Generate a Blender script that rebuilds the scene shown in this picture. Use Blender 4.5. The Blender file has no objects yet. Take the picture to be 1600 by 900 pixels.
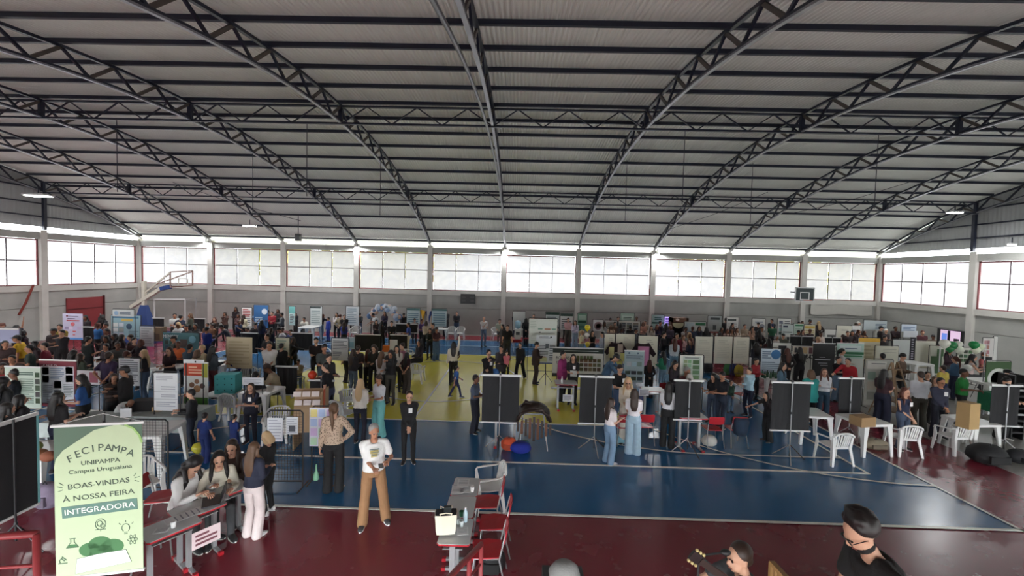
import bpy, bmesh, math, random
from mathutils import Vector, Matrix
from math import sin, cos, pi, radians as R
random.seed(7)
SC = bpy.context.scene
COL = SC.collection
# ---------------------------------------------------------------- camera
FPX = 631.0
CAMH = 4.3
cd = bpy.data.cameras.new('camera'); cam = bpy.data.objects.new('camera', cd); COL.objects.link(cam)
cd.sensor_width = 36.0; cd.lens = 36.0*FPX/1600.0; cd.clip_end = 500; cd.clip_start = .05
CR = Matrix.Rotation(9/FPX, 3, 'Z') @ Matrix.Rotation(pi/2-24/FPX, 3, 'X') @ Matrix.Rotation(0.0245, 3, 'Z')
cam.matrix_world = Matrix.Translation((0, 0, CAMH)) @ CR.to_4x4()
SC.camera = cam
# ---------------------------------------------------------------- world: bright overcast sky
W = bpy.data.worlds.new('sky'); SC.world = W; W.use_nodes = True
bgn = W.node_tree.nodes['Background']
bgn.inputs[0].default_value = (.93, .97, 1.0, 1); bgn.inputs[1].default_value = 11.5
SC.view_settings.view_transform = 'Standard'; SC.view_settings.look = 'None'
SC.view_settings.gamma = 1; SC.view_settings.use_curve_mapping = False
SC.view_settings.exposure = 0.15

def at(x, y, z=None, D=None):
    """point seen at photo pixel x,y on height z or at depth D (world Y)"""
    d = CR @ Vector((x-800.0, 450.0-y, -FPX))
    t = (z-CAMH)/d.z if z is not None else D/d.y
    return Vector((d.x*t, d.y*t, CAMH+d.z*t))

# ---------------------------------------------------------------- materials
MATS = {}
def mat(name, c, rough=.6, metal=0, noise=0, nscale=8, bump=0, bscale=60, emit=0, spec=.5, coat=0):
    if name in MATS: return MATS[name]
    m = bpy.data.materials.new(name); m.use_nodes = True
    nt = m.node_tree; b = nt.nodes['Principled BSDF']
    c = tuple(c)+(1,)
    b.inputs['Base Color'].default_value = c
    b.inputs['Roughness'].default_value = rough; b.inputs['Metallic'].default_value = metal
    b.inputs['Specular IOR Level'].default_value = spec
    b.inputs['Coat Weight'].default_value = coat
    tc = None
    if noise or bump:
        tc = nt.nodes.new('ShaderNodeTexCoord')
    if noise:
        n = nt.nodes.new('ShaderNodeTexNoise'); n.inputs['Scale'].default_value = nscale; n.inputs['Detail'].default_value = 5
        nt.links.new(tc.outputs['Object'], n.inputs['Vector'])
        r = nt.nodes.new('ShaderNodeMix'); r.data_type = 'RGBA'
        r.inputs[6].default_value = tuple(v*(1-noise) for v in c[:3])+(1,)
        r.inputs[7].default_value = tuple(min(1, v*(1+noise)) for v in c[:3])+(1,)
        nt.links.new(n.outputs['Fac'], r.inputs[0]); nt.links.new(r.outputs[2], b.inputs['Base Color'])
    if bump:
        n = nt.nodes.new('ShaderNodeTexNoise'); n.inputs['Scale'].default_value = bscale; n.inputs['Detail'].default_value = 3
        nt.links.new(tc.outputs['Object'], n.inputs['Vector'])
        bp = nt.nodes.new('ShaderNodeBump'); bp.inputs['Strength'].default_value = bump; bp.inputs['Distance'].default_value = .02
        nt.links.new(n.outputs['Fac'], bp.inputs['Height']); nt.links.new(bp.outputs['Normal'], b.inputs['Normal'])
    if emit:
        b.inputs['Emission Color'].default_value = c; b.inputs['Emission Strength'].default_value = emit
    MATS[name] = m
    return m
def cm(c, rough=.75, fabric=False):
    """colour material keyed by sRGB triple 0-255"""
    k = 'c_%d_%d_%d_%d' % (c[0], c[1], c[2], int(rough*100))+('f' if fabric else '')
    lin = tuple(((v/255)/12.92 if v/255 < .04045 else ((v/255+.055)/1.055)**2.4) for v in c)
    return mat(k, lin, rough, noise=.18 if fabric else .06, nscale=9 if fabric else 5, bump=.25 if fabric else 0, bscale=40)

# ---------------------------------------------------------------- mesh helpers
class MB:
    def __init__(s): s.v = []; s.f = []; s.m = []
    def quad(s, pts, mi=0):
        b = len(s.v); s.v += [tuple(p) for p in pts]; s.f.append(tuple(range(b, b+len(pts)))); s.m.append(mi); return s
    def box(s, c, d, rz=0, mi=0, M=None):
        b = len(s.v); cr, sr = cos(rz), sin(rz)
        for z in (-.5, .5):
            for x, y in ((-.5, -.5), (.5, -.5), (.5, .5), (-.5, .5)):
                px, py, pz = x*d[0], y*d[1], z*d[2]
                p = Vector((c[0]+px*cr-py*sr, c[1]+px*sr+py*cr, c[2]+pz))
                s.v.append(tuple(M @ p if M else p))
        for f in ((3, 2, 1, 0), (4, 5, 6, 7), (0, 1, 5, 4), (1, 2, 6, 5), (2, 3, 7, 6), (3, 0, 4, 7)):
            s.f.append(tuple(b+i for i in f)); s.m.append(mi)
        return s
    def bar(s, a, b_, w, h=None, up=(0, 0, 1), mi=0):
        h = h or w; a = Vector(a); b_ = Vector(b_); d = (b_-a).normalized(); up = Vector(up)
        x = d.cross(up)
        if x.length < 1e-4: x = d.cross(Vector((0, 1, 0)))
        x.normalize(); y = x.cross(d).normalized(); b = len(s.v)
        for p in (a, b_):
            for sx, sy in ((-.5, -.5), (.5, -.5), (.5, .5), (-.5, .5)): s.v.append(tuple(p+x*w*sx+y*h*sy))
        for f in ((3, 2, 1, 0), (4, 5, 6, 7), (0, 1, 5, 4), (1, 2, 6, 5), (2, 3, 7, 6), (3, 0, 4, 7)):
            s.f.append(tuple(b+i for i in f)); s.m.append(mi)
        return s
    def tube(s, pts, r, n=8, mi=0, close=True, flat=1.0, updir=None):
        pts = [Vector(p) for p in pts]; rs = r if isinstance(r, (list, tuple)) else [r]*len(pts)
        prev = None; rings = []
        for i, p in enumerate(pts):
            d = (pts[min(i+1, len(pts)-1)]-pts[max(i-1, 0)]).normalized()
            if prev is None:
                u = Vector(updir) if updir else (Vector((0, 0, 1)) if abs(d.z) < .9 else Vector((1, 0, 0)))
            else: u = prev
            x = d.cross(u)
            if x.length < 1e-5: x = d.cross(Vector((0, 1, 0)))
            x.normalize(); y = x.cross(d).normalized(); prev = y
            b = len(s.v); rings.append(b)
            for k in range(n):
                t = 2*pi*k/n; s.v.append(tuple(p+x*rs[i]*cos(t)+y*rs[i]*flat*sin(t)))
        for i in range(len(rings)-1):
            a, b = rings[i], rings[i+1]
            for k in range(n):
                s.f.append((a+k, a+(k+1) % n, b+(k+1) % n, b+k)); s.m.append(mi)
        if close:
            s.f.append(tuple(rings[0]+k for k in reversed(range(n)))); s.m.append(mi)
            s.f.append(tuple(rings[-1]+k for k in range(n))); s.m.append(mi)
        return s
    def loft(s, rings, mi=0):
        """rings: list of equal-length point loops"""
        base = []
        n = len(rings[0])
        for r in rings:
            base.append(len(s.v)); s.v += [tuple(p) for p in r]
        for i in range(len(rings)-1):
            a, b = base[i], base[i+1]
            for k in range(n):
                s.f.append((a+k, a+(k+1) % n, b+(k+1) % n, b+k)); s.m.append(mi)
        s.f.append(tuple(base[0]+k for k in reversed(range(n)))); s.m.append(mi)
        s.f.append(tuple(base[-1]+k for k in range(n))); s.m.append(mi)
        return s
    def lathe(s, prof, c=(0, 0, 0), n=12, mi=0):
        return s.loft([[(c[0]+r*cos(2*pi*k/n), c[1]+r*sin(2*pi*k/n), c[2]+z) for k in range(n)] for r, z in prof], mi)
    def ell(s, c, r, M=None, nu=12, nv=8, mi=0):
        rings = []
        for j in range(nv+1):
            t = -pi/2+pi*j/nv; t = max(-pi/2+.12, min(pi/2-.12, t))
            ring = []
            for k in range(nu):
                a = 2*pi*k/nu
                p = Vector((c[0]+r[0]*cos(t)*cos(a), c[1]+r[1]*cos(t)*sin(a), c[2]+r[2]*sin(t)))
                ring.append(M @ p if M else p)
            rings.append(ring)
        return s.loft(rings, mi)
    def mesh(s, name, mats, smooth=False):
        me = bpy.data.meshes.new(name); me.from_pydata(s.v, [], s.f)
        if not isinstance(mats, (list, tuple)): mats = [mats]
        for m in mats: me.materials.append(m)
        if len(mats) > 1: me.polygons.foreach_set('material_index', s.m)
        if smooth: me.polygons.foreach_set('use_smooth', [True]*len(me.polygons))
        me.update(); return me
    def build(s, name, mats, parent=None, smooth=False, loc=None):
        return obj(name, s.mesh(name, mats, smooth), parent, loc)
def obj(name, me, parent=None, loc=None, rz=0):
    o = bpy.data.objects.new(name, me); COL.objects.link(o)
    if parent is not None: o.parent = parent
    if loc is not None: o.location = loc
    if rz: o.rotation_euler.z = rz
    return o
def tag(o, label=None, cat=None, group=None, kind=None):
    if label: o['label'] = label
    if cat: o['category'] = cat
    if group: o['group'] = group
    if kind: o['kind'] = kind
    return o
def thing(name, label, cat, loc=(0, 0, 0), rz=0, group=None):
    return tag(obj(name, None, None, loc, rz), label, cat, group)
def struct(name, loc=(0, 0, 0)):
    return tag(obj(name, None, None, loc), kind='structure')
def box(name, c, d, m, parent=None, rz=0):
    return MB().box((0, 0, 0), d).build(name, m, parent, loc=c) if not rz else obj(name, MB().box((0, 0, 0), d).mesh(name, m), parent, c, rz)
# ================================================================ STRUCTURE
XL, XR, YB, YN = -25.8, 23.9, 27.1, -.6
concrete = mat('concrete', (.40, .40, .375), .85, noise=.22, nscale=1.1, bump=.2, bscale=12)
concrete_light = mat('concrete_light', (.62, .60, .56), .8, noise=.12, nscale=2, bump=.15, bscale=14)
steel = mat('navy_steel', (.012, .016, .034), .38, noise=.2, nscale=3)
steel_lit = mat('lit_steel', (.09, .075, .065), .5, noise=.3, nscale=5)  # tan tone stands for light caught on the navy braces
zinc = mat('galvanised_sheet', (.82, .83, .79), .6, .0, noise=.10, nscale=.5, spec=.25)
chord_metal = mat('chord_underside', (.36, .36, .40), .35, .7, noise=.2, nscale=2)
red_paint = mat('red_window_paint', (.20, .05, .055), .6)
dark_mull = mat('dark_mullion', (.10, .075, .085), .6)
# floor paints: glossy epoxy with soft waves
def paint(name, c, rough=.22, spec=.8, bump=.05):
    m = mat(name, c, rough, noise=.10, nscale=.9, spec=spec)
    nt = m.node_tree; b = nt.nodes['Principled BSDF']
    tc = nt.nodes.new('ShaderNodeTexCoord')
    n = nt.nodes.new('ShaderNodeTexNoise'); n.inputs['Scale'].default_value = 3.0; n.inputs['Detail'].default_value = 3
    g = nt.nodes.new('ShaderNodeTexNoise'); g.inputs['Scale'].default_value = 1.4; g.inputs['Detail'].default_value = 6
    nt.links.new(tc.outputs['Object'], n.inputs['Vector']); nt.links.new(tc.outputs['Object'], g.inputs['Vector'])
    bp = nt.nodes.new('ShaderNodeBump'); bp.inputs['Strength'].default_value = bump; bp.inputs['Distance'].default_value = .03
    nt.links.new(n.outputs['Fac'], bp.inputs['Height']); nt.links.new(bp.outputs['Normal'], b.inputs['Normal'])
    mr = nt.nodes.new('ShaderNodeMapRange'); mr.inputs[3].default_value = rough*.85; mr.inputs[4].default_value = rough*1.2
    nt.links.new(g.outputs['Fac'], mr.inputs[0]); nt.links.new(mr.outputs[0], b.inputs['Roughness'])
    return m
p_red = paint('red_floor_paint', (.200, .020, .034), .26)
p_blue = paint('blue_floor_paint', (.016, .115, .27), .24)
p_yellow = paint('yellow_floor_paint', (.74, .66, .10), .22)
p_grey = paint('bare_concrete_floor', (.26, .25, .23), .34)
p_white = paint('white_line_paint', (.78, .78, .72), .3)

EX, WX = 8.9, -14.7           # court ends
Y1, Y2, Y3, Y4, Y5, Y6 = 7.02, 8.95, 11.35, 20.6, 23.05, 24.95
YC, XC = 15.98, -2.9
fl = tag(MB().box(((XL+XR)/2, (YB+YN)/2, -.1), (XR-XL+8, YB-YN+8, .2)).build('floor', p_grey), kind='structure')
def flat(name, pts, z, m, t=.007):
    n = len(pts); mb = MB()
    mb.v = [(x, y, z) for x, y in pts]+[(x, y, z-t) for x, y in pts]
    mb.f = [tuple(range(n))]+[(i, i+n, (i+1) % n+n, (i+1) % n) for i in range(n)]; mb.m = [0]*(n+1)
    return mb.build(name, m, fl)
def rect(name, x0, y0, x1, y1, z, m): return flat(name, [(x0, y0), (x1, y0), (x1, y1), (x0, y1)], z, m)
rect('red_zone', XL+.2, YN+.3, 11.4, YB-.2, .008, p_red)
rect('blue_zone', WX, Y1, EX, Y6, .016, p_blue)
def arcpts(xe, s, y0, y1, n=28):   # handball goal area, R 6 round the posts 1.5 m either side of the middle
    pts = []
    for i in range(n+1):
        y = y0+(y1-y0)*i/n; dy = max(0, abs(y-YC)-1.5)
        pts.append((xe-s*math.sqrt(max(0, 36-dy*dy)), y))
    return pts
pl = arcpts(EX, 1, Y3, Y4); pr = arcpts(WX, -1, Y3, Y4)
flat('yellow_zone', [(x, y) for x, y in pr]+[(x, y) for x, y in reversed(pl)], .024, p_yellow)
LW = .06
def line(x0, y0, x1, y1, z=.030, w=LW):
    d = Vector((x1-x0, y1-y0)); d.normalize(); n = Vector((-d.y, d.x))*w/2; e = d*w/2
    flat('court_line', [(x0-n.x-e.x, y0-n.y-e.y), (x1-n.x+e.x, y1-n.y+e.y), (x1+n.x+e.x, y1+n.y+e.y), (x0+n.x-e.x, y0+n.y-e.y)], z, p_white)
def curve(pts, z=.033, w=LW):
    a = []; b = []
    for i, p in enumerate(pts):
        q0 = Vector(pts[max(0, i-1)]); q1 = Vector(pts[min(len(pts)-1, i+1)]); d = (q1-q0).normalized()
        n = Vector((-d.y, d.x))*w/2; a.append((p[0]-n.x, p[1]-n.y)); b.append((p[0]+n.x, p[1]+n.y))
    mb = MB()
    for i in range(len(a)-1): mb.quad([(*a[i], z), (*a[i+1], z), (*b[i+1], z), (*b[i], z)])
    mb.build('court_line', p_white, fl)
for x0, y0, x1, y1 in ((WX, Y1, EX, Y1), (WX, Y6, EX, Y6), (EX, Y1, EX, Y6), (WX, Y1, WX, Y6), (WX, Y3, EX-5, Y3), (WX, Y4, EX-5, Y4),
                       (WX+1, Y2, EX-1, Y2), (WX+1, Y5, EX-1, Y5), (WX+1, Y2, WX+1, Y5)): line(x0, y0, x1, y1)
line(EX-1, Y2, EX-1, Y5, .0315)
line(XC, Y3, XC, Y4, .0308)
for xe, s in ((EX, 1), (WX, -1)):
    curve([(xe-s*6*cos(t), YC-1.5+6*sin(t)) for t in [-pi/2+pi/2*i/18 for i in range(19)]]+[(xe-s*6*cos(t), YC+1.5+6*sin(t)) for t in [pi/2*i/18 for i in range(19)]])
    xb = xe-s*4.1
    curve([(xe-s, YC-6.3)]+[(xb-s*6.3*cos(t), YC+6.3*sin(t)) for t in [-pi/2+pi*i/32 for i in range(33)]]+[(xe-s, YC+6.3)], .036)
curve([(XC+3*cos(2*pi*i/40), YC+3*sin(2*pi*i/40)) for i in range(41)], .038)

# ---- walls
sheet = bpy.data.materials.new('plastic_sheet'); sheet.use_nodes = True
nt = sheet.node_tree; nt.nodes.clear()
out = nt.nodes.new('ShaderNodeOutputMaterial'); mx = nt.nodes.new('ShaderNodeMixShader'); mx.inputs[0].default_value = .25
tr = nt.nodes.new('ShaderNodeBsdfTranslucent'); df = nt.nodes.new('ShaderNodeBsdfDiffuse')
tc = nt.nodes.new('ShaderNodeTexCoord'); nz = nt.nodes.new('ShaderNodeTexNoise'); nz.inputs['Scale'].default_value = 1.3; nz.inputs['Detail'].default_value = 6; nz.inputs['Distortion'].default_value = 1.4
rp = nt.nodes.new('ShaderNodeValToRGB'); rp.color_ramp.elements[0].position = .3; rp.color_ramp.elements[0].color = (.156, .154, .160, 1); rp.color_ramp.elements[1].position = .62; rp.color_ramp.elements[1].color = (.174, .169, .169, 1)
bp = nt.nodes.new('ShaderNodeBump'); bp.inputs['Strength'].default_value = .35; bp.inputs['Distance'].default_value = .05
nt.links.new(tc.outputs['Object'], nz.inputs['Vector']); nt.links.new(nz.outputs['Fac'], rp.inputs[0]); nt.links.new(nz.outputs['Fac'], bp.inputs['Height'])
for s_ in (tr, df): nt.links.new(rp.outputs[0], s_.inputs['Color']); nt.links.new(bp.outputs['Normal'], s_.inputs['Normal'])
nt.links.new(tr.outputs[0], mx.inputs[1]); nt.links.new(df.outputs[0], mx.inputs[2]); nt.links.new(mx.outputs[0], out.inputs[0])

ZS, ZW0, ZW1, ZT = 2.68, 2.98, 5.46, 5.86      # beam bottom, window bottom, window top, top-beam top
winn = [0]
def wall(name, A, B, nb, npane, inn, skip=None, cladding=False):
    """wall from A to B, nb bays; inn = inward normal; everything thick outward"""
    A = Vector((*A, 0)); B = Vector((*B, 0)); L = (B-A).length; d = (B-A)/L; o = -Vector((*inn, 0)); rz = math.atan2(d.y, d.x)
    w = struct(name); bl = L/nb
    def bx(nm, s0, s1, z0, z1, off, th, m, par=w):
        c = A+d*(s0+s1)/2+o*(off+th/2); c.z = (z0+z1)/2
        return obj(nm, MB().box((0, 0, 0), (s1-s0, th, z1-z0)).mesh(nm, m), par, c, rz)
    for k in range(nb+1):
        bx('concrete_column', k*bl-.15, k*bl+.15, 0, ZT+.12, -.12, .34, concrete_light)
    bx('leak_backing', 0, L, 0, ZS, .215, .08, concrete)  # slab added behind the panels to stop daylight leaking through the joints
    for k in range(nb):
        s0, s1 = k*bl+.15, (k+1)*bl-.15
        bx('concrete_panel', s0, s1, 0, 1.78, .06, .15, concrete)
        bx('concrete_panel', s0, s1, 1.805, ZS, .06, .15, concrete)
        bx('sill_beam', s0, s1, ZS, ZW0, -.06, .26, concrete_light)
        bx('top_beam', s0, s1, ZW1+.03, ZT, -.04, .24, concrete)
        winn[0] += 1
        wd = struct('window_%d' % winn[0])
        a, b = s0+.05, s1-.05
        fr = MB()
        for (u0, u1, z0, z1) in ((a-.05, b+.05, ZW0, ZW0+.05), (a-.05, b+.05, ZW1-.05, ZW1+.02), (a-.05, a, ZW0, ZW1), (b, b+.05, ZW0, ZW1)):
            c = A+d*(u0+u1)/2+o*.10; c.z = (z0+z1)/2; fr.box(c, (u1-u0, .08, z1-z0), rz)
        fr.build('window_frame', red_paint, wd)
        zm = (ZW0+ZW1)/2+.1; pw = (b-a)/npane
        bx('crossbar', a, b, zm-.025, zm+.025, .08, .05, dark_mull, wd)
        for i in range(1, npane):
            bx('mullion', a+i*pw-.018, a+i*pw+.018, ZW0+.05, ZW1-.05, .08, .04, dark_mull, wd)
        for i in range(npane):
            for z0, z1 in ((ZW0+.05, zm-.025), (zm+.025, ZW1-.05)):
                # sagging plastic sheet, a slightly rippled grid
                mb = MB(); nx, nz_ = 6, 5; ph = random.random()*6; seed = random.random()
                for j in range(nz_+1):
                    for q in range(nx+1):
                        s = a+i*pw+.018+(pw-.036)*q/nx; z = z0+(z1-z0)*j/nz_
                        e = min(q, nx-q, 1)*min(j, nz_-j, 1)
                        off = .14+e*(.02*sin(q*1.7+j*1.1+ph)+.02*sin(j*2.3-q+ph*2))
                        p = A+d*s+o*off; mb.v.append((p.x, p.y, z))
                for j in range(nz_):
                    for q in range(nx):
                        t = j*(nx+1)+q; mb.f.append((t, t+1, t+nx+2, t+nx+1)); mb.m.append(0)
                mb.build('plastic_pane', sheet, wd, smooth=True)
    return w
wall('wall_back', (XL, YB), (XR, YB), 10, 3, (0, -1))
wall('wall_left', (XL, YB-5.3*5.23), (XL, YB), 5, 4, (1, 0))
wall('wall_right', (XR, YB-5.3*5.23), (XR, YB), 5, 4, (-1, 0))
wn = struct('wall_near')          # unseen side, opened low down to let bounced daylight in
for k in range(11): box('concrete_column', (XL+(XR-XL)*k/10, YN-.1, ZT/2), (.3, .34, ZT), concrete_light, wn)
box('near_sky_block', ((XL+XR)/2, YN-.1, 4.2), (XR-XL, .1, 4.2), zinc, wn)  # unseen sheet added to hold direct sky light off the front
# ---- roof arch
YM = 13.3; HS = 13.8
def zb(y): return 9.05-3.10*((y-YM)/HS)**2                   # bottom chord
def zd(y):
    e = (HS-abs(y-YM)); return .22+.36*max(0, min(1, e/4.5))    # truss depth
def zt(y): return zb(y)+zd(y)                              # top chord
ceil = struct('ceiling')
PY = [YM+1.25*k for k in range(-11, 12)]
# roof sheets, corrugated, one mesh shared by all the sheets
nseg = 24; ys = [YN-.9+(YB+1.0-YN+.9)*i/nseg for i in range(nseg+1)]
def zr(y):
    yy = max(YN+.1, min(YB, y)); s = 0
    if y > YB: s = -(y-YB)*.46
    if y < YN+.1: s = -(YN+.1-y)*.46
    return zt(yy)+.16+s
SW = 1.1; per = .11; npp = 4
mb = MB(); nx = int(SW/per)*npp+1
for i, y in enumerate(ys):
    for k in range(nx):
        a = (k % npp); h = (0, .032, .032, 0)[a]; x = k*SW/(nx-1)
        mb.v.append((x, y, zr(y)+h))
for i in range(nseg):
    for k in range(nx-1):
        t = i*nx+k; mb.f.append((t, t+nx, t+nx+1, t+1)); mb.m.append(0)
sheet_me = mb.mesh('roof_sheet', zinc)
x = XL-.6; i = 0
while x < XR+.4:
    o = obj('roof_sheet', sheet_me, ceil, (x, 0, .004*(i % 2))); x += SW-per; i += 1
for y in PY:
    if y < YN+.2: continue
    MB().box((0, 0, 0), (XR-XL-.3, .07, .11)).build('purlin', steel, ceil, loc=((XL+XR)/2, y, zt(y)+.085))
# trusses
ordn = ['the left wall', 'the first back column', 'the second back column', 'the third back column', 'the fourth back column', 'the middle back column', 'the sixth back column', 'the seventh back column', 'the eighth back column', 'the ninth back column', 'the right wall']
for k in range(11):
    tx = XL+(XR-XL)*k/10
    if k == 0: tx += .28
    if k == 10: tx -= .28
    t = thing('roof_truss', 'navy steel lattice roof truss arching to %s%s' % (ordn[k], '' if k in (0, 10) else ' counted from the left corner'), 'truss', (tx, 0, 0), group='arched roof trusses')
    if k == 5: t['label'] = 'navy steel lattice roof truss overhead on the middle column, seen edge-on'
    N = 22; y0, y1 = YN+.15, YB-.05
    yy = [y0+(y1-y0)*i/N for i in range(N+1)]
    mb = MB()
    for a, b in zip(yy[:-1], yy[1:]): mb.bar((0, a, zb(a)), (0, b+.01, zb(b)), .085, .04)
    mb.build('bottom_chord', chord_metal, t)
    mb = MB()
    for a, b in zip(yy[:-1], yy[1:]): mb.bar((0, a, zb(a)+.045), (0, b+.01, zb(b)+.045), .08, .05)
    mb.build('chord_web', steel, t)
    mb = MB()
    for a, b in zip(yy[:-1], yy[1:]): mb.bar((0, a, zt(a)-.03), (0, b+.01, zt(b)-.03), .09, .07)
    mb.build('top_chord', steel, t)
    for i in range(-11, 12):
        yt = YM+1.25*i
        for s in (-1, 1):
            yb_ = yt+s*.625
            if yb_ < y0 or yb_ > y1 or yt < y0 or yt > y1: continue
            MB().bar((0, yb_, zb(yb_)+.04), (0, yt, zt(yt)-.05), .065 if s > 0 else .075, .05, (1, 0, 0)).build('diagonal_brace', steel if s > 0 else steel_lit, t)
# longitudinal lattice girders
for y, lab in ((13.3, 'navy lattice girder running across the hall under the roof ridge'), (21.4, 'navy lattice girder running across the hall near the back windows')):
    g = thing('lattice_girder', lab, 'girder', (0, y, 0), group='lattice girders across the trusses')
    z0, z1 = zb(y)-.02, zt(y)-.05; x0, x1 = XL+.2, XR-.2
    box('lower_chord', ((x0+x1)/2, 0, z0), (x1-x0, .08, .06), steel, g)
    box('upper_chord', ((x0+x1)/2, 0, z1), (x1-x0, .08, .06), steel, g)
    nn = 60
    for i in range(nn):
        a = x0+(x1-x0)*i/nn; b = x0+(x1-x0)*(i+1)/nn
        p, q = ((a, 0, z0), (b, 0, z1)) if i % 2 == 0 else ((a, 0, z1), (b, 0, z0))
        MB().bar(p, q, .035, .035, (0, 1, 0)).build('diagonal_brace', steel, g)
    for k in range(11):
        tx = XL+(XR-XL)*k/10; box('node_post', (min(max(tx, XL+.3), XR-.3), 0, (z0+z1)/2), (.12, .12, z1-z0-.06), steel, g)
# gables: corrugated cladding above the side walls + girts + post
clad = mat('gable_sheet', (.40, .41, .42), .5, .2, noise=.12, nscale=1)
for nm, x, s in (('left', XL-.15, 1), ('right', XR+.15, -1)):
    wob = bpy.data.objects['wall_'+nm]
    mb = MB(); n = 300; prev = None
    for i in range(n+1):
        y = YN-.3+(YB+.3-YN+.3)*i/n; xx = x+(.02 if i % 2 else 0)
        mb.v += [(xx, y, ZT+.30), (xx, y, zr(min(max(y, YN), YB))-.02)]
    for i in range(n): mb.f.append((2*i, 2*i+2, 2*i+3, 2*i+1)); mb.m.append(0)
    mb.build('gable_cladding', clad, wob)
    for z in (6.7, 7.4, 8.2):
        dy = HS*math.sqrt(max(.02, (9.5-z)/3.4)); a, b = max(YN+.2, YM-dy), min(YB-.2, YM+dy)
        box('girt', (x+s*.12, (a+b)/2, z), (.06, b-a, .07), steel, wob)
    for k in range(1, 5):
        y = YB-5.3*5.23/5*k; box('gable_post', (x+s*.3, y, (ZT+zb(y))/2+.05), (.14, .14, zb(y)-ZT-.15), steel, wob)
# outside: pale ground and a few trees behind the wall seen through the gap under the roof
grass = mat('grass', (.12, .19, .05), .9, noise=.4, nscale=.3)
bounce_pale = mat('pale_bounce', (.62, .61, .58), .9, noise=.1, nscale=.4)
g = tag(MB().box((0, 10, -.36), (260, 220, .1)).build('ground_outside', bounce_pale), kind='structure')  # unseen ground made pale to bounce daylight up to the ceiling
leaf = mat('yellow_green_leaves', (.50, .50, .10), .8, noise=.5, nscale=3)
bark = mat('bark', (.10, .07, .05), .9)
for i, (tx, ty, h) in enumerate(((-19, 33, 8.2), (-13.5, 34, 7.6), (-7.5, 33, 7.9), (15.5, 34, 7.4), (22.5, 33, 7.2))):
    t = thing('tree', ['yellow-green tree outside, seen in the gap at the left end', 'yellow-green tree outside over the fourth back window', 'yellow-green tree outside over the window left of the middle', 'green tree outside, seen in the gap over the ninth back window', 'green tree outside, seen in the gap at the right end'][i], 'tree', (tx, ty, -.3), group='trees outside the hall')
    MB().tube([(0, 0, 0), (.1, 0, h*.5), (0, 0, h*.8)], [.22, .16, .08], 8).build('trunk', bark, t)
    rr = random.Random(i); mb = MB()
    for k in range(420):
        a = rr.random()*6.28; el = rr.random()*2-1; q = 2.6*rr.random()**.4
        c = Vector((q*cos(a)*1.1, q*sin(a), h*.72+q*el*.8)); u = Vector((rr.gauss(0, 1), rr.gauss(0, 1), rr.gauss(0, 1))).normalized()*.28; v = u.orthogonal().normalized()*.2
        mb.quad([c-u, c+v, c+u, c-v])
    mb.build('foliage', leaf, t)['kind'] = 'stuff'
# ---- lamps of the hall
lamp_glow = mat('lamp_glow', (1, .99, .95), .4, emit=30)
lamp_body = mat('lamp_body', (.55, .55, .56), .4, .3)
def lamp(p, lab, power=120, size=.5, aim=None):
    t = thing('floodlight', lab, 'lamp', p, 0, 'hall floodlights')
    box('lamp_housing', (0, 0, .06), (size, size*.5, .07), lamp_body, t)
    box('lamp_glass', (0, 0, .015), (size*.9, size*.42, .02), lamp_glow, t)
    box('hanger', (0, 0, .22), (.03, .03, .26), steel, t)
    l = bpy.data.lights.new('floodlight_beam', 'AREA'); l.shape = 'RECTANGLE'; l.size = size*.9; l.size_y = size*.42; l.energy = power*1.0; l.color = (.97, .99, 1)
    o = bpy.data.objects.new('lamp_beam', l); COL.objects.link(o); o.parent = t; o.location = (0, 0, -.02)
lamp(at(60, 307, D=16.5), 'big white floodlight glowing by the left gable', 200, .9)
lamp(at(390, 354, D=21), 'white floodlight glowing under the roof left of the middle', 250, .6)
lamp(at(1492, 333, D=19.5), 'white floodlight glowing by the right gable post', 130, .6)
for x, y, w in ((322, 380, 'second'), (558, 387, 'fourth'), (791, 392, 'middle'), (1027, 398, 'seventh')):
    lamp(at(x, y, D=26.9), 'small bright floodlight on top of the %s column of the back wall'%w, 150, .3)
lamp(at(1581, 383, D=19), 'small floodlight low on the right gable wall', 60, .3)
# pipes and drop wires of the roof
pipe = mat('grey_pipe', (.22, .22, .24), .35, .7)
t = tag(MB().tube([(-1.33+.02*i, 1.5+1.05*i, zb(1.5+1.05*i)-.12) for i in range(25)], .045, 8).build('conduit_pipe', pipe), 'grey conduit pipe following the roof arch beside the middle truss', 'pipe')
for i, (x, y0, D) in enumerate(((480, 170, 13.3), (595, 245, 16.4), (182, 170, 13.3), (395, 242, 16.4), (1072, 165, 13.3), (1375, 172, 13.3), (980, 250, 16.4), (1176, 262, 16.4))):
    p = at(x, y0, D=D)
    tag(MB().tube([(p.x, p.y, zb(p.y)), (p.x, p.y, zb(p.y)-2.4)], .012, 5).build('drop_wire', steel), 'thin dark wire hanging straight down from the roof, %s' % ['left of the middle near the girder', 'left of the middle behind the girder', 'far left near the girder', 'far left behind the girder', 'right of the middle near the girder', 'far right near the girder', 'right of the middle behind the girder', 'far right behind the girder'][i], 'wire', 'wires hanging from the roof')
# ================================================================ PEOPLE
def ik(a, t, l1, l2, hint):
    a = Vector(a); t = Vector(t); d = t-a; L = d.length
    if L > (l1+l2)*.995: t = a+d*((l1+l2)*.995/L); d = t-a; L = d.length
    u = d/L; q = (l1*l1-l2*l2+L*L)/(2*L); h = math.sqrt(max(0, l1*l1-q*q))
    hv = Vector(hint); hv = hv-u*hv.dot(u)
    if hv.length < 1e-5: hv = u.orthogonal()
    return a+u*q+hv.normalized()*h, t
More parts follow.
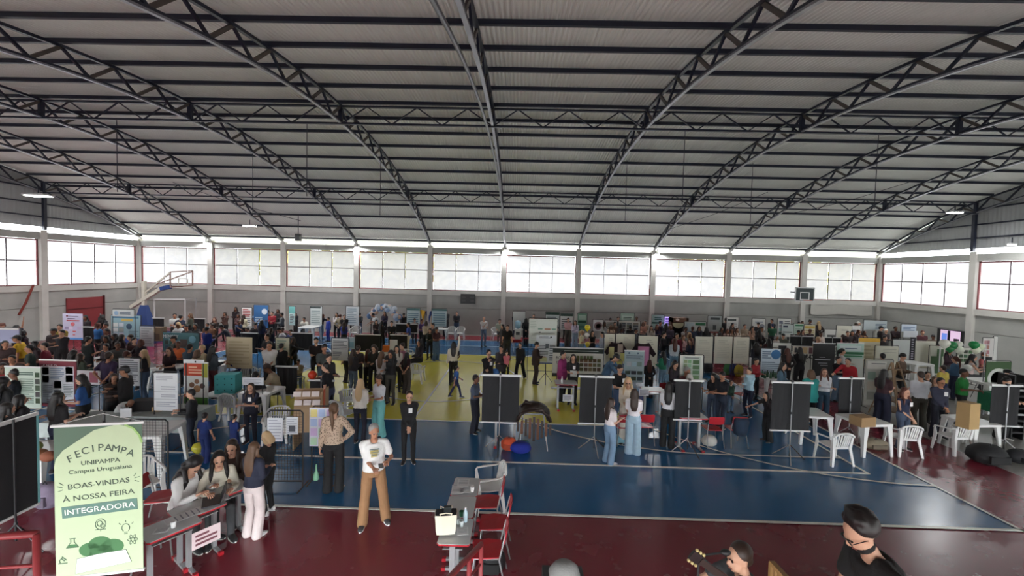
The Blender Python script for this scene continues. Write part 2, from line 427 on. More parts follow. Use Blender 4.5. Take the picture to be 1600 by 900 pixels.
# name: dict(pel z, lean, hands (R=-x, L=+x), elbow hints, feet (R, L), head pitch/yaw)
DH = ((-.25, -.04, .80), (.25, -.04, .80))
POSES = {
 'stand': {}, 'stand2': dict(feet=((-.13, .02, 0), (.12, -.10, 0)), hands=((-.24, -.10, .84), (.25, .02, .80)), hy=18),
 'down': dict(hp=32, hands=((-.10, -.26, 1.10), (.08, -.27, 1.10)), pd=1),
 'hold': dict(hp=12, hands=((-.09, -.27, 1.13), (.09, -.28, 1.10)), pd=1),
 'folded': dict(hands=((.13, -.20, 1.12), (-.12, -.23, 1.15)), eh=((-.6, -.2, -1), (.6, -.2, -1)), pd=1),
 'clasp': dict(hands=((-.03, -.20, .93), (.03, -.21, .92)), pd=1, hp=8),
 'back': dict(hands=((-.05, .17, .95), (.05, .18, .97)), eh=((-1, .6, 0), (1, .6, 0))),
 'hip': dict(hands=((-.25, -.04, .80), (.19, .02, 1.00)), eh=((0, 1, 0), (1, .6, 0)), hy=10),
 'hipr': dict(hands=((-.19, .02, 1.00), (.25, -.04, .80)), eh=((-1, .6, 0), (0, 1, 0)), hy=-10),
 'manphone': dict(hands=((-.02, -.28, 1.08), (.21, -.22, 1.14)), hp=10, hy=15, pd=1, feet=((-.17, -.05, 0), (.20, .0, 0))),
 'read': dict(lean=24, hp=24, hands=((-.09, -.46, 1.02), (.09, -.44, 1.00)), pd=1),
 'phone': dict(hands=((-.06, -.32, 1.28), (.12, -.26, 1.10)), hp=15, pd=1),
 'photo': dict(hands=((-.07, -.38, 1.50), (.07, -.38, 1.50)), pd=1),
 'chin': dict(hands=((-.02, -.15, 1.42), (-.10, -.20, 1.12)), hp=12, pd=1),
 'armup': dict(hands=((-.20, -.10, 1.92), (.24, -.05, .82)), eh=((-1, 0, 0), (0, 1, 0))),
 'walk': dict(feet=((-.09, -.28, 0), (.09, .30, .05)), hands=((-.24, .14, .86), (.22, -.28, .95)), lean=4),
 'reach': dict(hands=((-.20, -.62, 1.15), (.24, -.04, .82)), lean=12, pd=1),
 'lean': dict(lean=34, hp=20, hands=((-.20, -.58, .86), (.18, -.56, .86)), py=.10, pd=1),
 'deep': dict(lean=72, hp=15, hands=((-.20, -.72, .80), (.20, -.66, .84)), py=.22, pd=1),
 'sit': dict(pz=.50, feet=((-.13, -.44, 0), (.13, -.42, 0)), hands=((-.16, -.40, .77), (.14, -.42, .77)), hp=14, pd=1, lean=8),
 'sitback': dict(pz=.50, feet=((-.13, -.46, 0), (.13, -.42, 0)), hands=((-.10, -.28, .62), (.10, -.30, .62)), pd=1),
 'sitread': dict(pz=.50, feet=((-.13, -.44, 0), (.13, -.42, 0)), hands=((-.14, -.46, .78), (.12, -.44, .78)), hp=38, pd=1, lean=24),
}
def skel(name, sex):
    q = POSES[name]; k = {}
    pz = q.get('pz', .93); P = Vector((0, q.get('py', 0), pz)); ln = R(q.get('lean', 0))
    sp = []; pt = P.copy()
    for f, l in ((0, 0), (.5, .17), (.85, .16), (1, .12)):
        a = ln*f; d = Vector((0, -sin(a), cos(a))); pt = pt+d*l; sp.append((pt.copy(), d))
    k['spine'] = sp; S, d = sp[3]
    bk = Vector((0, cos(ln), sin(ln)))
    k['S'] = S; k['d'] = d; k['bk'] = bk
    N = S+d*.05; k['N'] = N
    hd = Vector((0, -sin(ln*.8), cos(ln*.8)))
    Hc = N+hd*.135+Vector((0, -.025, 0)); k['H'] = Hc
    k['HM'] = Matrix.Translation(Hc) @ Matrix.Rotation(R(q.get('hy', 0)), 4, 'Z') @ Matrix.Rotation(R(q.get('hp', 0))+ln*.5, 4, 'X')
    sw = .158 if sex == 'f' else .178
    hands = q.get('hands', DH); eh = q.get('eh', ((-.3, 1, -.2), (.3, 1, -.2))); ft = q.get('feet', ((-.10, 0, 0), (.10, 0, 0)))
    k['arm'] = []; k['leg'] = []
    for i, s in ((0, -1), (1, 1)):
        sh = S+Vector((s*sw, 0, 0))-d*.02
        el, wr = ik(sh, hands[i], .285, .25, eh[i]); k['arm'].append((sh, el, wr))
        hp = P+Vector((s*.092, 0, -.03)); an = Vector((ft[i][0], ft[i][1]+.02, ft[i][2]+.085))
        kn, an = ik(hp, an, .418, .405, (s*.08, -1, .1)); k['leg'].append((hp, kn, an))
    k['pd'] = q.get('pd', 0)
    k['top'] = (k['HM'] @ Vector((0, .01, .118))).z
    return k
def ring(c, d, rx, ry, n=16, off=0):
    y = Vector((0, cos(0), 0)); y = Vector((1, 0, 0)).cross(d).normalized()*-1
    return [c+Vector((rx*cos(2*pi*i/n), 0, 0))+y*(ry*sin(2*pi*i/n)+off) for i in range(n)]
def torso(mb, k, sex, g, z0=-.10, z1=.50, hem=0):
    f = sex == 'f'; sp = k['spine']; P, d0 = sp[0]
    T = [(-.10, .13, .10), (0, .165 if f else .155, .115), (.10, .145 if f else .15, .105), (.19, .125 if f else .148, .098), (.32, .15 if f else .172, .118), (.42, .148 if f else .175, .095), (.465, .115, .075), (.50, .062, .058)]
    def P_at(s):
        if s < .17: a, b, t = 0, 1, s/.17
        elif s < .33: a, b, t = 1, 2, (s-.17)/.16
        else: a, b, t = 2, 3, (s-.33)/.12
        p = sp[a][0].lerp(sp[b][0], t); d = sp[a][1].lerp(sp[b][1], max(0, min(1, t))).normalized(); return p, d
    rs = []
    for s, rx, ry in T:
        if s < z0-.01 or s > z1+.001: continue
        p, d = P_at(s); rs.append(ring(p, d, rx+g+(hem if s < .2 else 0), ry+g+(hem if s < .2 else 0)))
    if z0 < -.10:
        p, d = P_at(z0); rs.insert(0, ring(p, d, .165+g+hem, .115+g+hem))
    mb.loft(rs)
def limb(mb, pts, rs, n=10):
    a = []; r = []
    for i in range(len(pts)-1):
        for t in (0, .33, .67):
            a.append(Vector(pts[i]).lerp(Vector(pts[i+1]), t)); r.append(rs[i]+(rs[i+1]-rs[i])*t)
    a.append(Vector(pts[-1])); r.append(rs[-1]); mb.tube(a, r, n)
    for p, q in zip(pts, rs): mb.ell(p, (q, q, q), None, 10, 6)
def fingers(mb, k, i):
    sh, el, wr = k['arm'][i]; s = (-1, 1)[i]; fd = (wr-el).normalized()
    want = Vector((0, 0, -1)) if k['pd'] and abs(fd.z) < .85 else Vector((-s, 0, 0))
    n = (want-fd*want.dot(fd)).normalized(); th = Vector((-s, 0, 0)) if k['pd'] else Vector((0, -1, 0))
    a = fd.cross(n).normalized(); a = a if a.dot(th) > 0 else -a
    for j, L in enumerate((.070, .080, .074, .058)):
        o = wr+fd*.088+a*(.030-.020*j); c = .35+.10*j
        p1 = o+(fd*cos(c)+n*sin(c))*L*.5; p2 = p1+(fd*cos(c*2.2)+n*sin(c*2.2))*L*.3; p3 = p2+(fd*cos(c*3)+n*sin(c*3))*L*.25
        mb.tube([o-fd*.012, p1, p2, p3], [.0095, .009, .008, .006], 6)
    o = wr+fd*.030+a*.030; p1 = o+(fd*.6+a*.75).normalized()*.035+n*.008; p2 = p1+(fd*.9+a*.25+n*.3).normalized()*.032
    mb.tube([o-a*.01, p1, p2], [.012, .011, .008], 6)
    return fd, n, a
def P_body(k, sex, vx):
    mb = MB(); torso(mb, k, sex, -.014)
    mb.tube([k['S']-k['d']*.03, k['N']+k['d']*.02, k['H']+Vector((0, 0, -.03))], [.062, .052, .052], 12)
    H = k['HM']
    mb.ell((0, .012, .032), (.074, .094, .088), H, 16, 12); mb.ell((0, -.022, -.045), (.056, .066, .068), H, 14, 10); mb.ell((0, -.045, -.085), (.030, .034, .026), H, 10, 8)
    mb.ell((0, -.098, -.018), (.0135, .020, .024), H, 8, 6); mb.ell((0, -.088, .022), (.045, .012, .012), H, 8, 6)
    for s in (-1, 1): mb.ell((s*.077, .008, -.01), (.010, .020, .030), H, 8, 6)
    mb.ell((0, -.080, -.058), (.024, .012, .011), H, 8, 6)
    for i in (0, 1):
        sh, el, wr = k['arm'][i]; f = .9 if sex == 'f' else 1
        limb(mb, (sh, el, wr), (.047*f, .037*f, .026*f))
        fd = (wr-el).normalized(); s = (-1, 1)[i]
        want = Vector((0, 0, -1)) if k['pd'] and abs(fd.z) < .85 else Vector((-s, 0, 0))
        n = (want-fd*want.dot(fd)).normalized(); a = fd.cross(n)
        L = .092 if vx < .018 else .165
        rs = [[wr+fd*L*t+a*w*cos(2*pi*q/10)+n*h*sin(2*pi*q/10) for q in range(10)] for t, w, h in ((-.05, .026, .020), (.35, .038, .018), (.7, .042, .016), (1, .034, .012))]
        mb.loft(rs)
        hp, kn, an = k['leg'][i]; limb(mb, (hp, kn, an), (.074, .052, .038))
    return mb
def P_shirt(k, sex, sl, vx):
    """sl: s short, l long, t tee loose, j jacket (long hem), v sleeveless"""
    mb = MB(); g = {'s': .014, 'l': .018, 't': .020, 'j': .034, 'v': .012}[sl]
    torso(mb, k, sex, g, {'j': -.16, 't': -.07}.get(sl, -.04), .49, {'j': .02, 't': .006}.get(sl, 0))
    for i in (0, 1):
        sh, el, wr = k['arm'][i]; g2 = g*.9
        if sl in 'st': m = sh.lerp(el, .62); limb(mb, (sh, m), (.056+g2*.5, .054+g2*.7))
        elif sl == 'v': mb.ell(sh, (.05, .05, .05))
        else: limb(mb, (sh, el, el.lerp(wr, .93)), (.056+g2*.4, .048+g2*.4, .036+g2*.3))
        if sl != 'v':
            a = k['S']+(sh-k['S'])*.3+k['d']*.015; mb.tube([a, sh+k['d']*.012], [.062, .052+g2*.4], 10)
    return mb
def P_pants(k, sex, w, vx):
    """w: n narrow, w wide, b baggy, k skirt-like shorts"""
    mb = MB(); torso(mb, k, sex, .016, -.10, .11)
    A = {'n': (.090, .064, .052), 'w': (.098, .082, .088), 'b': (.108, .100, .112), 's': (.100, .088, .080)}[w]
    for i in (0, 1):
        hp, kn, an = k['leg'][i]
        if w == 's': limb(mb, (hp, hp.lerp(kn, .85)), A[:2])
        else:
            e = an+(an-kn).normalized()*(.01 if w == 'n' else .035); e.z = max(e.z, .035); limb(mb, (hp, kn, e), A)
    return mb
def P_hair(k, kind, vx):
    mb = MB(); H = k['HM']; B = H @ Vector((0, .085, .0)); bk = k['bk']
    if kind in ('short', 'long', 'pony', 'bun', 'bob', 'grey'):
        mb.ell((0, .030, .052), (.084, .094, .086), H, 16, 12)
        if kind == 'short' or kind == 'grey': mb.ell((0, .060, .0), (.076, .056, .070), H)
        else: mb.ell((0, .052, .0), (.084, .072, .085), H)
    if kind == 'cap':
        mb.ell((0, .018, .060), (.086, .100, .078), H, 16, 12); mb.ell((0, -.10, .052), (.068, .075, .010), H, 12, 6)
        mb.ell((0, .060, -.01), (.074, .054, .060), H)
    if kind == 'afro':
        rr = random.Random(3); mb.ell((0, .050, .062), (.100, .098, .098), H, 16, 12)
        for _ in range(40):
            a = rr.random()*6.28; e = rr.random()*1.5-.1
            mb.ell((.092*cos(a)*cos(e), .045+.090*sin(a)*cos(e)*(1 if sin(a) > 0 else .75), .062+.095*sin(e)+(.008 if sin(a) < 0 else 0)), (.024, .024, .026), H, 8, 6)
    if kind in ('long', 'curly'):
        w = .075 if kind == 'long' else .10
        T = k['S']+bk*.10
        pts = [H @ Vector((0, .055, .04)), B+Vector((0, 0, -.05)), T.lerp(B, .25), T-k['d']*.13, T-k['d']*.25]
        mb.tube(pts, [w*.9, w*1.15, w*1.35, w*1.35, w*.8], 14, flat=.42, updir=bk)
        for s in (-1, 1):
            p0 = H @ Vector((s*.075, .015, .03)); p1 = H @ Vector((s*.082, .015, -.08)); p2 = k['S']+Vector((s*.10, -.085, -.02)); 
            mb.tube([p0, p1, p2, p2-k['d']*.13], [.030, .034, .032, .020], 8)
        if kind == 'curly':
            mb.ell((0, .035, .055), (.100, .098, .094), H, 16, 12); rr = random.Random(5)
            for _ in range(46):
                t = rr.random(); p = pts[0].lerp(pts[3], t); mb.ell(p+Vector((rr.uniform(-.12, .12), rr.uniform(-.02, .05), rr.uniform(-.03, .03))), (.034, .034, .034), None, 8, 6)
    if kind == 'bob':
        mb.tube([H @ Vector((0, .06, .03)), H @ Vector((0, .07, -.09)), H @ Vector((0, .06, -.15))], [.085, .095, .075], 14, flat=.6, updir=bk)
        for s in (-1, 1): mb.tube([H @ Vector((s*.072, .0, .03)), H @ Vector((s*.082, -.005, -.06)), H @ Vector((s*.070, .0, -.12))], [.028, .034, .022], 8)
    if kind == 'pony':
        e = k['S']+bk*.13; mb.tube([H @ Vector((0, .10, .05)), H @ Vector((0, .15, .0)), e, e-k['d']*.18], [.025, .036, .036, .014], 10)
    if kind == 'bun': mb.ell((0, .10, .09), (.045, .045, .042), H)
    return mb
def P_shoes(k, i):
    hp, kn, an = k['leg'][i]; s = (-1, 1)[i]; yaw = s*.22; M = Matrix.Translation((an.x, an.y, an.z-.085)) @ Matrix.Rotation(yaw, 4, 'Z')
    up = MB(); T = [(.075, .030, .03, .075), (.05, .040, .012, .11), (0, .043, .012, .115), (-.07, .046, .012, .075), (-.14, .046, .012, .055), (-.185, .028, .014, .04)]
    rs = []
    for y, w, z0, z1 in T:
        zc = (z0+z1)/2; h = (z1-z0)/2
        rs.append([M @ Vector((w*cos(2*pi*q/12), y, zc+h*sin(2*pi*q/12))) for q in range(12)])
    up.loft(rs)
    so = MB(); n = 14; lo = [((.048 if sin(2*pi*q/n) < .5 else .042)*cos(2*pi*q/n), -.055+.135*sin(2*pi*q/n)) for q in range(n)]
    so.loft([[M @ Vector((x, y, z)) for x, y in lo] for z in (.002, .026)])
    return up, so
TMP = []; CACHE = {}
NOISE = bpy.data.textures.new('cloth_folds', 'CLOUDS'); NOISE.noise_scale = .13; NOISE.noise_depth = 2
def want_part(key, mb, vx, fold=0):
    me = mb.mesh('tmp', [], False); o = bpy.data.objects.new('tmp', me); COL.objects.link(o)
    m = o.modifiers.new('r', 'REMESH'); m.mode = 'VOXEL'; m.voxel_size = vx; m.use_smooth_shade = True
    m = o.modifiers.new('s', 'SMOOTH'); m.factor = .5; m.iterations = 3
    if fold:
        m = o.modifiers.new('d', 'DISPLACE'); m.texture = NOISE; m.strength = fold; m.mid_level = .5
    TMP.append((key, o)); CACHE[key] = None
def flush_parts():
    dg = bpy.context.evaluated_depsgraph_get()
    for key, o in TMP:
        CACHE[key] = bpy.data.meshes.new_from_object(o.evaluated_get(dg), depsgraph=dg)
    for key, o in TMP:
        me = o.data; bpy.data.objects.remove(o); bpy.data.meshes.remove(me)
    TMP.clear()
def joined(name, parts):
    """parts: [(mesh, slot)] -> one mesh, material slots in order"""
    v = []; f = []; mi = []
    for me, s in parts:
        b = len(v); v += [tuple(q.co) for q in me.vertices]
        for p in me.polygons: f.append(tuple(b+i for i in p.vertices)); mi.append(s)
    r = bpy.data.meshes.new(name); r.from_pydata(v, [], f)
    r.polygons.foreach_set('material_index', mi); r.polygons.foreach_set('use_smooth', [True]*len(f)); r.update(); return r
SKIN = {'l': (205, 158, 132), 'm': (176, 124, 96), 'd': (120, 80, 60)}
HAIR = {'k': (26, 22, 22), 'b': (52, 36, 28), 'l': (96, 70, 50), 'y': (190, 160, 120), 'r': (84, 42, 30), 'g': (150, 148, 145), 'w': (225, 222, 215), 'x': (18, 18, 20), 'n': (30, 40, 80)}
PEOPLE = []
SK = {}
def sk(p, sex):
    if (p, sex) not in SK: SK[(p, sex)] = skel(p, sex)
    return SK[(p, sex)]
def person(x, y, H, pose, rot, sex, hair, hc, top, sl, bot, bw, label, foot=None, lod=None, skin='l', shoes=(40, 40, 42), sole=(220, 220, 215), group=None, badge=None, extra=None, zf=0, D=None):
    k = sk(pose, sex)
    if foot:
        f = at(*foot, z=zf); D = f.y; hp = at(x, y, D=D); H = hp.z-zf; sc = H/k['top']; pos = Vector((f.x, f.y, zf))
    elif D:
        hp = at(x, y, D=D); sc = H/k['top']; h = Matrix.Rotation(R(rot), 3, 'Z') @ Vector((k['H'].x, k['H'].y, 0))*sc; pos = Vector((hp.x-h.x, hp.y-h.y, hp.z-H))
    else:
        hp = at(x, y, z=H); D = hp.y; sc = H/k['top']
        h = Matrix.Rotation(R(rot), 3, 'Z') @ Vector((k['H'].x, k['H'].y, 0))*sc
        pos = Vector((hp.x-h.x, hp.y-h.y, 0))
    if lod is None: lod = 0 if D < 8.6 else (1 if D < 14 else 2)
    PEOPLE.append(dict(pos=pos, sc=sc, pose=pose, rot=rot, sex=sex, hair=hair, hc=hc, top=top, sl=sl, bot=bot, bw=bw, label=label, lod=lod, px=x, skin=skin, shoes=shoes, sole=sole, group=group, badge=badge, extra=extra))
VX = (.0125, .019, .030)
def build_people():
    for _ in range(30):        # nobody stands inside somebody else: step back or forward a little
        for i, a in enumerate(PEOPLE):
            for b in PEOPLE[i+1:]:
                d = a['pos'].xy-b['pos'].xy; m = .44*min(1, (a['sc']+b['sc'])/2)
                if d.length < m:
                    f, g = (a, b) if a['pos'].y >= b['pos'].y else (b, a); s = (m-d.length)*.5+.01
                    for q, e in ((f, s), (g, -s)):
                        v = q['pos'].xy.normalized()*e; q['pos'].x += v.x; q['pos'].y += v.y
    for p in PEOPLE:
        k = sk(p['pose'], p['sex']); l = p['lod']; vx = VX[l]; a = (p['pose'], p['sex'])
        p['kb'] = ('b',)+a+(l,); p['ks'] = ('s',)+a+(p['sl'], l); p['kp'] = ('p',)+a+(p['bw'], l); p['kh'] = ('h',)+a+(p['hair'], l)
        if p['kb'] not in CACHE: want_part(p['kb'], P_body(k, p['sex'], vx), vx)
        if p['ks'] not in CACHE: want_part(p['ks'], P_shirt(k, p['sex'], p['sl'], vx), vx, .016 if l < 2 else 0)
        if p['kp'] not in CACHE: want_part(p['kp'], P_pants(k, p['sex'], p['bw'], vx), vx, .012 if l < 2 else 0)
        if p['hair'] != 'none' and p['kh'] not in CACHE: want_part(p['kh'], P_hair(k, p['hair'], vx), min(vx, .02))
    flush_parts()
    SH = {}; JB = {}; FACE = {}
    for p in PEOPLE:
        k = sk(p['pose'], p['sex']); l = p['lod']; a = (p['pose'], p['sex'])
        if a not in SH:
            u0, s0 = P_shoes(k, 0); u1, s1 = P_shoes(k, 1)
            SH[a] = [(u.mesh('shoe', [], True), s.mesh('sole', [])) for u, s in ((u0, s0), (u1, s1))]
        cols = [cm(SKIN[p['skin']], .55), cm(p['top'], .85, True) if not isinstance(p['top'], str) else MATS[p['top']], cm(p['bot'], .85, True), cm(HAIR[p['hc']], .5), cm(p['shoes'], .6)]
        if l == 2:
            key = (p['kb'], p['ks'], p['kp'], p['kh'])
            if key not in JB:
                ps = [(CACHE[p['kb']], 0), (CACHE[p['ks']], 1), (CACHE[p['kp']], 2)]
                if p['hair'] != 'none': ps.append((CACHE[p['kh']], 3))
                ps += [(q[0], 4) for q in SH[a]]
                me = joined('person', ps)
                for c in cols: me.materials.append(c)
                JB[key] = me
            o = obj('person', JB[key])
            for i, c in enumerate(cols): o.material_slots[i].link = 'OBJECT'; o.material_slots[i].material = c
        else:
            o = obj('person', None)
            kb = p['kb']+('f',)
            if kb not in CACHE:
                mb = MB()
                for i in (0, 1): fingers(mb, k, i)
                CACHE[kb] = joined('body', [(CACHE[p['kb']], 0), (mb.mesh('t', []), 0)]); CACHE[kb].materials.append(cols[0])
            def part(nm, me, c):
                if not me.materials: me.materials.append(c)
                q = obj(nm, me, o); q.material_slots[0].link = 'OBJECT'; q.material_slots[0].material = c; return q
            bd = part('body', CACHE[kb], cols[0])
            part('shirt', CACHE[p['ks']], cols[1]); part('trousers', CACHE[p['kp']], cols[2])
            if p['hair'] != 'none': part('cap' if p['hair'] == 'cap' else 'hair', CACHE[p['kh']], cols[3])
            for u, s in SH[a]:
                q = part('shoe', u, cols[4])
                if not s.materials: s.materials.append(cols[4])
                w = obj('sole', s, q); w.material_slots[0].link = 'OBJECT'; w.material_slots[0].material = cm(p['sole'], .6)
            H = k['HM']; fk = (a, 'face')
            if fk not in FACE:
                e = []
                for s in (-1, 1): e.append(MB().ell((s*.031, -.083, .005), (.0125, .008, .0075), H, 8, 6).mesh('eye', [], True))
                bw = MB()
                for s in (-1, 1): bw.tube([H @ Vector((s*x_, y_, z_)) for x_, y_, z_ in ((.012, -.099, .023), (.030, -.097, .028), (.047, -.085, .023))], .0045, 6)
                mo = MB().tube([H @ Vector((x_, y_, -.060)) for x_, y_ in ((-.024, -.084), (0, -.094), (.024, -.084))], [.003, .006, .003], 6)
                FACE[fk] = (e, bw.mesh('eyebrows', []), mo.mesh('mouth', []))
            e, bw, mo = FACE[fk]
            for q in e: part('eye', q, cm((35, 28, 26), .3))
            part('eyebrows', bw, cm(HAIR[p['hc']] if p['hc'] not in 'yw' else HAIR['l'], .6)); part('mouth', mo, cm((150, 84, 78), .5))
            if p['badge']:
                n = k['spine'][2][0]; c = n+k['bk']*-.150+k['d']*.02
                q = obj('name_badge', MB().box((0, 0, 0), (.085, .006, .11)).mesh('name_badge', cm(p['badge'])), o, (c.x+.03, c.y-.01, c.z)); q.rotation_euler.x = -math.atan2(-k['d'].y, k['d'].z)*-1
        o.location = p['pos']; o.rotation_euler.z = R(p['rot']); o.scale = (p['sc'],)*3
        tag(o, p['label'], 'person', p['group'] or ('visitors in the left half of the hall' if p['px'] < 520 else 'visitors round the middle of the court' if p['px'] < 940 else 'visitors in the right half of the hall'))
        if p['extra']: p['extra'](o, k)
# ================================================================ PROPS
white_pl = mat('white_plastic', (.72, .72, .70), .35, noise=.05, nscale=4)
black_m = mat('black_metal', (.012, .012, .014), .4)
grey_m = mat('grey_metal', (.42, .43, .44), .35, .5)
grey_top = mat('grey_laminate', (.58, .60, .60), .35, noise=.08, nscale=6)
red_pl = mat('red_plastic', (.42, .018, .028), .3)
fab_black = mat('black_screen_fabric', (.012, .012, .014), .8, noise=.2, nscale=3, bump=.2, bscale=4)
bar_white = mat('white_metal_bar', (.66, .66, .66), .35)
kraft = mat('kraft_card', (.36, .24, .14), .85, noise=.15, nscale=5)
def fsz(x): return round(x, 3)
FONTS = []
def text(s, parent, M, size, m, name='lettering', align='CENTER', ex=.0015, sp=1.0, sx=1.0, width=None):
    cu = bpy.data.curves.new('t', 'FONT'); cu.body = s; cu.size = size; cu.align_x = align; cu.extrude = ex; cu.space_character = sp; cu.resolution_u = 3
    o = bpy.data.objects.new('t', cu); COL.objects.link(o); FONTS.append((o, parent, M @ Matrix.Diagonal((sx, 1, 1, 1)), m, name, width)); return o
def flush_fonts():
    bpy.context.view_layer.update(); dg = bpy.context.evaluated_depsgraph_get()
    L = [(bpy.data.meshes.new_from_object(o.evaluated_get(dg)), p, M, m, n, w) for o, p, M, m, n, w in FONTS]
    for o, *_ in FONTS:
        c = o.data; bpy.data.objects.remove(o); bpy.data.curves.remove(c)
    for me, p, M, m, n, w in L:
        if w:
            xs = [v.co.x for v in me.vertices]; f = w/max(1e-3, max(xs)-min(xs)); M = M @ Matrix.Diagonal((f, 1, 1, 1))
        me.materials.clear(); me.materials.append(m); o = obj(n, me, p); o.matrix_local = M
    FONTS.clear()
VERT = Matrix.Rotation(pi/2, 4, 'X')       # text upright facing -Y
def tripod(t, h, x=0, y=0, r=.32, m=None, n=3, hub=.42):
    m = m or black_m
    MB().tube([(x, y, hub*.4), (x, y, h)], .014, 8).build('pole', m, t)
    for k in range(n):
        a = 2*pi*k/n+.5; MB().tube([(x, y, hub), (x+r*cos(a), y+r*sin(a), .012)], .010, 6).build('leg', m, t)
    MB().lathe([(.02, 0), (.024, .02), (.02, .05)], (x, y, hub-.02), 8).build('collar', m, t)
def frame_stand(t, w, h, m=None, y=.03):
    m = m or black_m; r = .05; X = w/2+.03
    pts = [(-X, y, .02), (-X, y, h-r), (-X+r*.3, y, h-r*.3), (-X+r, y, h), (X-r, y, h), (X-r*.3, y, h-r*.3), (X, y, h-r), (X, y, .02)]
    MB().tube(pts, .013, 6).build('frame', m, t)
    MB().tube([(-X, y, .35), (X, y, .35)], .010, 6).build('crossbar', m, t)
    for s in (-1, 1): MB().tube([(s*X, y-.22, .014), (s*X, y+.22, .014)], .013, 6).build('foot', m, t)
def rows(mb, x0, z1, x1, z0, n, rr, y=-.0135, fill=.5):
    h = (z1-z0)/n
    for i in range(n):
        z = z1-(i+.5)*h; e = x1-(x1-x0)*(.0 if rr.random() < .6 else rr.random()*.4); mb.box(((x0+e)/2, y, z), (e-x0, .002, h*fill))
def board(x0, x1, yt, yb, zt_, label, base=(228, 228, 224), items=(), stand='frame', cat='poster', D=None, D2=None, yt2=None, name='poster_board', rot=None, group=None, th=.02):
    """panel whose top edge runs from (x0,yt) to (x1,yt2); items: (kind,u0,v0,u1,v1,colour[,n]) with v down from the top"""
    A = at(x0, yt, z=zt_) if D is None else at(x0, yt, D=D)
    yt2 = yt if yt2 is None else yt2
    B = at(x1, yt2, D=(D2 if D2 else A.y)); 
    bz = at(x0, yb, D=A.y).z; w = math.hypot(B.x-A.x, B.y-A.y); rz = math.atan2(B.y-A.y, B.x-A.x); top = (A.z+B.z)/2; bz = max(bz, .06); h = top-bz
    t = thing(name, label, cat, ((A.x+B.x)/2, (A.y+B.y)/2, 0), rz, group)
    box('panel', (0, 0, bz+h/2), (w, th, h), cm(base, .6) if not hasattr(base, 'name') else base, t)
    rr = random.Random(int(x0*7+yt)); yf = -th/2-.002
    for it in items:
        kd, u0, v0, u1, v1, c = it[:6]; X0, X1, Z1, Z0 = -w/2+u0*w, -w/2+u1*w, top-v0*h, top-v1*h
        if kd == 'r': box('print', ((X0+X1)/2, yf, (Z0+Z1)/2), (X1-X0, .004, Z1-Z0), cm(c, .6), t)
        elif kd == 't':
            mb = MB(); rows(mb, X0, Z1, X1, Z0, it[6], rr, yf-.003); mb.build('text_lines', cm(c, .7), t)
        elif kd == 'g':       # grid of pictures
            nx, ny = it[6]; gx, gz = (X1-X0)/nx, (Z1-Z0)/ny
            for i in range(nx):
                for j in range(ny):
                    f = rr.uniform(.75, 1.25); cc = tuple(int(max(0, min(255, q*f+rr.uniform(-14, 14)))) for q in c)
                    box('picture', (X0+(i+.5)*gx, yf-.003, Z0+(j+.5)*gz), (gx*.84, .003, gz*.80), cm(cc, .6), t)
        elif kd == 'c':
            cx, cz, r_ = (X0+X1)/2, (Z0+Z1)/2, min(X1-X0, Z1-Z0)/2
            b = MB(); b.loft([[(cx+r_*cos(2*pi*k/20), yy, cz+r_*sin(2*pi*k/20)) for k in range(20)] for yy in (yf-.004, yf)]); b.build('round_print', cm(c, .6), t)
    if stand == 'frame': frame_stand(t, w, top+.03, y=th/2+.014)
    elif stand == 'tripod': tripod(t, top, 0, th/2+.02)
    elif stand == 'legs':
        for s in (-1, 1): MB().tube([(s*w*.42, th/2+.012, 0), (s*w*.42, th/2+.012, top)], .012, 6).build('leg', black_m, t)
    elif stand == 'wall': pass
    elif stand == 'rollup':
        box('base', (0, .0, .03), (w+.04, .16, .06), bar_white, t); box('top_rail', (0, 0, top+.01), (w+.02, .03, .03), bar_white, t)
        MB().tube([(0, th/2+.015, .03), (0, th/2+.015, top)], .010, 6).build('pole', grey_m, t)
    t['_w'] = w; t['_top'] = top; t['_bot'] = bz
    return t
def back_screen(x0, x1, yt, yb, yfoot, label, yt2=None, xp=None, fabric=None, pole=True, group='black roll-up screens seen from behind'):
    xc = xp or (x0+x1)/2
    D = at(xc, yfoot, z=0).y+.1; yt2 = yt2 or yt
    A = at(x0, yt, D=D); B = at(x1, yt2, D=D); bz = at((x0+x1)/2, yb, D=D).z; w = B.x-A.x; top = (A.z+B.z)/2
    t = thing('roll_up_screen', label, 'screen', ((A.x+B.x)/2, D, 0), 0, group)
    px = at(xc, yt, D=D).x-(A.x+B.x)/2
    MB().loft([[(-w/2+.03+(w-.06)*i/10, .008+.006*sin(i*1.9+j), bz+(top-bz)*j/3) for i in range(11)]+[(w/2-.03-(w-.06)*i/10, .014+.006*sin((10-i)*1.9+j), bz+(top-bz)*j/3) for i in range(11)] for j in range(4)]).build('fabric', fabric or fab_black, t)
    box('top_bar', (0, 0, top), (w+.02, .05, .045), bar_white, t); box('bottom_bar', (0, 0, bz), (w, .035, .03), bar_white, t)
    if pole:
        MB().tube([(px, -.045, .30), (px, -.045, top+.02)], .012, 8).build('pole', grey_m, t)
        MB().tube([(px, -.045, .42+(top-.42)*.5-.03), (px, -.045, .42+(top-.42)*.5+.03)], .018, 8).build('clamp', black_m, t)
        box('hook', (px, -.02, top+.03), (.05, .06, .05), black_m, t)
        for k in range(3):
            a = 2*pi*k/3+.4+x0; MB().tube([(px, -.045, .38), (px+.38*cos(a), -.045+.38*sin(a), .012)], .011, 6).build('leg', grey_m if k else black_m, t)
        MB().tube([(px, -.045, .10), (px, -.045, .32)], .009, 6).build('centre_post', black_m, t)
    else:
        for s in (-1, 1): MB().tube([(s*(w/2-.04), .03, 0), (s*(w/2-.04), .03, top)], .013, 6).build('leg', black_m, t)
    return t
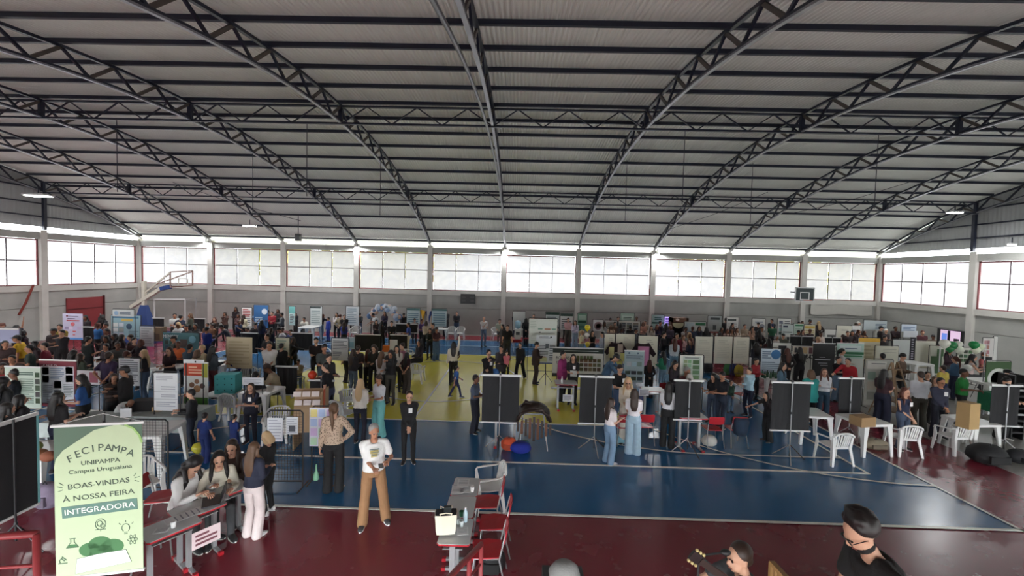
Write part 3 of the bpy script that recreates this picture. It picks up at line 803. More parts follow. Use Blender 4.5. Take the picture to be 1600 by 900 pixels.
# ---- plastic table
def tmpl(fn):
    st = {}
    def mk(*a, **k):
        if fn not in st: st[fn] = fn()
        return st[fn]
    return mk
def make_parts_table():
    L = []
    top = MB(); n = 20
    def rr_(w, r, z):
        p = []
        for cx, cy, a0 in ((w-r, w-r, 0), (-w+r, w-r, pi/2), (-w+r, -w+r, pi), (w-r, -w+r, 3*pi/2)):
            for i in range(5): a = a0+pi/2*i/4; p.append((cx+r*cos(a), cy+r*sin(a), z))
        return p
    top.loft([rr_(.345, .05, .66), rr_(.36, .06, .665), rr_(.36, .06, .705), rr_(.35, .055, .715)])
    L.append(('tabletop', top.mesh('tabletop', white_pl)))
    for sx in (-1, 1):
        for sy in (-1, 1):
            m = MB(); m.loft([[(sx*(.335+o-w*(a)), sy*(.335+o-w*b), z) for a, b in ((0, 0), (1, 0), (1, .35), (.35, .35), (.35, 1), (0, 1))] for z, w, o in ((0, .055, .03), (.35, .075, .012), (.67, .12, 0))])
            L.append(('leg', m.mesh('leg', white_pl)))
    return L
def make_parts_chair():
    L = []; m = MB()
    m.loft([[(x, y+.0, z+.015*cos(x*8)) for x, y in ((-.20, -.22), (0, -.235), (.20, -.22), (.215, 0), (.19, .20), (0, .215), (-.19, .20), (-.215, 0))] for z in (.395, .42)])
    L.append(('seat', m.mesh('seat', white_pl, False)))
    b = MB()
    for i in range(-3, 4):
        x = i*.052; b.bar((x*.95, .20, .44), (x*1.15, .29-abs(i)*.012, .76), .032, .014, (0, 1, 0))
    pts = []
    for i in range(9):
        a = pi*(i/8); pts.append((-.24*cos(a), .27+.02*sin(a), .70+.10*sin(a)))
    b.tube(pts, .022, 8); b.bar((-.20, .20, .43), (.20, .20, .43), .03, .05)
    L.append(('backrest', b.mesh('backrest', white_pl)))
    for s in (-1, 1):
        a = MB(); a.tube([(s*.24, .27, .70), (s*.265, .15, .655), (s*.27, -.08, .635), (s*.262, -.20, .62), (s*.255, -.235, .56)], [.022, .026, .03, .026, .02], 8, flat=.55)
        L.append(('armrest', a.mesh('armrest', white_pl, True)))
        f = MB(); f.loft([[(s*(.255+o)-s*w*a_, -.235-o*.6+w*b_, z) for a_, b_ in ((0, 0), (1, 0), (1, .3), (.3, .3), (.3, 1), (0, 1))] for z, w, o in ((0, .05, .035), (.4, .075, .0), (.60, .04, .0))])
        L.append(('leg', f.mesh('leg', white_pl)))
        g = MB(); g.loft([[(s*(.235+o)-s*w*a_, .235+o*1.1-w*b_, z) for a_, b_ in ((0, 0), (1, 0), (1, .3), (.3, .3), (.3, 1), (0, 1))] for z, w, o in ((0, .05, .05), (.42, .07, .0), (.72, .04, .02))])
        L.append(('leg', g.mesh('leg', white_pl)))
    return L
def make_parts_school_chair():
    L = []; m = MB()
    m.loft([[(x, y, z-.02*(y < -.15)) for x, y in ((-.19, -.20), (0, -.21), (.19, -.20), (.20, 0), (.18, .19), (-.18, .19), (-.20, 0))] for z in (.44, .46)])
    L.append(('seat', m.mesh('seat', red_pl)))
    b = MB(); n = 9; b.loft([[(x*sx, .215+q+.03*(1-(x/.2)**2), z) for x in [-.19+.38*i/8 for i in range(9)]]+[(x*sx, .227+q+.03*(1-(x/.2)**2), z) for x in [.19-.38*i/8 for i in range(9)]] for z, sx, q in ((.62, .9, 0), (.66, 1, .01), (.78, 1, .03), (.82, .88, .035))])
    L.append(('backrest', b.mesh('backrest', red_pl)))
    for s in (-1, 1):
        f = MB().tube([(s*.20, -.20, .012), (s*.185, -.17, .43), (s*.185, .16, .435)], .012, 8); L.append(('leg', f.mesh('leg', grey_m, True)))
        f = MB().tube([(s*.21, .27, .012), (s*.185, .17, .42), (s*.18, .22, .65), (s*.17, .245, .76)], .012, 8); L.append(('leg', f.mesh('leg', grey_m, True)))
    L.append(('crossbar', MB().tube([(-.19, .0, .425), (.19, .0, .425)], .010, 8).mesh('crossbar', grey_m)))
    return L
def make_parts_desk():
    L = []; w, d = .60, .46
    def o(s, z): return [(x*s, y*s, z) for x, y in ((-w/2+.03, -d/2), (w/2-.03, -d/2), (w/2, -d/2+.03), (w/2, d/2-.03), (w/2-.03, d/2), (-w/2+.03, d/2), (-w/2, d/2-.03), (-w/2, -d/2+.03))]
    L.append(('desktop', MB().loft([o(.985, .742), o(.985, .757)]).mesh('desktop', grey_top)))
    L.append(('edge_band', MB().loft([o(.99, .728), o(1.0, .733), o(1.0, .752)]).mesh('edge_band', red_pl)))
    L.append(('book_shelf', MB().box((0, .02, .63), (w*.72, d*.6, .012)).mesh('book_shelf', grey_m)))
    for s in (-1, 1):
        x = s*(w/2-.09)
        L.append(('leg', MB().box((x, .02, .38), (.05, .075, .70)).mesh('leg', grey_m)))
        L.append(('foot_bar', MB().box((x, 0, .035), (.05, .44, .035)).mesh('foot_bar', grey_m)))
        L.append(('foot_cap', MB().box((x, -.215, .028), (.06, .06, .056)).box((x, .215, .028), (.06, .06, .056)).mesh('foot_cap', red_pl)))
    return L
TP = {}
def place(kind, nm, cat, x, y, rz, label, group, z=0, sc=1):
    if kind not in TP: TP[kind] = kind()
    t = thing(nm, label, cat, (x, y, z), R(rz), group); t.scale = (sc,)*3
    for n, me in TP[kind]: obj(n, me, t)
    return t
def ptable(px, py, rz, lab, group='white plastic tables', z=0, sc=1, pz=0):
    p = at(px, py, z=pz); return place(make_parts_table, 'plastic_table', 'table', p.x, p.y, rz, lab, group, z, sc)
def pchair(px, py, rz, lab, group='white plastic armchairs', pz=0):
    p = at(px, py, z=pz); return place(make_parts_chair, 'plastic_armchair', 'chair', p.x, p.y, rz, lab, group)
def schair(px, py, rz, lab, pz=.45):
    p = at(px, py, z=pz); return place(make_parts_school_chair, 'school_chair', 'chair', p.x, p.y, rz, lab, 'red school chairs')
def desk(px, py, rz, lab, pz=.75, sc=1):
    p = at(px, py, z=pz); return place(make_parts_desk, 'school_desk', 'desk', p.x, p.y, rz, lab, 'grey school desks with red edges', 0, sc)
def mesh_frame(x0, x1, yt, yfoot, label, ztop=1.55, D2=None, xoff=0):
    A = at(x0, yfoot, z=0); B = at(x1, yfoot if D2 is None else yfoot, z=0)
    if D2: B = at(x1, yt, D=D2); B.z = 0
    w = math.hypot(B.x-A.x, B.y-A.y); rz = math.atan2(B.y-A.y, B.x-A.x); ztop = at(x0, yt, D=A.y).z
    t = thing('wire_mesh_panel', label, 'panel', ((A.x+B.x)/2, (A.y+B.y)/2, 0), rz, 'black wire mesh display panels')
    X = w/2; r = .05
    MB().tube([(-X, 0, .03), (-X, 0, ztop-r), (-X+r, 0, ztop), (X-r, 0, ztop), (X, 0, ztop-r), (X, 0, .03)], .014, 6).build('frame', black_m, t)
    mb = MB(); z = .15
    while z < ztop-.03: mb.bar((-X, 0, z), (X, 0, z), .004); z += .055
    x = -X+.05
    while x < X: mb.bar((x, 0, .15), (x, 0, ztop), .004); x += .055
    mb.build('wire_mesh', black_m, t)['kind'] = 'stuff'
    MB().tube([(-X, 0, .13), (X, 0, .13)], .012, 6).build('crossbar', black_m, t)
    for s in (-1, 1): MB().tube([(s*X, -.24, .015), (s*X, .24, .015)], .014, 6).build('foot', black_m, t)
    t['_top'] = ztop
    return t, X, ztop
# ================================================================ the welcome banner
def welcome_banner():
    x0, x1 = 84, 222
    D0, D1 = 4.60, 4.80
    A = at(x0, 672, D=D0); B = at(x1, 657, D=D1); a = at(90, 903, D=D0)
    w = math.hypot(B.x-A.x, B.y-A.y); rz = math.atan2(B.y-A.y, B.x-A.x); top = (A.z+B.z)/2; bot = a.z; h = top-bot
    t = thing('welcome_banner', 'pale green printed welcome banner with dark green lettering on a tripod at the left front', 'banner', ((A.x+B.x)/2, (A.y+B.y)/2, 0), rz)
    X = w/2
    def P(u, v): return (-X+u*w, top-v*h)
    pale = cm((186, 204, 166), .55); dk = cm((66, 84, 70), .6); leafg = cm((70, 120, 74), .6); teal = cm((92, 128, 116), .6); wh = cm((238, 242, 232), .6); ln = cm((86, 110, 88), .6)
    box('banner_cloth', (0, 0, bot+h/2), (w, .008, h), cm((76, 104, 84), .55), t)
    # pale field with the top left corner swept away
    mb = MB(); pts = [P(0, 1), P(1, 1), P(1, .12), P(.96, .06), P(.86, .015), P(.70, .0), P(.45, .03), P(.10, .155), P(.02, .21), P(0, .26)]
    mb.quad([(x, -.0055, z) for x, z in pts]); mb.quad([(x, -.0040, z) for x, z in reversed(pts)])
    for i in range(len(pts)):
        p, q = pts[i], pts[(i+1) % len(pts)]; mb.quad([(p[0], -.004, p[1]), (q[0], -.004, q[1]), (q[0], -.0055, q[1]), (p[0], -.0055, p[1])])
    mb.build('pale_field', pale, t)
    mb = MB(); q = [P(.80, .004), P(.90, .03), P(.97, .08), P(1, .13)]; 
    for i in range(3): mb.bar((q[i][0], -.007, q[i][1]), (q[i+1][0], -.007, q[i+1][1]), .022, .003, (0, 1, 0))
    mb.build('green_swoosh', cm((150, 190, 110), .6), t)
    def TX(s, u, v, size, m=dk, rot=0, width=None):
        x, z = P(u, v); text(s, t, Matrix.Translation((x, -.008, z)) @ Matrix.Rotation(-rot, 4, 'Y') @ VERT, size, m, width=width)
    word = 'FECIPAMPA'; n = len(word); cx, cr = .52, .62
    for i, ch in enumerate(word):
        u = .15+.745*(i+.5)/n; tt = (u-.52)/.38; v = .15+.085*tt*tt*(1.0 if tt < 0 else .72); ang = -math.atan(tt*.42)
        TX(ch, u, v+.02, .135*w, dk, ang)
    TX('UNIPAMPA', .52, .255, .068*w*1.2, dk, .04, .44*w); TX('Campus Uruguaiana', .52, .305, .075*w, dk, .05, .72*w)
    TX('BOAS-VINDAS', .50, .405, .10*w, dk, .06, .70*w); TX('À NOSSA FEIRA', .50, .485, .10*w, dk, .06, .82*w)
    x, z = P(.51, .556); o = MB().box((0, 0, 0), (.86*w, .004, .075*h)).build('title_strip', teal, t, loc=(x, -.009, z)); o.rotation_euler.y = -.055
    x, z = P(.51, .573); text('INTEGRADORA', t, Matrix.Translation((x, -.0125, z)) @ Matrix.Rotation(-.055, 4, 'Y') @ VERT, .105*w, wh, width=.80*w)
    def strokes(nm, L, wd=.008, m=ln):
        b = MB()
        for seg in L:
            for i in range(len(seg)-1):
                p, q = P(*seg[i]), P(*seg[i+1]); b.bar((p[0], -.008, p[1]), (q[0], -.008, q[1]), wd, .003, (0, 1, 0))
        b.build(nm, m, t)
    strokes('sparkle_mark', [[(.03, .39), (.09, .40)], [(.05, .365), (.10, .385)], [(.04, .425), (.09, .415)], [(.90, .355), (.93, .335)], [(.91, .37), (.97, .36)], [(.91, .385), (.96, .395)]], .007)
    circ = lambda u, v, r, n=14, a0=0, a1=2*pi: [(u+r*cos(a0+(a1-a0)*i/n), v+r*.62*sin(a0+(a1-a0)*i/n)) for i in range(n+1)]
    strokes('globe_drawing', [circ(.51, .665, .06), circ(.50, .66, .03), circ(.53, .675, .022), [(.45, .70), (.57, .70)], [(.51, .70), (.51, .712)]], .007)
    strokes('flask_drawing', [[(.17, .745), (.17, .77), (.12, .805), (.26, .805), (.21, .77), (.21, .745)], [(.155, .745), (.225, .745)]], .007)
    mb = MB(); mb.loft([[(P(u, v)[0], yy, P(u, v)[1]) for u, v in ((.13, .802), (.25, .802), (.225, .785), (.155, .785))] for yy in (-.0085, -.006)]); mb.build('flask_liquid', leafg, t)
    strokes('bulb_drawing', [circ(.80, .705, .045, 14, 2.2, 7.2), [(.78, .735), (.82, .735)], [(.78, .745), (.82, .745)], [(.74, .68), (.72, .67)], [(.87, .68), (.89, .67)], [(.80, .665), (.80, .655)]], .007)
    strokes('atom_drawing', [[(.88+.06*cos(a)*cos(r)-.02*sin(a)*sin(r), .79+.6*(.06*cos(a)*sin(r)+.02*sin(a)*cos(r))) for a in [2*pi*i/14 for i in range(15)]] for r in (0, 1.05, 2.1)], .005)
    strokes('microscope_drawing', [[(.03, .905), (.13, .905)], [(.05, .90), (.04, .885), (.08, .865)], [(.07, .86), (.12, .885)], [(.06, .87), (.10, .89)]], .010)
    # plain leafy crown over an open book
    for u, v, r in ((.50, .80, .135), (.38, .83, .12), (.64, .825, .135), (.52, .86, .14)):
        x, z = P(u, v); b = MB(); b.loft([[(x+r*w*cos(2*pi*k/20), yy, z+r*w*.8*sin(2*pi*k/20)) for k in range(20)] for yy in (-.0085, -.006)]); b.build('green_crown', leafg, t)
    for s, pts in ((0, ((.24, .885), (.50, .865), (.50, .965), (.22, .985))), (1, ((.50, .865), (.80, .855), (.86, .94), (.50, .965)))):
        b = MB(); b.loft([[(P(u, v)[0], yy, P(u, v)[1]) for u, v in reversed(pts)] for yy in (-.0105, -.006)]); b.build('book_page', wh, t)
    strokes('book_outline', [[(.24, .885), (.50, .865), (.80, .855), (.86, .94), (.50, .965), (.22, .985), (.24, .885)], [(.50, .865), (.50, .965)]], .008)
    box('top_rail', (0, 0, top+.012), (w+.05, .03, .028), bar_white, t); box('bottom_rail', (0, 0, bot-.01), (w+.02, .03, .03), bar_white, t)
    MB().tube([(-X, .01, top+.02), (.02, .03, top+.13), (X, .01, top+.02)], .003, 5).build('cord', bar_white, t)
    tripod(t, top+.14, .02, .05, .40)
welcome_banner()
# near left: big dark screen seen edge-on, with teal edge
A = at(2, 655, D=5.4); B = at(40, 676, D=5.0)
def left_screen():
    a = at(2, 783, D=5.5); b = at(54, 800, D=5.9); A = Vector((a.x, a.y)); B = Vector((b.x, b.y)); w = (B-A).length+.25; rz = math.atan2(B.y-A.y, B.x-A.x)
    t = thing('roll_up_screen', 'large black screen at the left edge of the photo, seen almost from behind', 'screen', ((a.x+b.x)/2-.1, (a.y+b.y)/2, 0), rz, 'black roll-up screens seen from behind')
    top, bot = 1.93, .55
    box('fabric', (0, 0, (top+bot)/2), (w, .012, top-bot), fab_black, t); box('teal_edge', (w/2+.02, 0, (top+bot)/2), (.03, .014, top-bot), cm((120, 180, 185)), t)
    box('top_bar', (0, 0, top+.02), (w+.04, .05, .05), bar_white, t); box('bottom_bar', (0, 0, bot-.02), (w+.03, .04, .03), bar_white, t); tripod(t, top+.05, 0, -.05, .4)
left_screen()
# front left red rail
rail_red = mat('red_rail_paint', (.30, .035, .04), .45, noise=.25, nscale=6)
def railing(label, pts, posts, rails, nm='guard_rail'):
    t = thing(nm, label, 'railing')
    MB().tube(pts, .028, 10).build('handrail', rail_red, t, True)
    for p, z0 in posts: MB().tube([(p[0], p[1], z0), tuple(p)], .024, 8).build('post', rail_red, t, True)
    for a, b in rails: MB().tube([a, b], .014, 8).build('rail_bar', rail_red, t, True)
p0 = at(-60, 842, D=3.0); p1 = at(57, 834, D=3.0); 
railing('faded red metal guard rail at the bottom left corner', [p0, p1], [(p1, 0), ((p0.x+.1, p0.y, p0.z), 0)], [((p0.x, p0.y, p0.z-d), (p1.x, p1.y, p1.z-d)) for d in (.25, .5, .75)])
p0 = at(752, 850, D=4.3); p1 = at(690, 915, D=3.45)
dv = (p1-p0); p2 = p0+dv*.35; p3 = p0+dv*1.8
railing('red stair handrail rising towards the camera at the bottom centre', [p0, p3], [(p0, 0), (p2, 0), (p0+dv*1.2, 0)], [(Vector(p0)-Vector((0, 0, d)), Vector(p3)-Vector((0, 0, d))) for d in (.22, .44)])
# bleacher step the spectator stands on (below the picture)
tag(MB().box((0, 0, 0), (6, 1.6, .75)).build('trim_1', concrete, loc=(5.4, 3.5, .375)), kind='structure')
# ---- desks and chairs in the front centre
desk(713, 826, 90, 'nearest grey school desk of the front centre row of three, cream bag on it', sc=.95)
desk(720, 788, 90, 'grey school desk in the middle of the front centre row', sc=.95)
desk(728, 757, 90, 'grey school desk farthest in the front centre row, papers on it', sc=.95)
schair(762, 857, -90, 'red school chair nearest the camera beside the front centre desks')
schair(771, 815, -90, 'red school chair in the middle beside the front centre desks')
schair(762, 783, -90, 'red school chair farthest beside the front centre desks')
p = at(764, 757, z=.42); place(make_parts_chair, 'plastic_armchair', 'chair', p.x, p.y, -80, 'white plastic armchair behind the red chairs at the end of the front centre desks', 'white plastic armchairs')
# left registration desks
for (px, py, lab) in ((266, 822, 'grey school desk nearest the camera in the registration row by the welcome banner'), (309, 793, 'grey school desk in the middle of the registration row, pink sign taped on its front'), (350, 765, 'grey school desk at the far end of the registration row, laptop and forms on it')):
    d = desk(px, py, 57, lab, sc=1.0)
schair(233, 830, 150, 'red school chair beside the welcome banner, behind the registration desks')
schair(253, 775, 110, 'red school chair under the seated woman in the white blouse')
def paper(px, py, z, sz, rz, lab, c=(226, 228, 228), n=5, group='papers on the desks'):
    p = at(px, py, z=z); t = thing('paper_sheet', lab, 'paper', (p.x, p.y, z), R(rz), group)
    box('sheet', (0, 0, .002), (sz[0], sz[1], .003), cm(c, .7), t); mb = MB()
    for i in range(n): mb.box((0, sz[1]*(.38-.76*i/n), .0045), (sz[0]*.8, sz[1]*.04, .001))
    mb.build('text_lines', cm((150, 152, 160)), t); return t
paper(288, 806, .758, (.20, .42), -35, 'long white attendance sheet on the near registration desk')
paper(252, 829, .758, (.16, .12), 20, 'small white card at the near corner of the registration desks')
paper(715, 764, .758, (.19, .26), 5, 'left of the white printed forms on the farthest centre desk'); paper(730, 763, .758, (.19, .26), -4, 'right of the white printed forms on the farthest centre desk')
paper(724, 755, .762, (.19, .24), 2, 'white form lying over the others on the farthest centre desk'); paper(723, 830, .758, (.15, .17), 10, 'white napkin on the nearest centre desk by the cream bag')
paper(345, 778, .758, (.20, .15), 30, 'white form beside the laptop on the registration row')
# pink sign on the desk front
p = at(310, 822, D=at(309, 793, z=.75).y-.27)
t = thing('paper_sign', 'pale pink paper sign taped to the front of the registration desks', 'sign', at(311, 827, D=at(311, 808, z=.75).y+.12), R(57))
M = MB().box((0, -.262, 0), (.34, .004, .24)).build('sheet', cm((226, 206, 208)), t); mb = MB(); rows(mb, -.13, .09, .13, -.09, 3, random.Random(2), -.266); mb.build('text_lines', cm((120, 70, 80)), t)
def laptop(px, py, z, rz, lab):
    p = at(px, py, z=z); t = thing('laptop', lab, 'laptop', (p.x, p.y, z), R(rz))
    box('keyboard_base', (0, 0, .01), (.33, .22, .016), cm((60, 60, 64), .4), t)
    o = box('screen', (0, .15, .10), (.33, .012, .21), cm((30, 30, 34), .3), t); o.rotation_euler.x = -.35; return t
laptop(330, 784, .758, -55, 'black laptop open in front of the woman in the white blouse')
def bottle(px, py, z, lab, c=(190, 215, 225), h=.2, r=.032, capc=(240, 240, 240), name='water_bottle', cat='bottle'):
    p = at(px, py, z=z); t = thing(name, lab, cat, (p.x, p.y, z))
    MB().lathe([(r*.9, 0), (r, .01), (r, h*.62), (r*.45, h*.85), (r*.4, h*.92)], (0, 0, 0), 12).build('bottle_body', cm(c, .15), t, True)
    MB().lathe([(r*.48, h*.9), (r*.48, h)], (0, 0, 0), 10).build('cap', cm(capc), t); return t
bottle(727, 815, .757, 'clear water bottle on the nearest centre desk', h=.21)
def cup(px, py, z, lab, c=(240, 240, 238)):
    p = at(px, py, z=z); t = tag(MB().lathe([(.025, 0), (.035, .085), (.032, .085), (.023, .006)], (0, 0, 0), 12).build('paper_cup', cm(c), None, True, loc=(p.x, p.y, z)), lab, 'cup', 'small cups on the desks')
cup(738, 768, .757, 'white cup on the farthest centre desk'); cup(716, 818, .757, 'clear cup beside the cream bag', (205, 215, 215)); cup(721, 822, .757, 'short cup by the water bottle', (200, 210, 210)); cup(271, 824, .757, 'white paper roll standing on the near registration desk')
def tote():
    p = at(697, 833, z=.757); t = thing('tote_bag', 'cream canvas tote bag standing on the nearest centre desk', 'bag', (p.x-.01, p.y+.03, .757), R(8))
    w, d, h = .13, .07, .27
    mb = MB(); o = lambda s, z, q=0: [(x*s*w, y*s*d+q, z) for x, y in ((-1, -1), (-.3, -1.12), (.4, -1.08), (1, -1), (1.05, 0), (1, 1), (.2, 1.1), (-1, 1), (-1.04, .1))]
    mb.loft([o(.92, 0), o(1.0, .05), o(1.05, .16), o(1.12, h)]); mb.loft([o(1.02, h-.01), o(1.06, h+.006)], 1)
    mb.build('bag_body', [cm((226, 218, 196), .8), cm((30, 32, 36), .9)], t)
    for s in (-1, 1): MB().tube([(-.07, s*d*1.08, h), (-.08, s*d*1.3, h+.03), (0, s*d*1.5, h+.02-.03*s), (.08, s*d*1.3, h+.03), (.07, s*d*1.08, h)], .007, 6).build('handle', cm((226, 218, 196), .8), t)
    mb = MB().box((.02, 0, h+.03), (.10, .05, .10)).build('dark_folder', cm((28, 34, 34)), t)
tote()
p = at(721, 806, z=.757); tag(MB().lathe([(.03, 0), (.034, .07), (.02, .075)], (0, 0, 0), 12).build('green_cup', cm((30, 90, 60)), None, True, loc=(p.x, p.y, .757)), 'dark green cup beside the cream bag', 'cup')
def blob_bag(px, py, lab, c, s=(.22, .14, .30), name='backpack', z=0, pz=0, strap=True, rz=0):
    p = at(px, py, z=pz); t = thing(name, lab, 'bag', (p.x, p.y, z), R(rz)); rr = random.Random(int(px))
    rs = []
    for j in range(8):
        f = j/7; a = (sin(pi*(.12+.80*f)))**.5; rs.append([(s[0]*a*cos(2*pi*k/14)*(1+.06*sin(k*3+j)), s[1]*a*sin(2*pi*k/14), s[2]*f) for k in range(14)])
    MB().loft(rs).build('bag_body', cm(c, .8, True), t, True)
    if strap:
        MB().tube([(-.05, -s[1]*.2, s[2]*.93), (0, -s[1]*.2, s[2]*1.12), (.05, -s[1]*.2, s[2]*.93)], .010, 6).build('handle', cm((40, 40, 44)), t)
        MB().box((0, -s[1]*.92, s[2]*.38), (s[0]*1.1, .05, s[2]*.4)).build('front_pocket', cm(tuple(int(q*.8) for q in c), .8), t)
    return t
blob_bag(768, 893, 'black backpack on the floor under the nearest red chair', (24, 24, 26), (.20, .14, .36))
blob_bag(74, 792, 'pale purple quilted backpack on the floor left of the welcome banner', (120, 108, 128), (.22, .15, .42))
blob_bag(813, 706, 'bright blue plastic sack on the floor under the saddle', (30, 46, 150), (.26, .2, .24), 'sack', strap=False)
t = blob_bag(795, 703, 'orange and black tool bag on the floor by the left black screen', (200, 78, 44), (.20, .12, .30))
blob_bag(1108, 696, 'white shopping bag under the red chair beside the third black screen', (190, 188, 180), (.2, .14, .26), 'shopping_bag', strap=False)
blob_bag(1366, 700, 'beige duffel bag on the floor beside the white table on the right', (150, 138, 118), (.34, .18, .24), 'duffel_bag')
blob_bag(1541, 722, 'large black bag on the floor at the right', (20, 20, 22), (.42, .3, .42), 'suitcase')
blob_bag(1592, 722, 'dark backpack at the right edge of the photo', (36, 36, 40), (.26, .2, .3))
blob_bag(881, 912, 'grey hooded jacket thrown over a seat at the bottom edge', (128, 128, 126), (.19, .14, .26), 'jacket', z=0.62, pz=.62, strap=False)['category'] = 'jacket'
tag(MB().box((0, 0, 0), (.5, .45, .62)).build('low_crate', cm((60, 60, 62)), loc=(at(881, 905, z=.62).x, at(881, 905, z=.62).y, .31)), 'dark crate under the grey hooded jacket at the bottom edge', 'crate')
blob_bag(820, 698, 'teal bag on the floor beside the blue sack', (50, 110, 120), (.12, .1, .16), 'pouch', strap=False)
blob_bag(967, 692, 'pale blue plastic bag on the floor behind the girl in jeans', (130, 180, 195), (.18, .14, .2), 'plastic_bag', strap=False)
# ================================================================ SCREENS AND BOARDS
back_screen(752, 814, 585, 660, 706, 'black roll-up screen on a silver pole left of the brown saddle', 588, 782)
back_screen(905, 959, 586, 662, 708, 'black roll-up screen on a silver pole behind the two girls in jeans', 591, 931)
back_screen(1054, 1099, 594, 656, 710, 'black roll-up screen on a silver pole beside the girl with very long black hair', 595, 1077)
back_screen(1206, 1270, 597, 673, 721, 'widest black roll-up screen on a silver pole, reaching arm beside it', 598, 1237)
back_screen(1311, 1350, 590, 653, 690, 'narrow black roll-up screen behind the white table with the small carton', 592, 1329)
back_screen(1549, 1597, 602, 666, 712, 'black roll-up screen on a silver pole near the right edge of the photo', 603, 1573)
back_screen(431, 465, 573, 617, 640, 'black roll-up screen in the yellow zone beside the man in the khaki shirt', 573, pole=False)
back_screen(482, 522, 597, 640, 665, 'black roll-up screen with a bright bar under the orange balloon', 592, 503)
G2 = 'low black screens among the crowd'
back_screen(455, 489, 520, 547, 572, 'low black screen beneath the seated boys left of the centre', 521, pole=False, group=G2)
back_screen(553, 594, 522, 549, 572, 'low black screen beside the white stand left of the centre', 524, pole=False, group=G2)
back_screen(376, 403, 520, 552, 568, 'low black screen behind the brown paper panel', 521, pole=False, group=G2)
back_screen(610, 637, 523, 545, 568, 'low black screen under the boy in the blue shirt', 524, pole=False, group=G2)
back_screen(618, 652, 506, 520, 548, 'farther low black screen behind the boy in the blue shirt', 506, pole=False, group=G2)
back_screen(128, 146, 511, 560, 575, 'dark screen right of the bluish backlit banner', 511, pole=False, group=G2)
back_screen(238, 256, 497, 511, 540, 'small dark screen right of the blue hoop padding', 497, pole=False, group=G2)
back_screen(302, 320, 498, 519, 535, 'dark screen at the foot of the first back wall bay', 498, pole=False, group=G2)
back_screen(1236, 1271, 525, 541, 565, 'dark screen over the curved white banner on the right', 526, 1252, group=G2)
back_screen(1284, 1315, 527, 541, 565, 'dark screen above the black banner with white script', 528, 1300, group=G2)
W = (228, 228, 224); BK = (40, 42, 44); GR = (120, 122, 124); GN = (46, 110, 78); BL = (90, 140, 175); MR = (120, 30, 46)
gp = 'posters along the back wall'; gm = 'posters among the stands'
P_ = board
def std(hc=GR, n=6): return [('r', .06, .04, .94, .16, hc), ('t', .08, .22, .92, .9, GR, n)]
# back wall row
P_(378, 393, 481, 509, 1.9, 'pale poster with red print at the back wall behind the seated girls', W, [('t', .1, .05, .9, .5, (170, 60, 60), 5), ('t', .1, .55, .9, .95, GR, 4)], group=gp)
P_(397, 419, 477, 512, 2.0, 'blue poster with a white emblem behind the man in the light blue shirt', (60, 110, 165), [('c', .55, .1, .95, .45, (225, 232, 240)), ('t', .08, .5, .6, .9, (180, 205, 225), 4)], group=gp)
P_(452, 461, 479, 508, 2.0, 'narrow teal and white banner beside the third back column', (200, 225, 222), [('r', 0, 0, 1, .35, (120, 190, 185)), ('t', .15, .4, .85, .9, GR, 6)], group=gp)
P_(485, 503, 479, 508, 2.0, 'whiteboard with dark top strip left of the girl in the black dress', (215, 220, 218), [('r', 0, .0, .9, .09, (60, 72, 72)), ('t', .1, .2, .85, .9, (150, 165, 165), 7)], group=gp)
P_(541, 561, 479, 508, 2.0, 'framed whiteboard at the fourth back column', (220, 224, 226), [('t', .1, .08, .8, .9, (160, 175, 185), 8)], group=gp)
P_(636, 656, 482, 508, 2.0, 'pale blue poster with green header left of the yellow and blue flags', (196, 212, 214), [('r', .0, .0, 1, .12, (66, 110, 110)), ('t', .1, .25, .9, .95, (120, 150, 160), 6)], group=gp)
P_(675, 698, 483, 510, 2.0, 'pale blue poster with green header right of the yellow and blue flags', (190, 208, 212), [('r', .0, .0, 1, .1, (66, 110, 110)), ('t', .1, .2, .9, .95, (120, 150, 160), 6)], group=gp)
P_(802, 821, 487, 516, 1.95, 'blank whiteboard in grey frame right of the middle back column', (218, 220, 214), [], group=gp)
P_(853, 874, 488, 515, 1.95, 'white poster with dark green header behind the large flow chart', (205, 212, 206), [('r', 0, 0, 1, .14, (44, 74, 60)), ('t', .1, .22, .9, .95, GR, 6)], group=gp)
P_(876, 895, 490, 515, 1.95, 'white poster with dark header behind the man in the pink shirt', W, [('r', 0, 0, 1, .16, (60, 80, 70)), ('t', .1, .3, .9, .95, GR, 5)], group=gp)
P_(903, 917, 490, 517, 1.95, 'green poster left of the yellow balloon', (120, 165, 140), [('r', .05, .42, .95, .55, (40, 84, 62)), ('r', .1, .08, .9, .36, (180, 205, 188)), ('t', .1, .6, .9, .95, (70, 120, 95), 4)], group=gp)
P_(970, 991, 490, 512, 1.95, 'green and white poster standing highest over the crowd right of the centre', (170, 195, 178), [('r', .1, .15, .9, .5, (205, 220, 208)), ('t', .2, .22, .8, .42, (50, 100, 76), 2)], group=gp)
P_(1019, 1038, 492, 514, 1.95, 'green and white poster left of the violet light panel', (170, 198, 180), [('r', 0, .5, 1, .62, (60, 105, 82)), ('t', .2, .15, .8, .4, (60, 110, 86), 2)], group=gp)
P_(1107, 1128, 494, 522, 1.9, 'silver grey poster with dark label on the right, reddish strip below', (176, 182, 182), [('r', .15, .08, .85, .2, (70, 78, 78)), ('r', .35, .5, .6, .75, (80, 86, 90)), ('r', .1, .85, .9, .95, (160, 90, 90))], group=gp)
P_(1136, 1154, 496, 520, 1.9, 'white poster with dark title behind the person in black', W, [('r', .05, .1, .8, .22, (80, 90, 88)), ('t', .1, .35, .9, .9, (190, 190, 190), 4)], group=gp)
P_(1176, 1196, 498, 516, 1.9, 'whiteboard with scribbles right of the eighth back column', W, [('t', .2, .15, .8, .35, (140, 150, 170), 2), ('c', .55, .4, .95, .9, (150, 155, 165))], group=gp)
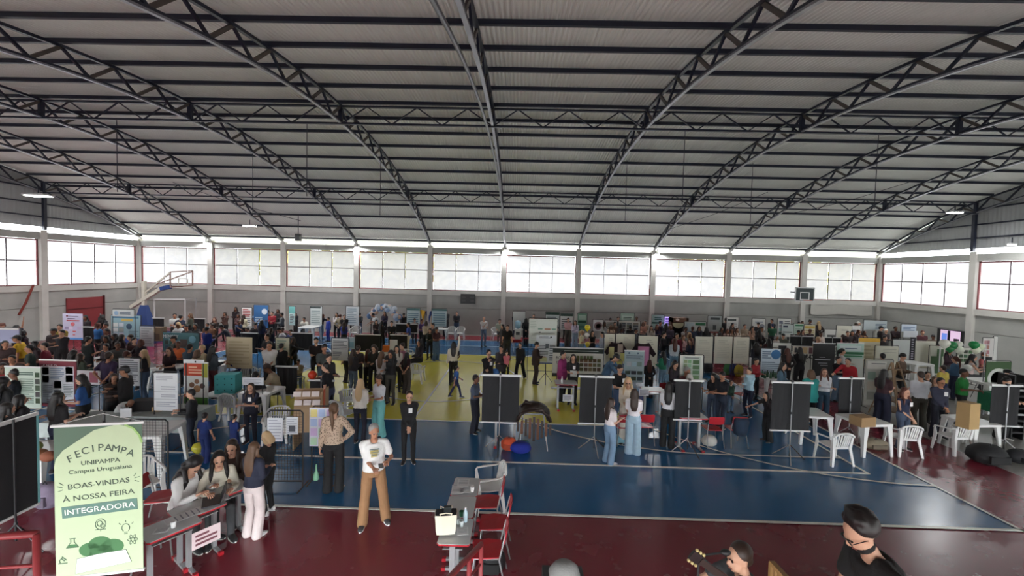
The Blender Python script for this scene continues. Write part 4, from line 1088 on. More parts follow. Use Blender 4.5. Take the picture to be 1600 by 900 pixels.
P_(1216, 1236, 498, 526, 1.9, 'tall whiteboard with small pictures left of the ninth back column', W, [('g', .05, .1, .4, .9, (150, 160, 165), (1, 4)), ('t', .5, .1, .9, .4, GR, 3)], group=gp)
P_(1222, 1240, 507, 522, 1.6, 'pale poster with dark logo strip at the right back', (205, 215, 212), [('r', .1, .12, .5, .3, (60, 70, 90)), ('r', .1, .75, .9, .82, (60, 70, 70))], group=gp)
P_(1241, 1256, 506, 522, 1.6, 'pale green poster with green title at the right back', (200, 220, 208), [('r', .1, .08, .9, .22, (60, 130, 90)), ('t', .1, .4, .9, .9, (170, 190, 180), 3)], group=gp)
P_(1257, 1274, 508, 526, 1.6, 'cream poster with yellow header at the right back', (226, 218, 190), [('r', .05, .08, .95, .28, (214, 184, 90)), ('t', .1, .4, .9, .9, (190, 170, 120), 3)], group=gp)
P_(1289, 1308, 515, 528, 1.45, 'small white poster with dark strip beneath the creased sheet', W, [('r', .2, .62, .85, .9, (90, 92, 92))], group=gp)
P_(1308, 1331, 509, 529, 1.8, 'blank cream board in black frame on the right', (232, 230, 214), [('t', .3, .25, .8, .4, (200, 198, 186), 2)], group=gp)
P_(1346, 1367, 506, 517, 1.8, 'pink lettered white board on the right back table', W, [('r', .15, .3, .9, .6, (190, 130, 130))], stand='legs', group=gp)
P_(1330, 1345, 509, 527, 1.7, 'white board with small dark pictures left of the pink lettered board', W, [('g', .1, .3, .9, .9, (110, 112, 120), (2, 2))], group=gp)
P_(1350, 1386, 501, 515, 2.0, 'wide silvery board behind the pink lettered board', (180, 190, 192), [('t', .5, .3, .95, .9, (110, 124, 140), 4)], group=gp)
P_(1409, 1432, 507, 518, 1.95, 'tilted bluish white sheet on the right wall side', (200, 212, 226), [('t', .1, .3, .9, .9, (120, 140, 170), 3)], group=gp)
P_(1412, 1434, 517, 527, 1.6, 'plain white board under the tilted bluish sheet', (214, 218, 224), [], stand='legs', group=gp)
P_(1519, 1547, 496, 531, 2.35, 'white banner with a dark square emblem hung by the right wall', (214, 216, 214), [('r', .2, .06, .8, .11, (110, 112, 112)), ('r', .3, .25, .68, .55, (70, 74, 74)), ('c', .38, .30, .60, .50, (150, 152, 150)), ('t', .2, .62, .8, .7, GR, 1), ('g', .05, .85, .8, .95, (150, 150, 150), (3, 1))], yt2=500, stand='legs', cat='banner', name='banner', group=gp)
P_(1537, 1553, 527, 565, 1.9, 'white leaflet board with small prints at the right', (230, 226, 224), [('g', .05, .08, .6, .9, (196, 150, 150), (2, 4))], yt2=530, group=gm)
P_(1554, 1559, 526, 568, 1.9, 'bare white board edge at the right, beside the leaflet board', (236, 236, 232), [], group=gm)
# left area
P_(174, 219, 493, 528, 1.9, 'large bluish printed poster left of the blue hoop padding', (160, 196, 206), [('r', .05, .03, .95, .12, (80, 130, 160)), ('r', .35, .14, .75, .25, (226, 200, 110)), ('c', .52, .35, .72, .6, (70, 96, 120)), ('g', .05, .3, .45, .95, (196, 215, 215), (2, 3)), ('t', .6, .65, .95, .95, (120, 150, 160), 4)], yt2=493, group=gm)
P_(176, 209, 484, 494, 2.25, 'white strip poster with a blue logo standing over the bluish poster', (214, 220, 220), [('c', .08, .15, .28, .85, (150, 180, 210)), ('t', .35, .3, .85, .75, (90, 110, 130), 2)], group=gm)
P_(98, 129, 490, 530, 1.95, 'brightly lit lilac and white banner in front of the red door', (214, 212, 238), [('r', .18, .07, .28, .12, (120, 40, 60)), ('t', .3, .08, .85, .12, (120, 110, 140), 1), ('r', .2, .25, .85, .29, (200, 70, 80)), ('t', .25, .17, .65, .22, (60, 50, 80), 1), ('c', .4, .33, .62, .48, (220, 110, 120)), ('g', .1, .5, .95, .62, (206, 196, 226), (4, 1)), ('r', .08, .66, .2, .69, (220, 90, 90)), ('r', .5, .66, .66, .71, (220, 110, 110)), ('r', .5, .80, .62, .84, (220, 110, 120)), ('r', 0, .93, 1, 1, (90, 160, 230))], stand='tripod', cat='banner', name='banner', group=gm)  # sun glow from behind is put into its plain pale colours
P_(219, 240, 510, 541, 1.75, 'white handwritten sheet on a board under the blue hoop padding', (214, 216, 218), [('t', .1, .05, .9, .9, (180, 182, 186), 7)], group=gm)
mt = P_(255, 311, 519, 548, 1.65, 'teal MEMORY collage poster behind the seated visitors on the left', (80, 128, 134), [('c', .72, .08, .92, .6, (130, 190, 205)), ('r', .48, .35, .68, .8, (96, 84, 78)), ('r', .16, .3, .24, .6, (150, 190, 195)), ('g', .05, .4, .4, .95, (70, 100, 104), (3, 2))], yt2=521, group=gm)
text('MEMORY', mt, Matrix.Translation((-mt['_w']*.28, -.018, mt['_top']-.22)) @ VERT, .20, cm((232, 236, 236)), width=mt['_w']*.42)
P_(238, 256, 511, 532, 1.6, 'wooden cupboard with cartons under the small dark screen', (120, 96, 70), [('r', .1, .1, .5, .35, (190, 160, 110)), ('r', .1, .45, .9, .9, (84, 62, 46))], th=.3, stand='legs', cat='cupboard', name='cupboard', group='cupboards')
P_(186, 218, 560, 602, 1.65, 'white text poster on a stand behind the man in the black cap', (206, 210, 212), [('t', .06, .03, .94, .95, (110, 114, 120), 12)], group=gm)
P_(241, 278, 583, 641, 1.75, 'tall white sheet with sketches left of the orange banner', (206, 208, 210), [('t', .1, .06, .8, .2, (170, 172, 178), 3), ('t', .3, .33, .9, .45, (160, 162, 170), 2), ('r', .0, .49, 1, .497, GR), ('r', .0, .69, 1, .697, GR), ('t', .3, .55, .9, .65, (160, 162, 170), 2), ('t', .1, .75, .9, .9, (150, 154, 166), 3)], group=gm)
P_(288, 325, 566, 632, 1.70, 'orange to green roll banner with a round fruit picture on the left', (226, 228, 224), [('r', 0, 0, .75, .30, (206, 74, 44)), ('r', .75, 0, 1, .34, (170, 170, 60)), ('t', .2, .06, .75, .26, (240, 190, 160), 3), ('c', .44, .32, .64, .55, (150, 110, 84)), ('c', .22, .42, .44, .62, (120, 84, 60)), ('c', .66, .44, .88, .64, (96, 66, 60)), ('c', .40, .48, .70, .74, (170, 130, 90)), ('r', 0, .82, 1, 1, (84, 140, 60)), ('r', 0, .74, .25, .82, (190, 90, 50))], yt2=569, stand='rollup', cat='banner', name='banner', group='roll-up banners')
P_(287, 319, 561, 567, 1.84, 'white strip sign clipped above the orange to green banner', (222, 224, 226), [('r', .55, .3, .62, .8, BK)], yt2=563, stand='legs', group=gm)
P_(8, 64, 573, 636, 1.75, 'pale green roll banner behind the young man in black on the left', (196, 210, 196), [('t', .4, .1, .8, .2, (70, 96, 84), 2), ('t', .42, .26, .8, .9, (130, 150, 136), 12), ('g', .84, .1, .98, .9, (60, 72, 56), (1, 5))], yt2=575, stand='rollup', cat='banner', name='banner', group='roll-up banners')
t = P_(62, 119, 565, 634, 1.82, 'maroon roll banner with photo grid behind the crowd on the left', (112, 26, 44), [('r', .06, .12, .94, .93, (206, 208, 214)), ('r', .08, .15, .26, .30, (60, 50, 60)), ('r', .08, .33, .26, .48, (70, 60, 70)), ('r', .72, .13, .92, .28, (110, 40, 60)), ('r', .72, .31, .92, .46, (60, 60, 76)), ('t', .30, .15, .68, .40, (130, 146, 170), 6), ('r', .40, .44, .60, .60, (66, 66, 90)), ('r', .40, .64, .60, .80, (90, 92, 120)), ('t', .09, .52, .36, .80, (150, 150, 168), 7), ('t', .66, .50, .92, .78, (120, 130, 130), 8), ('t', .2, .84, .85, .92, (120, 90, 100), 2)], yt2=562, stand='rollup', cat='banner', name='banner', group='roll-up banners')
text('S.M.E.D.', t, Matrix.Translation((-t['_w']*.18, -.018, t['_top']-.17)) @ VERT, .11, cm((226, 200, 206)), width=t['_w']*.4)
P_(121, 156, 579, 600, 1.25, 'low white board with two pinkish pictures right of the maroon banner', (226, 220, 222), [('c', .05, .15, .45, .9, (170, 110, 120)), ('r', .55, .12, .92, .85, (176, 96, 110))], stand='legs', group=gm)
P_(0, 30, 515, 535, 1.7, 'bluish white banner edge at the far left', (170, 176, 206), [('r', 0, 0, 1, .12, W)], yt2=510, group=gm)
P_(354, 394, 527, 575, 1.85, 'large cream paper panel on black legs left of the centre', (206, 192, 160), [('t', .1, .1, .9, .9, (186, 170, 138), 8)], stand='legs', group=gm)
P_(431, 452, 528, 556, 1.75, 'cream and green chart behind the person in black jacket', (206, 206, 180), [('t', .1, .1, .8, .9, (150, 170, 150), 6)], group=gm)
P_(379, 412, 590, 601, 1.30, 'white sheets on a rail above the smiling woman with arms folded', (222, 224, 230), [('t', .08, .2, .9, .85, (190, 192, 200), 4)], stand='legs', group=gm)
P_(519, 544, 529, 563, 1.75, 'white text poster on the stand left of the centre', (214, 216, 216), [('t', .06, .08, .94, .5, (120, 124, 128), 6), ('t', .06, .58, .6, .95, (150, 154, 158), 5)], group=gm)
P_(545, 554, 527, 545, 1.7, 'small bluish picture beside the white text poster', (190, 214, 222), [('r', .15, .4, .9, .9, (140, 184, 200))], group=gm)
P_(609, 621, 531, 549, 1.5, 'blank white sheet above the orange boxes', W, [], stand='legs', group=gm)
# middle and right
P_(827, 871, 497, 537, 1.85, 'large white flow chart board behind the tripod poster', (206, 212, 204), [('t', .04, .06, .26, .4, (170, 180, 172), 5), ('r', .32, .37, .48, .42, (110, 150, 130)), ('r', .55, .37, .76, .43, (170, 120, 96)), ('r', .80, .37, .95, .42, (110, 150, 130)), ('r', .45, .56, .92, .575, GR), ('r', .48, .70, .70, .73, BK), ('t', .35, .48, .42, .7, GR, 2), ('t', .06, .55, .3, .9, (190, 196, 190), 4)], yt2=500, D=16.2, group=gm)
t = P_(838, 870, 522, 568, 1.6, 'white printed diagram poster hanging on a black tripod right of the centre', (208, 214, 218), [('t', .15, .04, .7, .12, (120, 126, 134), 2), ('r', .68, .05, .76, .1, BK), ('t', .08, .34, .50, .5, (100, 106, 120), 3), ('r', .46, .30, .62, .46, (90, 96, 104)), ('t', .08, .56, .6, .7, (90, 96, 104), 3), ('t', .66, .34, .95, .9, (110, 116, 124), 7), ('r', .1, .78, .55, .92, (196, 200, 150)), ('r', 0, .96, 1, 1, (60, 84, 140))], yt2=525, D=15.6, stand='tripod', group=gm)
t = P_(864, 943, 541, 588, 1.60, 'wide plant banner with dark green header and bold title right of the centre', (214, 214, 206), [('r', 0, .02, 1, .17, (36, 48, 42)), ('t', .22, .07, .9, .12, (170, 176, 170), 1), ('g', .36, .34, .96, .80, (96, 82, 56), (7, 3)), ('g', .40, .24, .80, .40, (90, 104, 60), (6, 1)), ('r', 0, .88, 1, 1, (40, 44, 40)), ('t', .5, .82, .8, .86, (210, 210, 200), 1)], yt2=547, stand='rollup', cat='banner', name='banner', group='roll-up banners')
text('BOLSAS', t, Matrix.Translation((-t['_w']*.30, -.022, t['_top']-.43)) @ VERT, .17, cm(BK), width=t['_w']*.27); text('DE', t, Matrix.Translation((-t['_w']*.39, -.022, t['_top']-.58)) @ VERT, .12, cm(BK))
t = P_(976, 1007, 548, 597, 1.78, 'grey blue printed poster with two rows of dark pictures', (150, 168, 172), [('c', .18, .03, .28, .1, (70, 90, 110)), ('c', .62, .03, .72, .1, (70, 90, 110)), ('t', .08, .13, .92, .26, (84, 98, 112), 4), ('g', .1, .33, .9, .5, (130, 150, 156), (3, 1)), ('g', .03, .62, .95, .76, (58, 64, 62), (3, 1)), ('g', .03, .80, .95, .95, (58, 64, 62), (3, 1))], yt2=549, stand='rollup', group=gm)
P_(1063, 1099, 555, 597, 1.78, 'white framed poster with green pictures behind the grey-haired man', (226, 226, 218), [('r', .12, .03, .88, 1, (190, 202, 190)), ('t', .2, .05, .8, .12, GR, 1), ('g', .15, .15, .50, .9, (130, 150, 120), (2, 5)), ('g', .52, .15, .86, .9, (100, 130, 84), (1, 4))], yt2=556, group=gm)
for (a, b, yt, yb, l) in ((945, 961, 522, 570, 'leftmost of the three'), (963, 992, 522, 568, 'middle of the three'), (998, 1028, 525, 575, 'rightmost of the three')):
    P_(a, b, yt, yb, 1.85, l+' cream sheets hung behind the black T-shirts', (222, 218, 198), [('t', .4, .1, .8, .35, (190, 186, 170), 4)], group='cream sheets behind the shirts')
for (a, b, yt, yb, l) in ((1087, 1114, 526, 567, 'leftmost'), (1117, 1145, 526, 568, 'middle'), (1147, 1171, 527, 568, 'rightmost')):
    P_(a, b, yt, yb, 1.85, l+' of the three tall cream sheets on tube frames in front of the coloured bags', (218, 214, 196), [('t', .2, .12, .8, .3, (196, 192, 176), 3), ('t', .15, .36, .85, .8, (206, 202, 186), 7)], group='cream sheets on tube frames')
P_(1190, 1220, 545, 584, 1.78, 'light blue poster with a blue globe picture on the right', (196, 212, 222), [('c', .5, .02, 1, .42, (50, 110, 160)), ('t', .04, .08, .5, .4, (110, 130, 150), 4), ('t', .04, .5, .96, .95, (110, 126, 144), 6)], group=gm)
P_(1208, 1236, 536, 556, 1.7, 'white board with black picture behind the light blue poster', (222, 222, 214), [('r', .3, .2, .75, .95, (36, 36, 38))], group=gm)
P_(1239, 1271, 541, 553, 1.55, 'curved white banner strip with portraits on the right', (232, 222, 210), [('r', .08, .2, .2, .8, (70, 70, 74)), ('r', .45, .15, .7, .9, (226, 196, 150)), ('r', .78, .15, .95, .9, (130, 80, 90))], yt2=541, stand='legs', group=gm)
t = P_(1271, 1305, 537, 592, 1.82, 'tall black banner with white script lettering on the right', (24, 24, 26), [('t', .1, .43, .8, .47, (220, 222, 226), 1), ('t', .3, .37, .6, .39, (200, 200, 206), 1), ('t', .25, .53, .8, .56, (180, 182, 190), 1), ('t', .35, .60, .7, .62, (190, 190, 196), 1)], stand='rollup', cat='banner', name='banner', group='roll-up banners')
P_(1308, 1350, 536, 590, 1.80, 'pale teal roll banner with a green band on the right', (176, 206, 196), [('r', .1, .06, .9, .2, (206, 218, 216)), ('t', .3, .12, .75, .16, (60, 80, 110), 1), ('r', 0, .24, 1, .31, (40, 112, 74)), ('r', 0, .34, .95, .38, (70, 140, 100)), ('r', 0, .42, 1, 1, (204, 208, 202))], yt2=538, stand='rollup', cat='banner', name='banner', group='roll-up banners')
P_(1342, 1375, 528, 575, 1.85, 'tall cream panel with a yellow top edge on the right', (224, 216, 192), [('r', 0, 0, 1, .12, (226, 176, 60)), ('t', .2, .2, .8, .8, (206, 196, 166), 5)], yt2=529, group=gm)
P_(1369, 1404, 541, 577, 1.6, 'framed cream board in black tube frame right of the cream and yellow panel', (218, 216, 200), [('t', .3, .1, .9, .3, (186, 184, 172), 3)], group=gm)
P_(1396, 1422, 531, 577, 1.78, 'tall pale grey board left of the dark lettered column', (200, 204, 202), [], group=gm)
P_(1423, 1431, 527, 573, 1.9, 'dark narrow banner with pale vertical lettering', (54, 52, 62), [('t', .2, .05, .8, .75, (190, 186, 200), 9)], stand='rollup', cat='banner', name='banner', group='roll-up banners')
P_(1431, 1462, 533, 575, 1.75, 'tall cream board right of the dark lettered column', (214, 212, 198), [], group=gm)
P_(1454, 1477, 541, 585, 1.6, 'cream board with green leaf pictures behind the seated group on the right', (214, 216, 200), [('r', .45, .1, .9, .35, (84, 120, 80)), ('r', .05, .35, .8, .95, (90, 124, 88))], group=gm)
P_(1497, 1521, 544, 568, 1.55, 'white board with green botanical prints among the balloons', (216, 220, 206), [('g', .05, .1, .95, .9, (80, 116, 82), (3, 3))], group=gm)
t = P_(1541, 1580, 564, 612, 1.72, 'green board with a big pale round emblem near the right edge', (56, 84, 48), [('c', .08, .18, .95, .95, (196, 200, 192)), ('c', .2, .28, .84, .86, (160, 168, 158)), ('c', .44, .45, .60, .62, (110, 84, 76))], yt2=566, group=gm)
P_(1353, 1396, 562, 640, 1.62, 'large grey printed sheet in a black frame left of the wooden ladder shelf', (178, 178, 170), [('r', .06, .03, .75, .2, (214, 212, 204)), ('t', .2, .06, .7, .1, GR, 1), ('g', .06, .24, .4, .9, (150, 150, 144), (1, 3)), ('g', .46, .24, .8, .9, (150, 150, 144), (1, 3))], yt2=563, group=gm)
# near mesh frames with papers
t, X, zt_ = mesh_frame(418, 473, 641, 762, 'black wire mesh panel with two white sheets beside the registration women')
for (u, w_, v, h_, l) in ((-.55, .58, .16, .46, 0), (.42, .44, .14, .34, 1)):
    box('paper_sheet', (u*X, -.022, zt_-v-h_/2+.02), (w_*X*1.5, .004, h_), cm((222, 226, 232)), t); mb = MB(); rows(mb, u*X-w_*X*.6, zt_-v, u*X+w_*X*.6, zt_-v-h_*.9, 7, random.Random(l), -.026, .3); mb.build('text_lines', cm((170, 176, 190)), t)
    if l: box('printed_square', (u*X, -.028, zt_-v-h_*.6), (.12, .002, .12), cm((90, 94, 104)), t)
t, X, zt_ = mesh_frame(487, 527, 634, 752, 'black wire mesh panel with a colourful chart behind the woman in the leopard blouse')
box('chart', (-.05, -.024, zt_-.42), (X*1.9, .006, .78), cm((222, 224, 236)), t)
for i in range(3):
    for j in range(4): box('chart_cell', (-.05-X*.62+i*X*.62, -.029, zt_-.14-j*.19), (X*.5, .004, .15), cm([(240, 226, 150), (180, 200, 236), (214, 186, 226), (190, 222, 190)][(i+j) % 4]), t)
mesh_frame(202, 263, 655, 772, 'black wire mesh panel standing behind the welcome banner')
# low rails / kraft stand with labels
def kraft_stand():
    p = at(466, 715, z=0); t = thing('cardboard_display', 'brown cardboard display with white labels beside the black screen', 'display', (p.x, p.y+.4, 0), .15)
    a = MB().box((0, 0, 0), (.62, .02, 1.0)).build('front_sheet', kraft, t, loc=(0, 0, .95)); a.rotation_euler.x = -.25
    for i in range(4):
        for j in range(3):
            o = box('label', (-.2+.2*j, -.09+.056*i, 1.36-.22*i), (.17, .008, .12), cm((226, 214, 210)), t); o.rotation_euler.x = -.25
    box('side_sheet', (.34, .16, .80), (.02, .5, 1.2), kraft, t); box('shelf', (0, .2, .45), (.66, .5, .02), kraft, t); box('orange_panel', (.355, .05, 1.15), (.01, .12, .55), cm((190, 90, 60)), t)
    for s in (-1, 1): box('support', (s*.3, .2, .22), (.03, .5, .44), kraft, t)
kraft_stand()
# ---- far fixtures
def scoreboard():
    p = at(731, 467, D=YB-.1); t = thing('scoreboard', 'black electronic scoreboard fixed on the back wall left of the middle column', 'scoreboard', (p.x, YB-.02, p.z))
    box('case', (0, 0, 0), (.98, .14, .66), black_m, t)
    for x in (-.28, .28):
        for z in (-.14, .10): box('digit_display', (x, -.075, z), (.26, .01, .10), cm((52, 50, 52), .3), t)
    box('top_rail', (0, -.02, .36), (1.2, .03, .03), grey_m, t)
scoreboard()
def hoop_right():
    p = at(1257, 460, D=25.9); t = thing('basketball_backboard', 'dark basketball backboard with white square on the ninth back column', 'backboard', (p.x, 25.9, p.z))
    box('board', (0, 0, 0), (1.12, .05, .80), cm((64, 72, 74)), t)
    f = MB()
    for x, z, w, h in ((0, .42, 1.2, .05), (0, -.42, 1.2, .05), (-.58, 0, .05, .84), (.58, 0, .05, .84)): f.box((x, -.01, z), (w, .06, h))
    f.build('rim_frame', bar_white, t); f = MB()
    for x, z, w, h in ((0, .12, .59, .05), (0, -.33, .59, .05), (-.27, -.1, .05, .45), (.27, -.1, .05, .45)): f.box((x, -.03, z), (w, .015, h))
    f.build('target_square', cm((235, 235, 235)), t)
    MB().tube([(.23*cos(a), -.30+.23*sin(a), -.36) for a in [2*pi*k/20 for k in range(21)]], .012, 6, close=False).build('hoop_ring', cm((190, 70, 40)), t)
    for s in (-1, 1): MB().bar((s*.3, .02, .1), (s*.12, 1.1, .1), .06).build('bracket', steel, t)
hoop_right()
def hoop_left():
    b = at(226, 545, D=21.5); x = b.x; t = thing('basketball_stand', 'folded portable basketball goal with blue padding in the back left corner', 'basketball goal', (x, 21.5, 0))
    MB().box((0, .6, .2), (1.2, 2.2, .4)).build('base', cm((40, 60, 120)), t)
    MB().loft([[(sx*w, sy*w*.6, z) for sx, sy in ((-1, -1), (1, -1), (1, 1), (-1, 1))] for z, w in ((.45, .42), (1.0, .40), (2.05, .15))]).build('padding', cm((38, 66, 128), .6), t)
    cream = cm((206, 200, 186), .5)
    MB().bar((0, 0, .4), (0, 0, 3.35), .16, .16).build('mast', cream, t)
    q = lambda px, py: (at(px, py, D=21.5).x-x, 0, at(px, py, D=21.5).z)
    MB().bar(q(205, 480), q(255, 449), .17, .20, (0, 1, 0)).build('lower_arm', cream, t); MB().bar(q(252, 451), q(266, 448), .20, .22, (0, 1, 0)).build('blue_joint', cm((38, 66, 128)), t)
    MB().bar(q(226, 458), q(266, 426), .07, .07, (0, 1, 0)).build('upper_arm', cream, t)
    F = [q(266, 449), q(266, 425), q(301, 423), q(301, 446)]; mb = MB()
    for i in range(4): mb.bar(F[i], F[(i+1) % 4], .05, .05, (0, 1, 0))
    mb.bar(q(240, 446), q(301, 424), .05, .05, (0, 1, 0)); mb.build('board_frame', cm((150, 120, 112)), t)
    mb = MB(); S = [q(279, 446), q(279, 435), q(293, 435), q(293, 446)]
    for i in range(3): mb.bar(S[i], S[i+1], .03, .03, (0, 1, 0))
    mb.build('target_frame', cream, t); p = q(284, 447); MB().tube([(p[0]+.23*cos(a), -.3+.23*sin(a), p[2]) for a in [2*pi*k/16 for k in range(17)]], .015, 6, close=False).build('hoop_ring', cm((90, 60, 50)), t)
hoop_left()
def goal():
    t = thing('football_goal', 'white metal futsal goal frame standing at the back left wall', 'goal', (0, 0, 0)); pts = [at(*q, D=26.4) for q in ((241, 500), (241, 468), (289, 468), (289, 505))]
    for a, b, n in ((0, 1, 'post'), (1, 2, 'crossbar'), (2, 3, 'post')):
        A, B = pts[a].copy(), pts[b].copy()
        if n == 'post': (A if a == 0 else B).z = 0
        MB().tube([A, B], .05, 8).build(n, bar_white, t)
    MB().tube([pts[2], pts[2]+Vector((.5, .3, .1)), Vector((pts[2].x+.5, 26.6, 0))], .03, 6).build('back_stay', grey_m, t)
goal()
d = struct('door_1'); a = at(97, 470, D=22.6); y0, y1 = 22.7, 24.7
red_door = mat('red_door_paint', (.26, .035, .04), .5, noise=.12, nscale=2)
box('door_leaf', (XL-.02, (y0+y1)/2, 1.1), (.09, y1-y0, 2.2), red_door, d); box('door_rail', (XL+.04, (y0+y1)/2, 1.55), (.04, y1-y0, .05), cm((90, 26, 30)), d); box('door_jamb', (XL+.03, y1+.03, 1.12), (.10, .07, 2.3), cm((80, 26, 30)), d); box('door_handle', (XL+.05, y1-.2, 1.05), (.05, .04, .2), grey_m, d)
tag(MB().tube([(XL+.25, 20.9, 3.0), (XL+.2, 20.6, 2.1), (XL+.2, 20.3, 1.5)], .05, 8).build('red_bracket', cm((130, 50, 40)), None, True), 'rusty red metal bracket hanging on the left wall column', 'bracket')
t = thing('creased_sheet', 'creased white plastic sheet hung under the sill of the last back bay', 'sheet', ((19.3+23.6)/2, YB-.09, 2.45)); mb = MB()
for j in range(4):
    for i in range(13): mb.v.append((-2+4*i/12, .03*sin(i*1.3+j)-.02, .25-.22*j-.05*sin(i*.8)))
for j in range(3):
    for i in range(12): q = j*13+i; mb.f.append((q, q+1, q+14, q+13)); mb.m.append(0)
mb.build('sheet', cm((190, 188, 180), .5), t, True)
def tv():
    A = at(1465, 513, D=18.4); B = at(1506, 517, D=17.4); w = math.hypot(B.x-A.x, B.y-A.y); h = .78; t = thing('television', 'flat screen television showing a bright blue and pink picture on the right', 'television', ((A.x+B.x)/2, (A.y+B.y)/2, 0), math.atan2(B.y-A.y, B.x-A.x)); z = (A.z+B.z)/2-h/2
    box('case', (0, .02, z), (w, .06, h), black_m, t)
    box('screen', (.02*w, -.014, z), (w*.76, .004, h*.88), mat('tv_pink', (.62, .45, .62), .3, emit=.9), t); box('screen_shape', (-.20*w, -.018, z), (w*.2, .003, h*.5), mat('tv_blue', (.12, .22, .62), .3, emit=.9), t)
    box('screen_dark_band', (-.03*w, -.018, z), (w*.1, .003, h*.86), cm((24, 26, 44)), t); box('screen_car', (.26*w, -.018, z-.05), (w*.2, .003, h*.18), cm((60, 50, 66)), t)
    for s in (-1, 1): MB().tube([(s*.2, .08, z), (s*.3, .08, 0.01)], .02, 6).build('leg', black_m, t)
tv()
board(1039, 1046, 495, 509, 1.9, 'glowing violet light panel at the back right', mat('violet_glow', (.42, .30, .85), .4, emit=1.4), [('g', .1, .1, .9, .9, (150, 120, 230), (2, 3))], stand='legs', cat='panel', name='light_panel')
# brown booth with arched sign
def booth():
    A = at(1047, 496, D=23.0); B = at(1074, 497, D=23.0); w = B.x-A.x; t = thing('brown_booth', 'brown booth front with a cream arch sign and dark opening at the back right', 'booth', ((A.x+B.x)/2, 23.0, 0)); h = A.z
    for s in (-1, 1): box('post', (s*(w/2-.06), 0, h/2), (.12, .4, h), cm((92, 62, 48)), t)
    box('header', (0, 0, h-.12), (w, .4, .24), cm((110, 74, 56)), t); box('dark_back', (0, .3, h/2-.1), (w-.2, .05, h-.2), cm((24, 22, 26)), t)
    b = MB(); b.loft([[(-.1+.32*cos(a), yy, h-.28+.30*sin(a)) for a in [pi+pi*k/14 for k in range(15)]] for yy in (-.23, -.205)]); b.build('arch_sign', cm((214, 206, 170)), t); b = MB(); b.loft([[(-.15+.1*cos(2*pi*k/14), yy, h-.10+.08*sin(2*pi*k/14)) for k in range(14)] for yy in (-.22, -.2)]); b.build('round_badge', cm((216, 196, 190)), t)
booth()
P_(1070, 1103, 503, 524, 1.8, 'white board with a green arc picture right of the brown booth', (206, 210, 206), [('r', .05, .05, .45, .9, (186, 200, 206)), ('r', .5, .05, .98, .25, (50, 120, 80)), ('c', .5, .25, .95, .95, (224, 224, 220))], group=gp)
P_(927, 942, 500, 517, 1.75, 'white board with a dark red round emblem right of the yellow balloon', (222, 222, 222), [('c', .1, .1, .95, .95, (140, 110, 116)), ('c', .28, .28, .78, .78, (214, 206, 206)), ('c', .40, .40, .66, .66, (90, 50, 60))], group=gp)
P_(946, 964, 501, 520, 1.7, 'white board with brown prints left of the folding display', (206, 204, 198), [('t', .1, .1, .9, .9, (130, 110, 96), 5)], group=gp)
P_(967, 1000, 502, 520, 1.7, 'wide white folding display with dark picture rows', (218, 216, 206), [('g', .05, .1, .95, .9, (120, 118, 112), (3, 4))], group=gp)
# arch of white and blue paper decorations
def arch():
    p = at(600, 520, D=24.6); t = thing('paper_arch', 'arch of crumpled white and blue paper decorations at the back wall', 'decoration', (p.x, 24.6, 0)); rr = random.Random(11)
    for i in range(46):
        a = pi*(.02+.96*rr.random()); r_ = .62+.26*rr.random(); x, z = r_*cos(a)*1.1, 1.25+r_*sin(a)*.95
        s = .10+.06*rr.random(); MB().ell((0, 0, 0), (s*1.3, s*.7, s), Matrix.Rotation(rr.random()*3, 4, 'Y'), 7, 5).build('paper_puff', cm([(214, 218, 224), (150, 170, 196), (190, 196, 206), (96, 122, 160), (206, 170, 150)][i % 5]), t, loc=(x, rr.uniform(-.1, .1), z))
    for s in (-1, 1): MB().tube([(s*.8, 0, .01), (s*.8, 0, 1.3)], .03, 6).build('post', black_m, t)
arch()
def flag(a, b, c_, lab, col, D=27.1):
    D = 27.0
    A, B, C_ = at(*a, D=D), at(*b, D=D), at(*c_, D=D); t = thing('flag', lab, 'flag', (A.x, D, A.z), 0, 'flags at the back wall'); mb = MB(); N = 6
    L = []
    for i in range(N+1):
        f = i/N; p = A.lerp(C_, f); q = B.lerp(C_, f); L.append([(p.lerp(q, g).x-A.x, .05*sin(g*5+f*3), p.lerp(q, g).z-A.z) for g in (0, .25, .5, .75, 1)])
    for i in range(N):
        for j in range(4): mb.quad([L[i][j], L[i][j+1], L[i+1][j+1], L[i+1][j]])
    mb.build('cloth', cm(col, .7), t, True)
flag((656, 484), (665, 486), (661, 503), 'yellow cloth flag hanging left of the blue flag', (206, 160, 40)); flag((663, 486), (676, 486), (671, 507), 'blue cloth flag hanging between the yellow ones', (46, 70, 130), 25.4); flag((672, 495), (678, 490), (673, 512), 'narrow yellow cloth flag right of the blue flag', (196, 156, 60), 25.3)
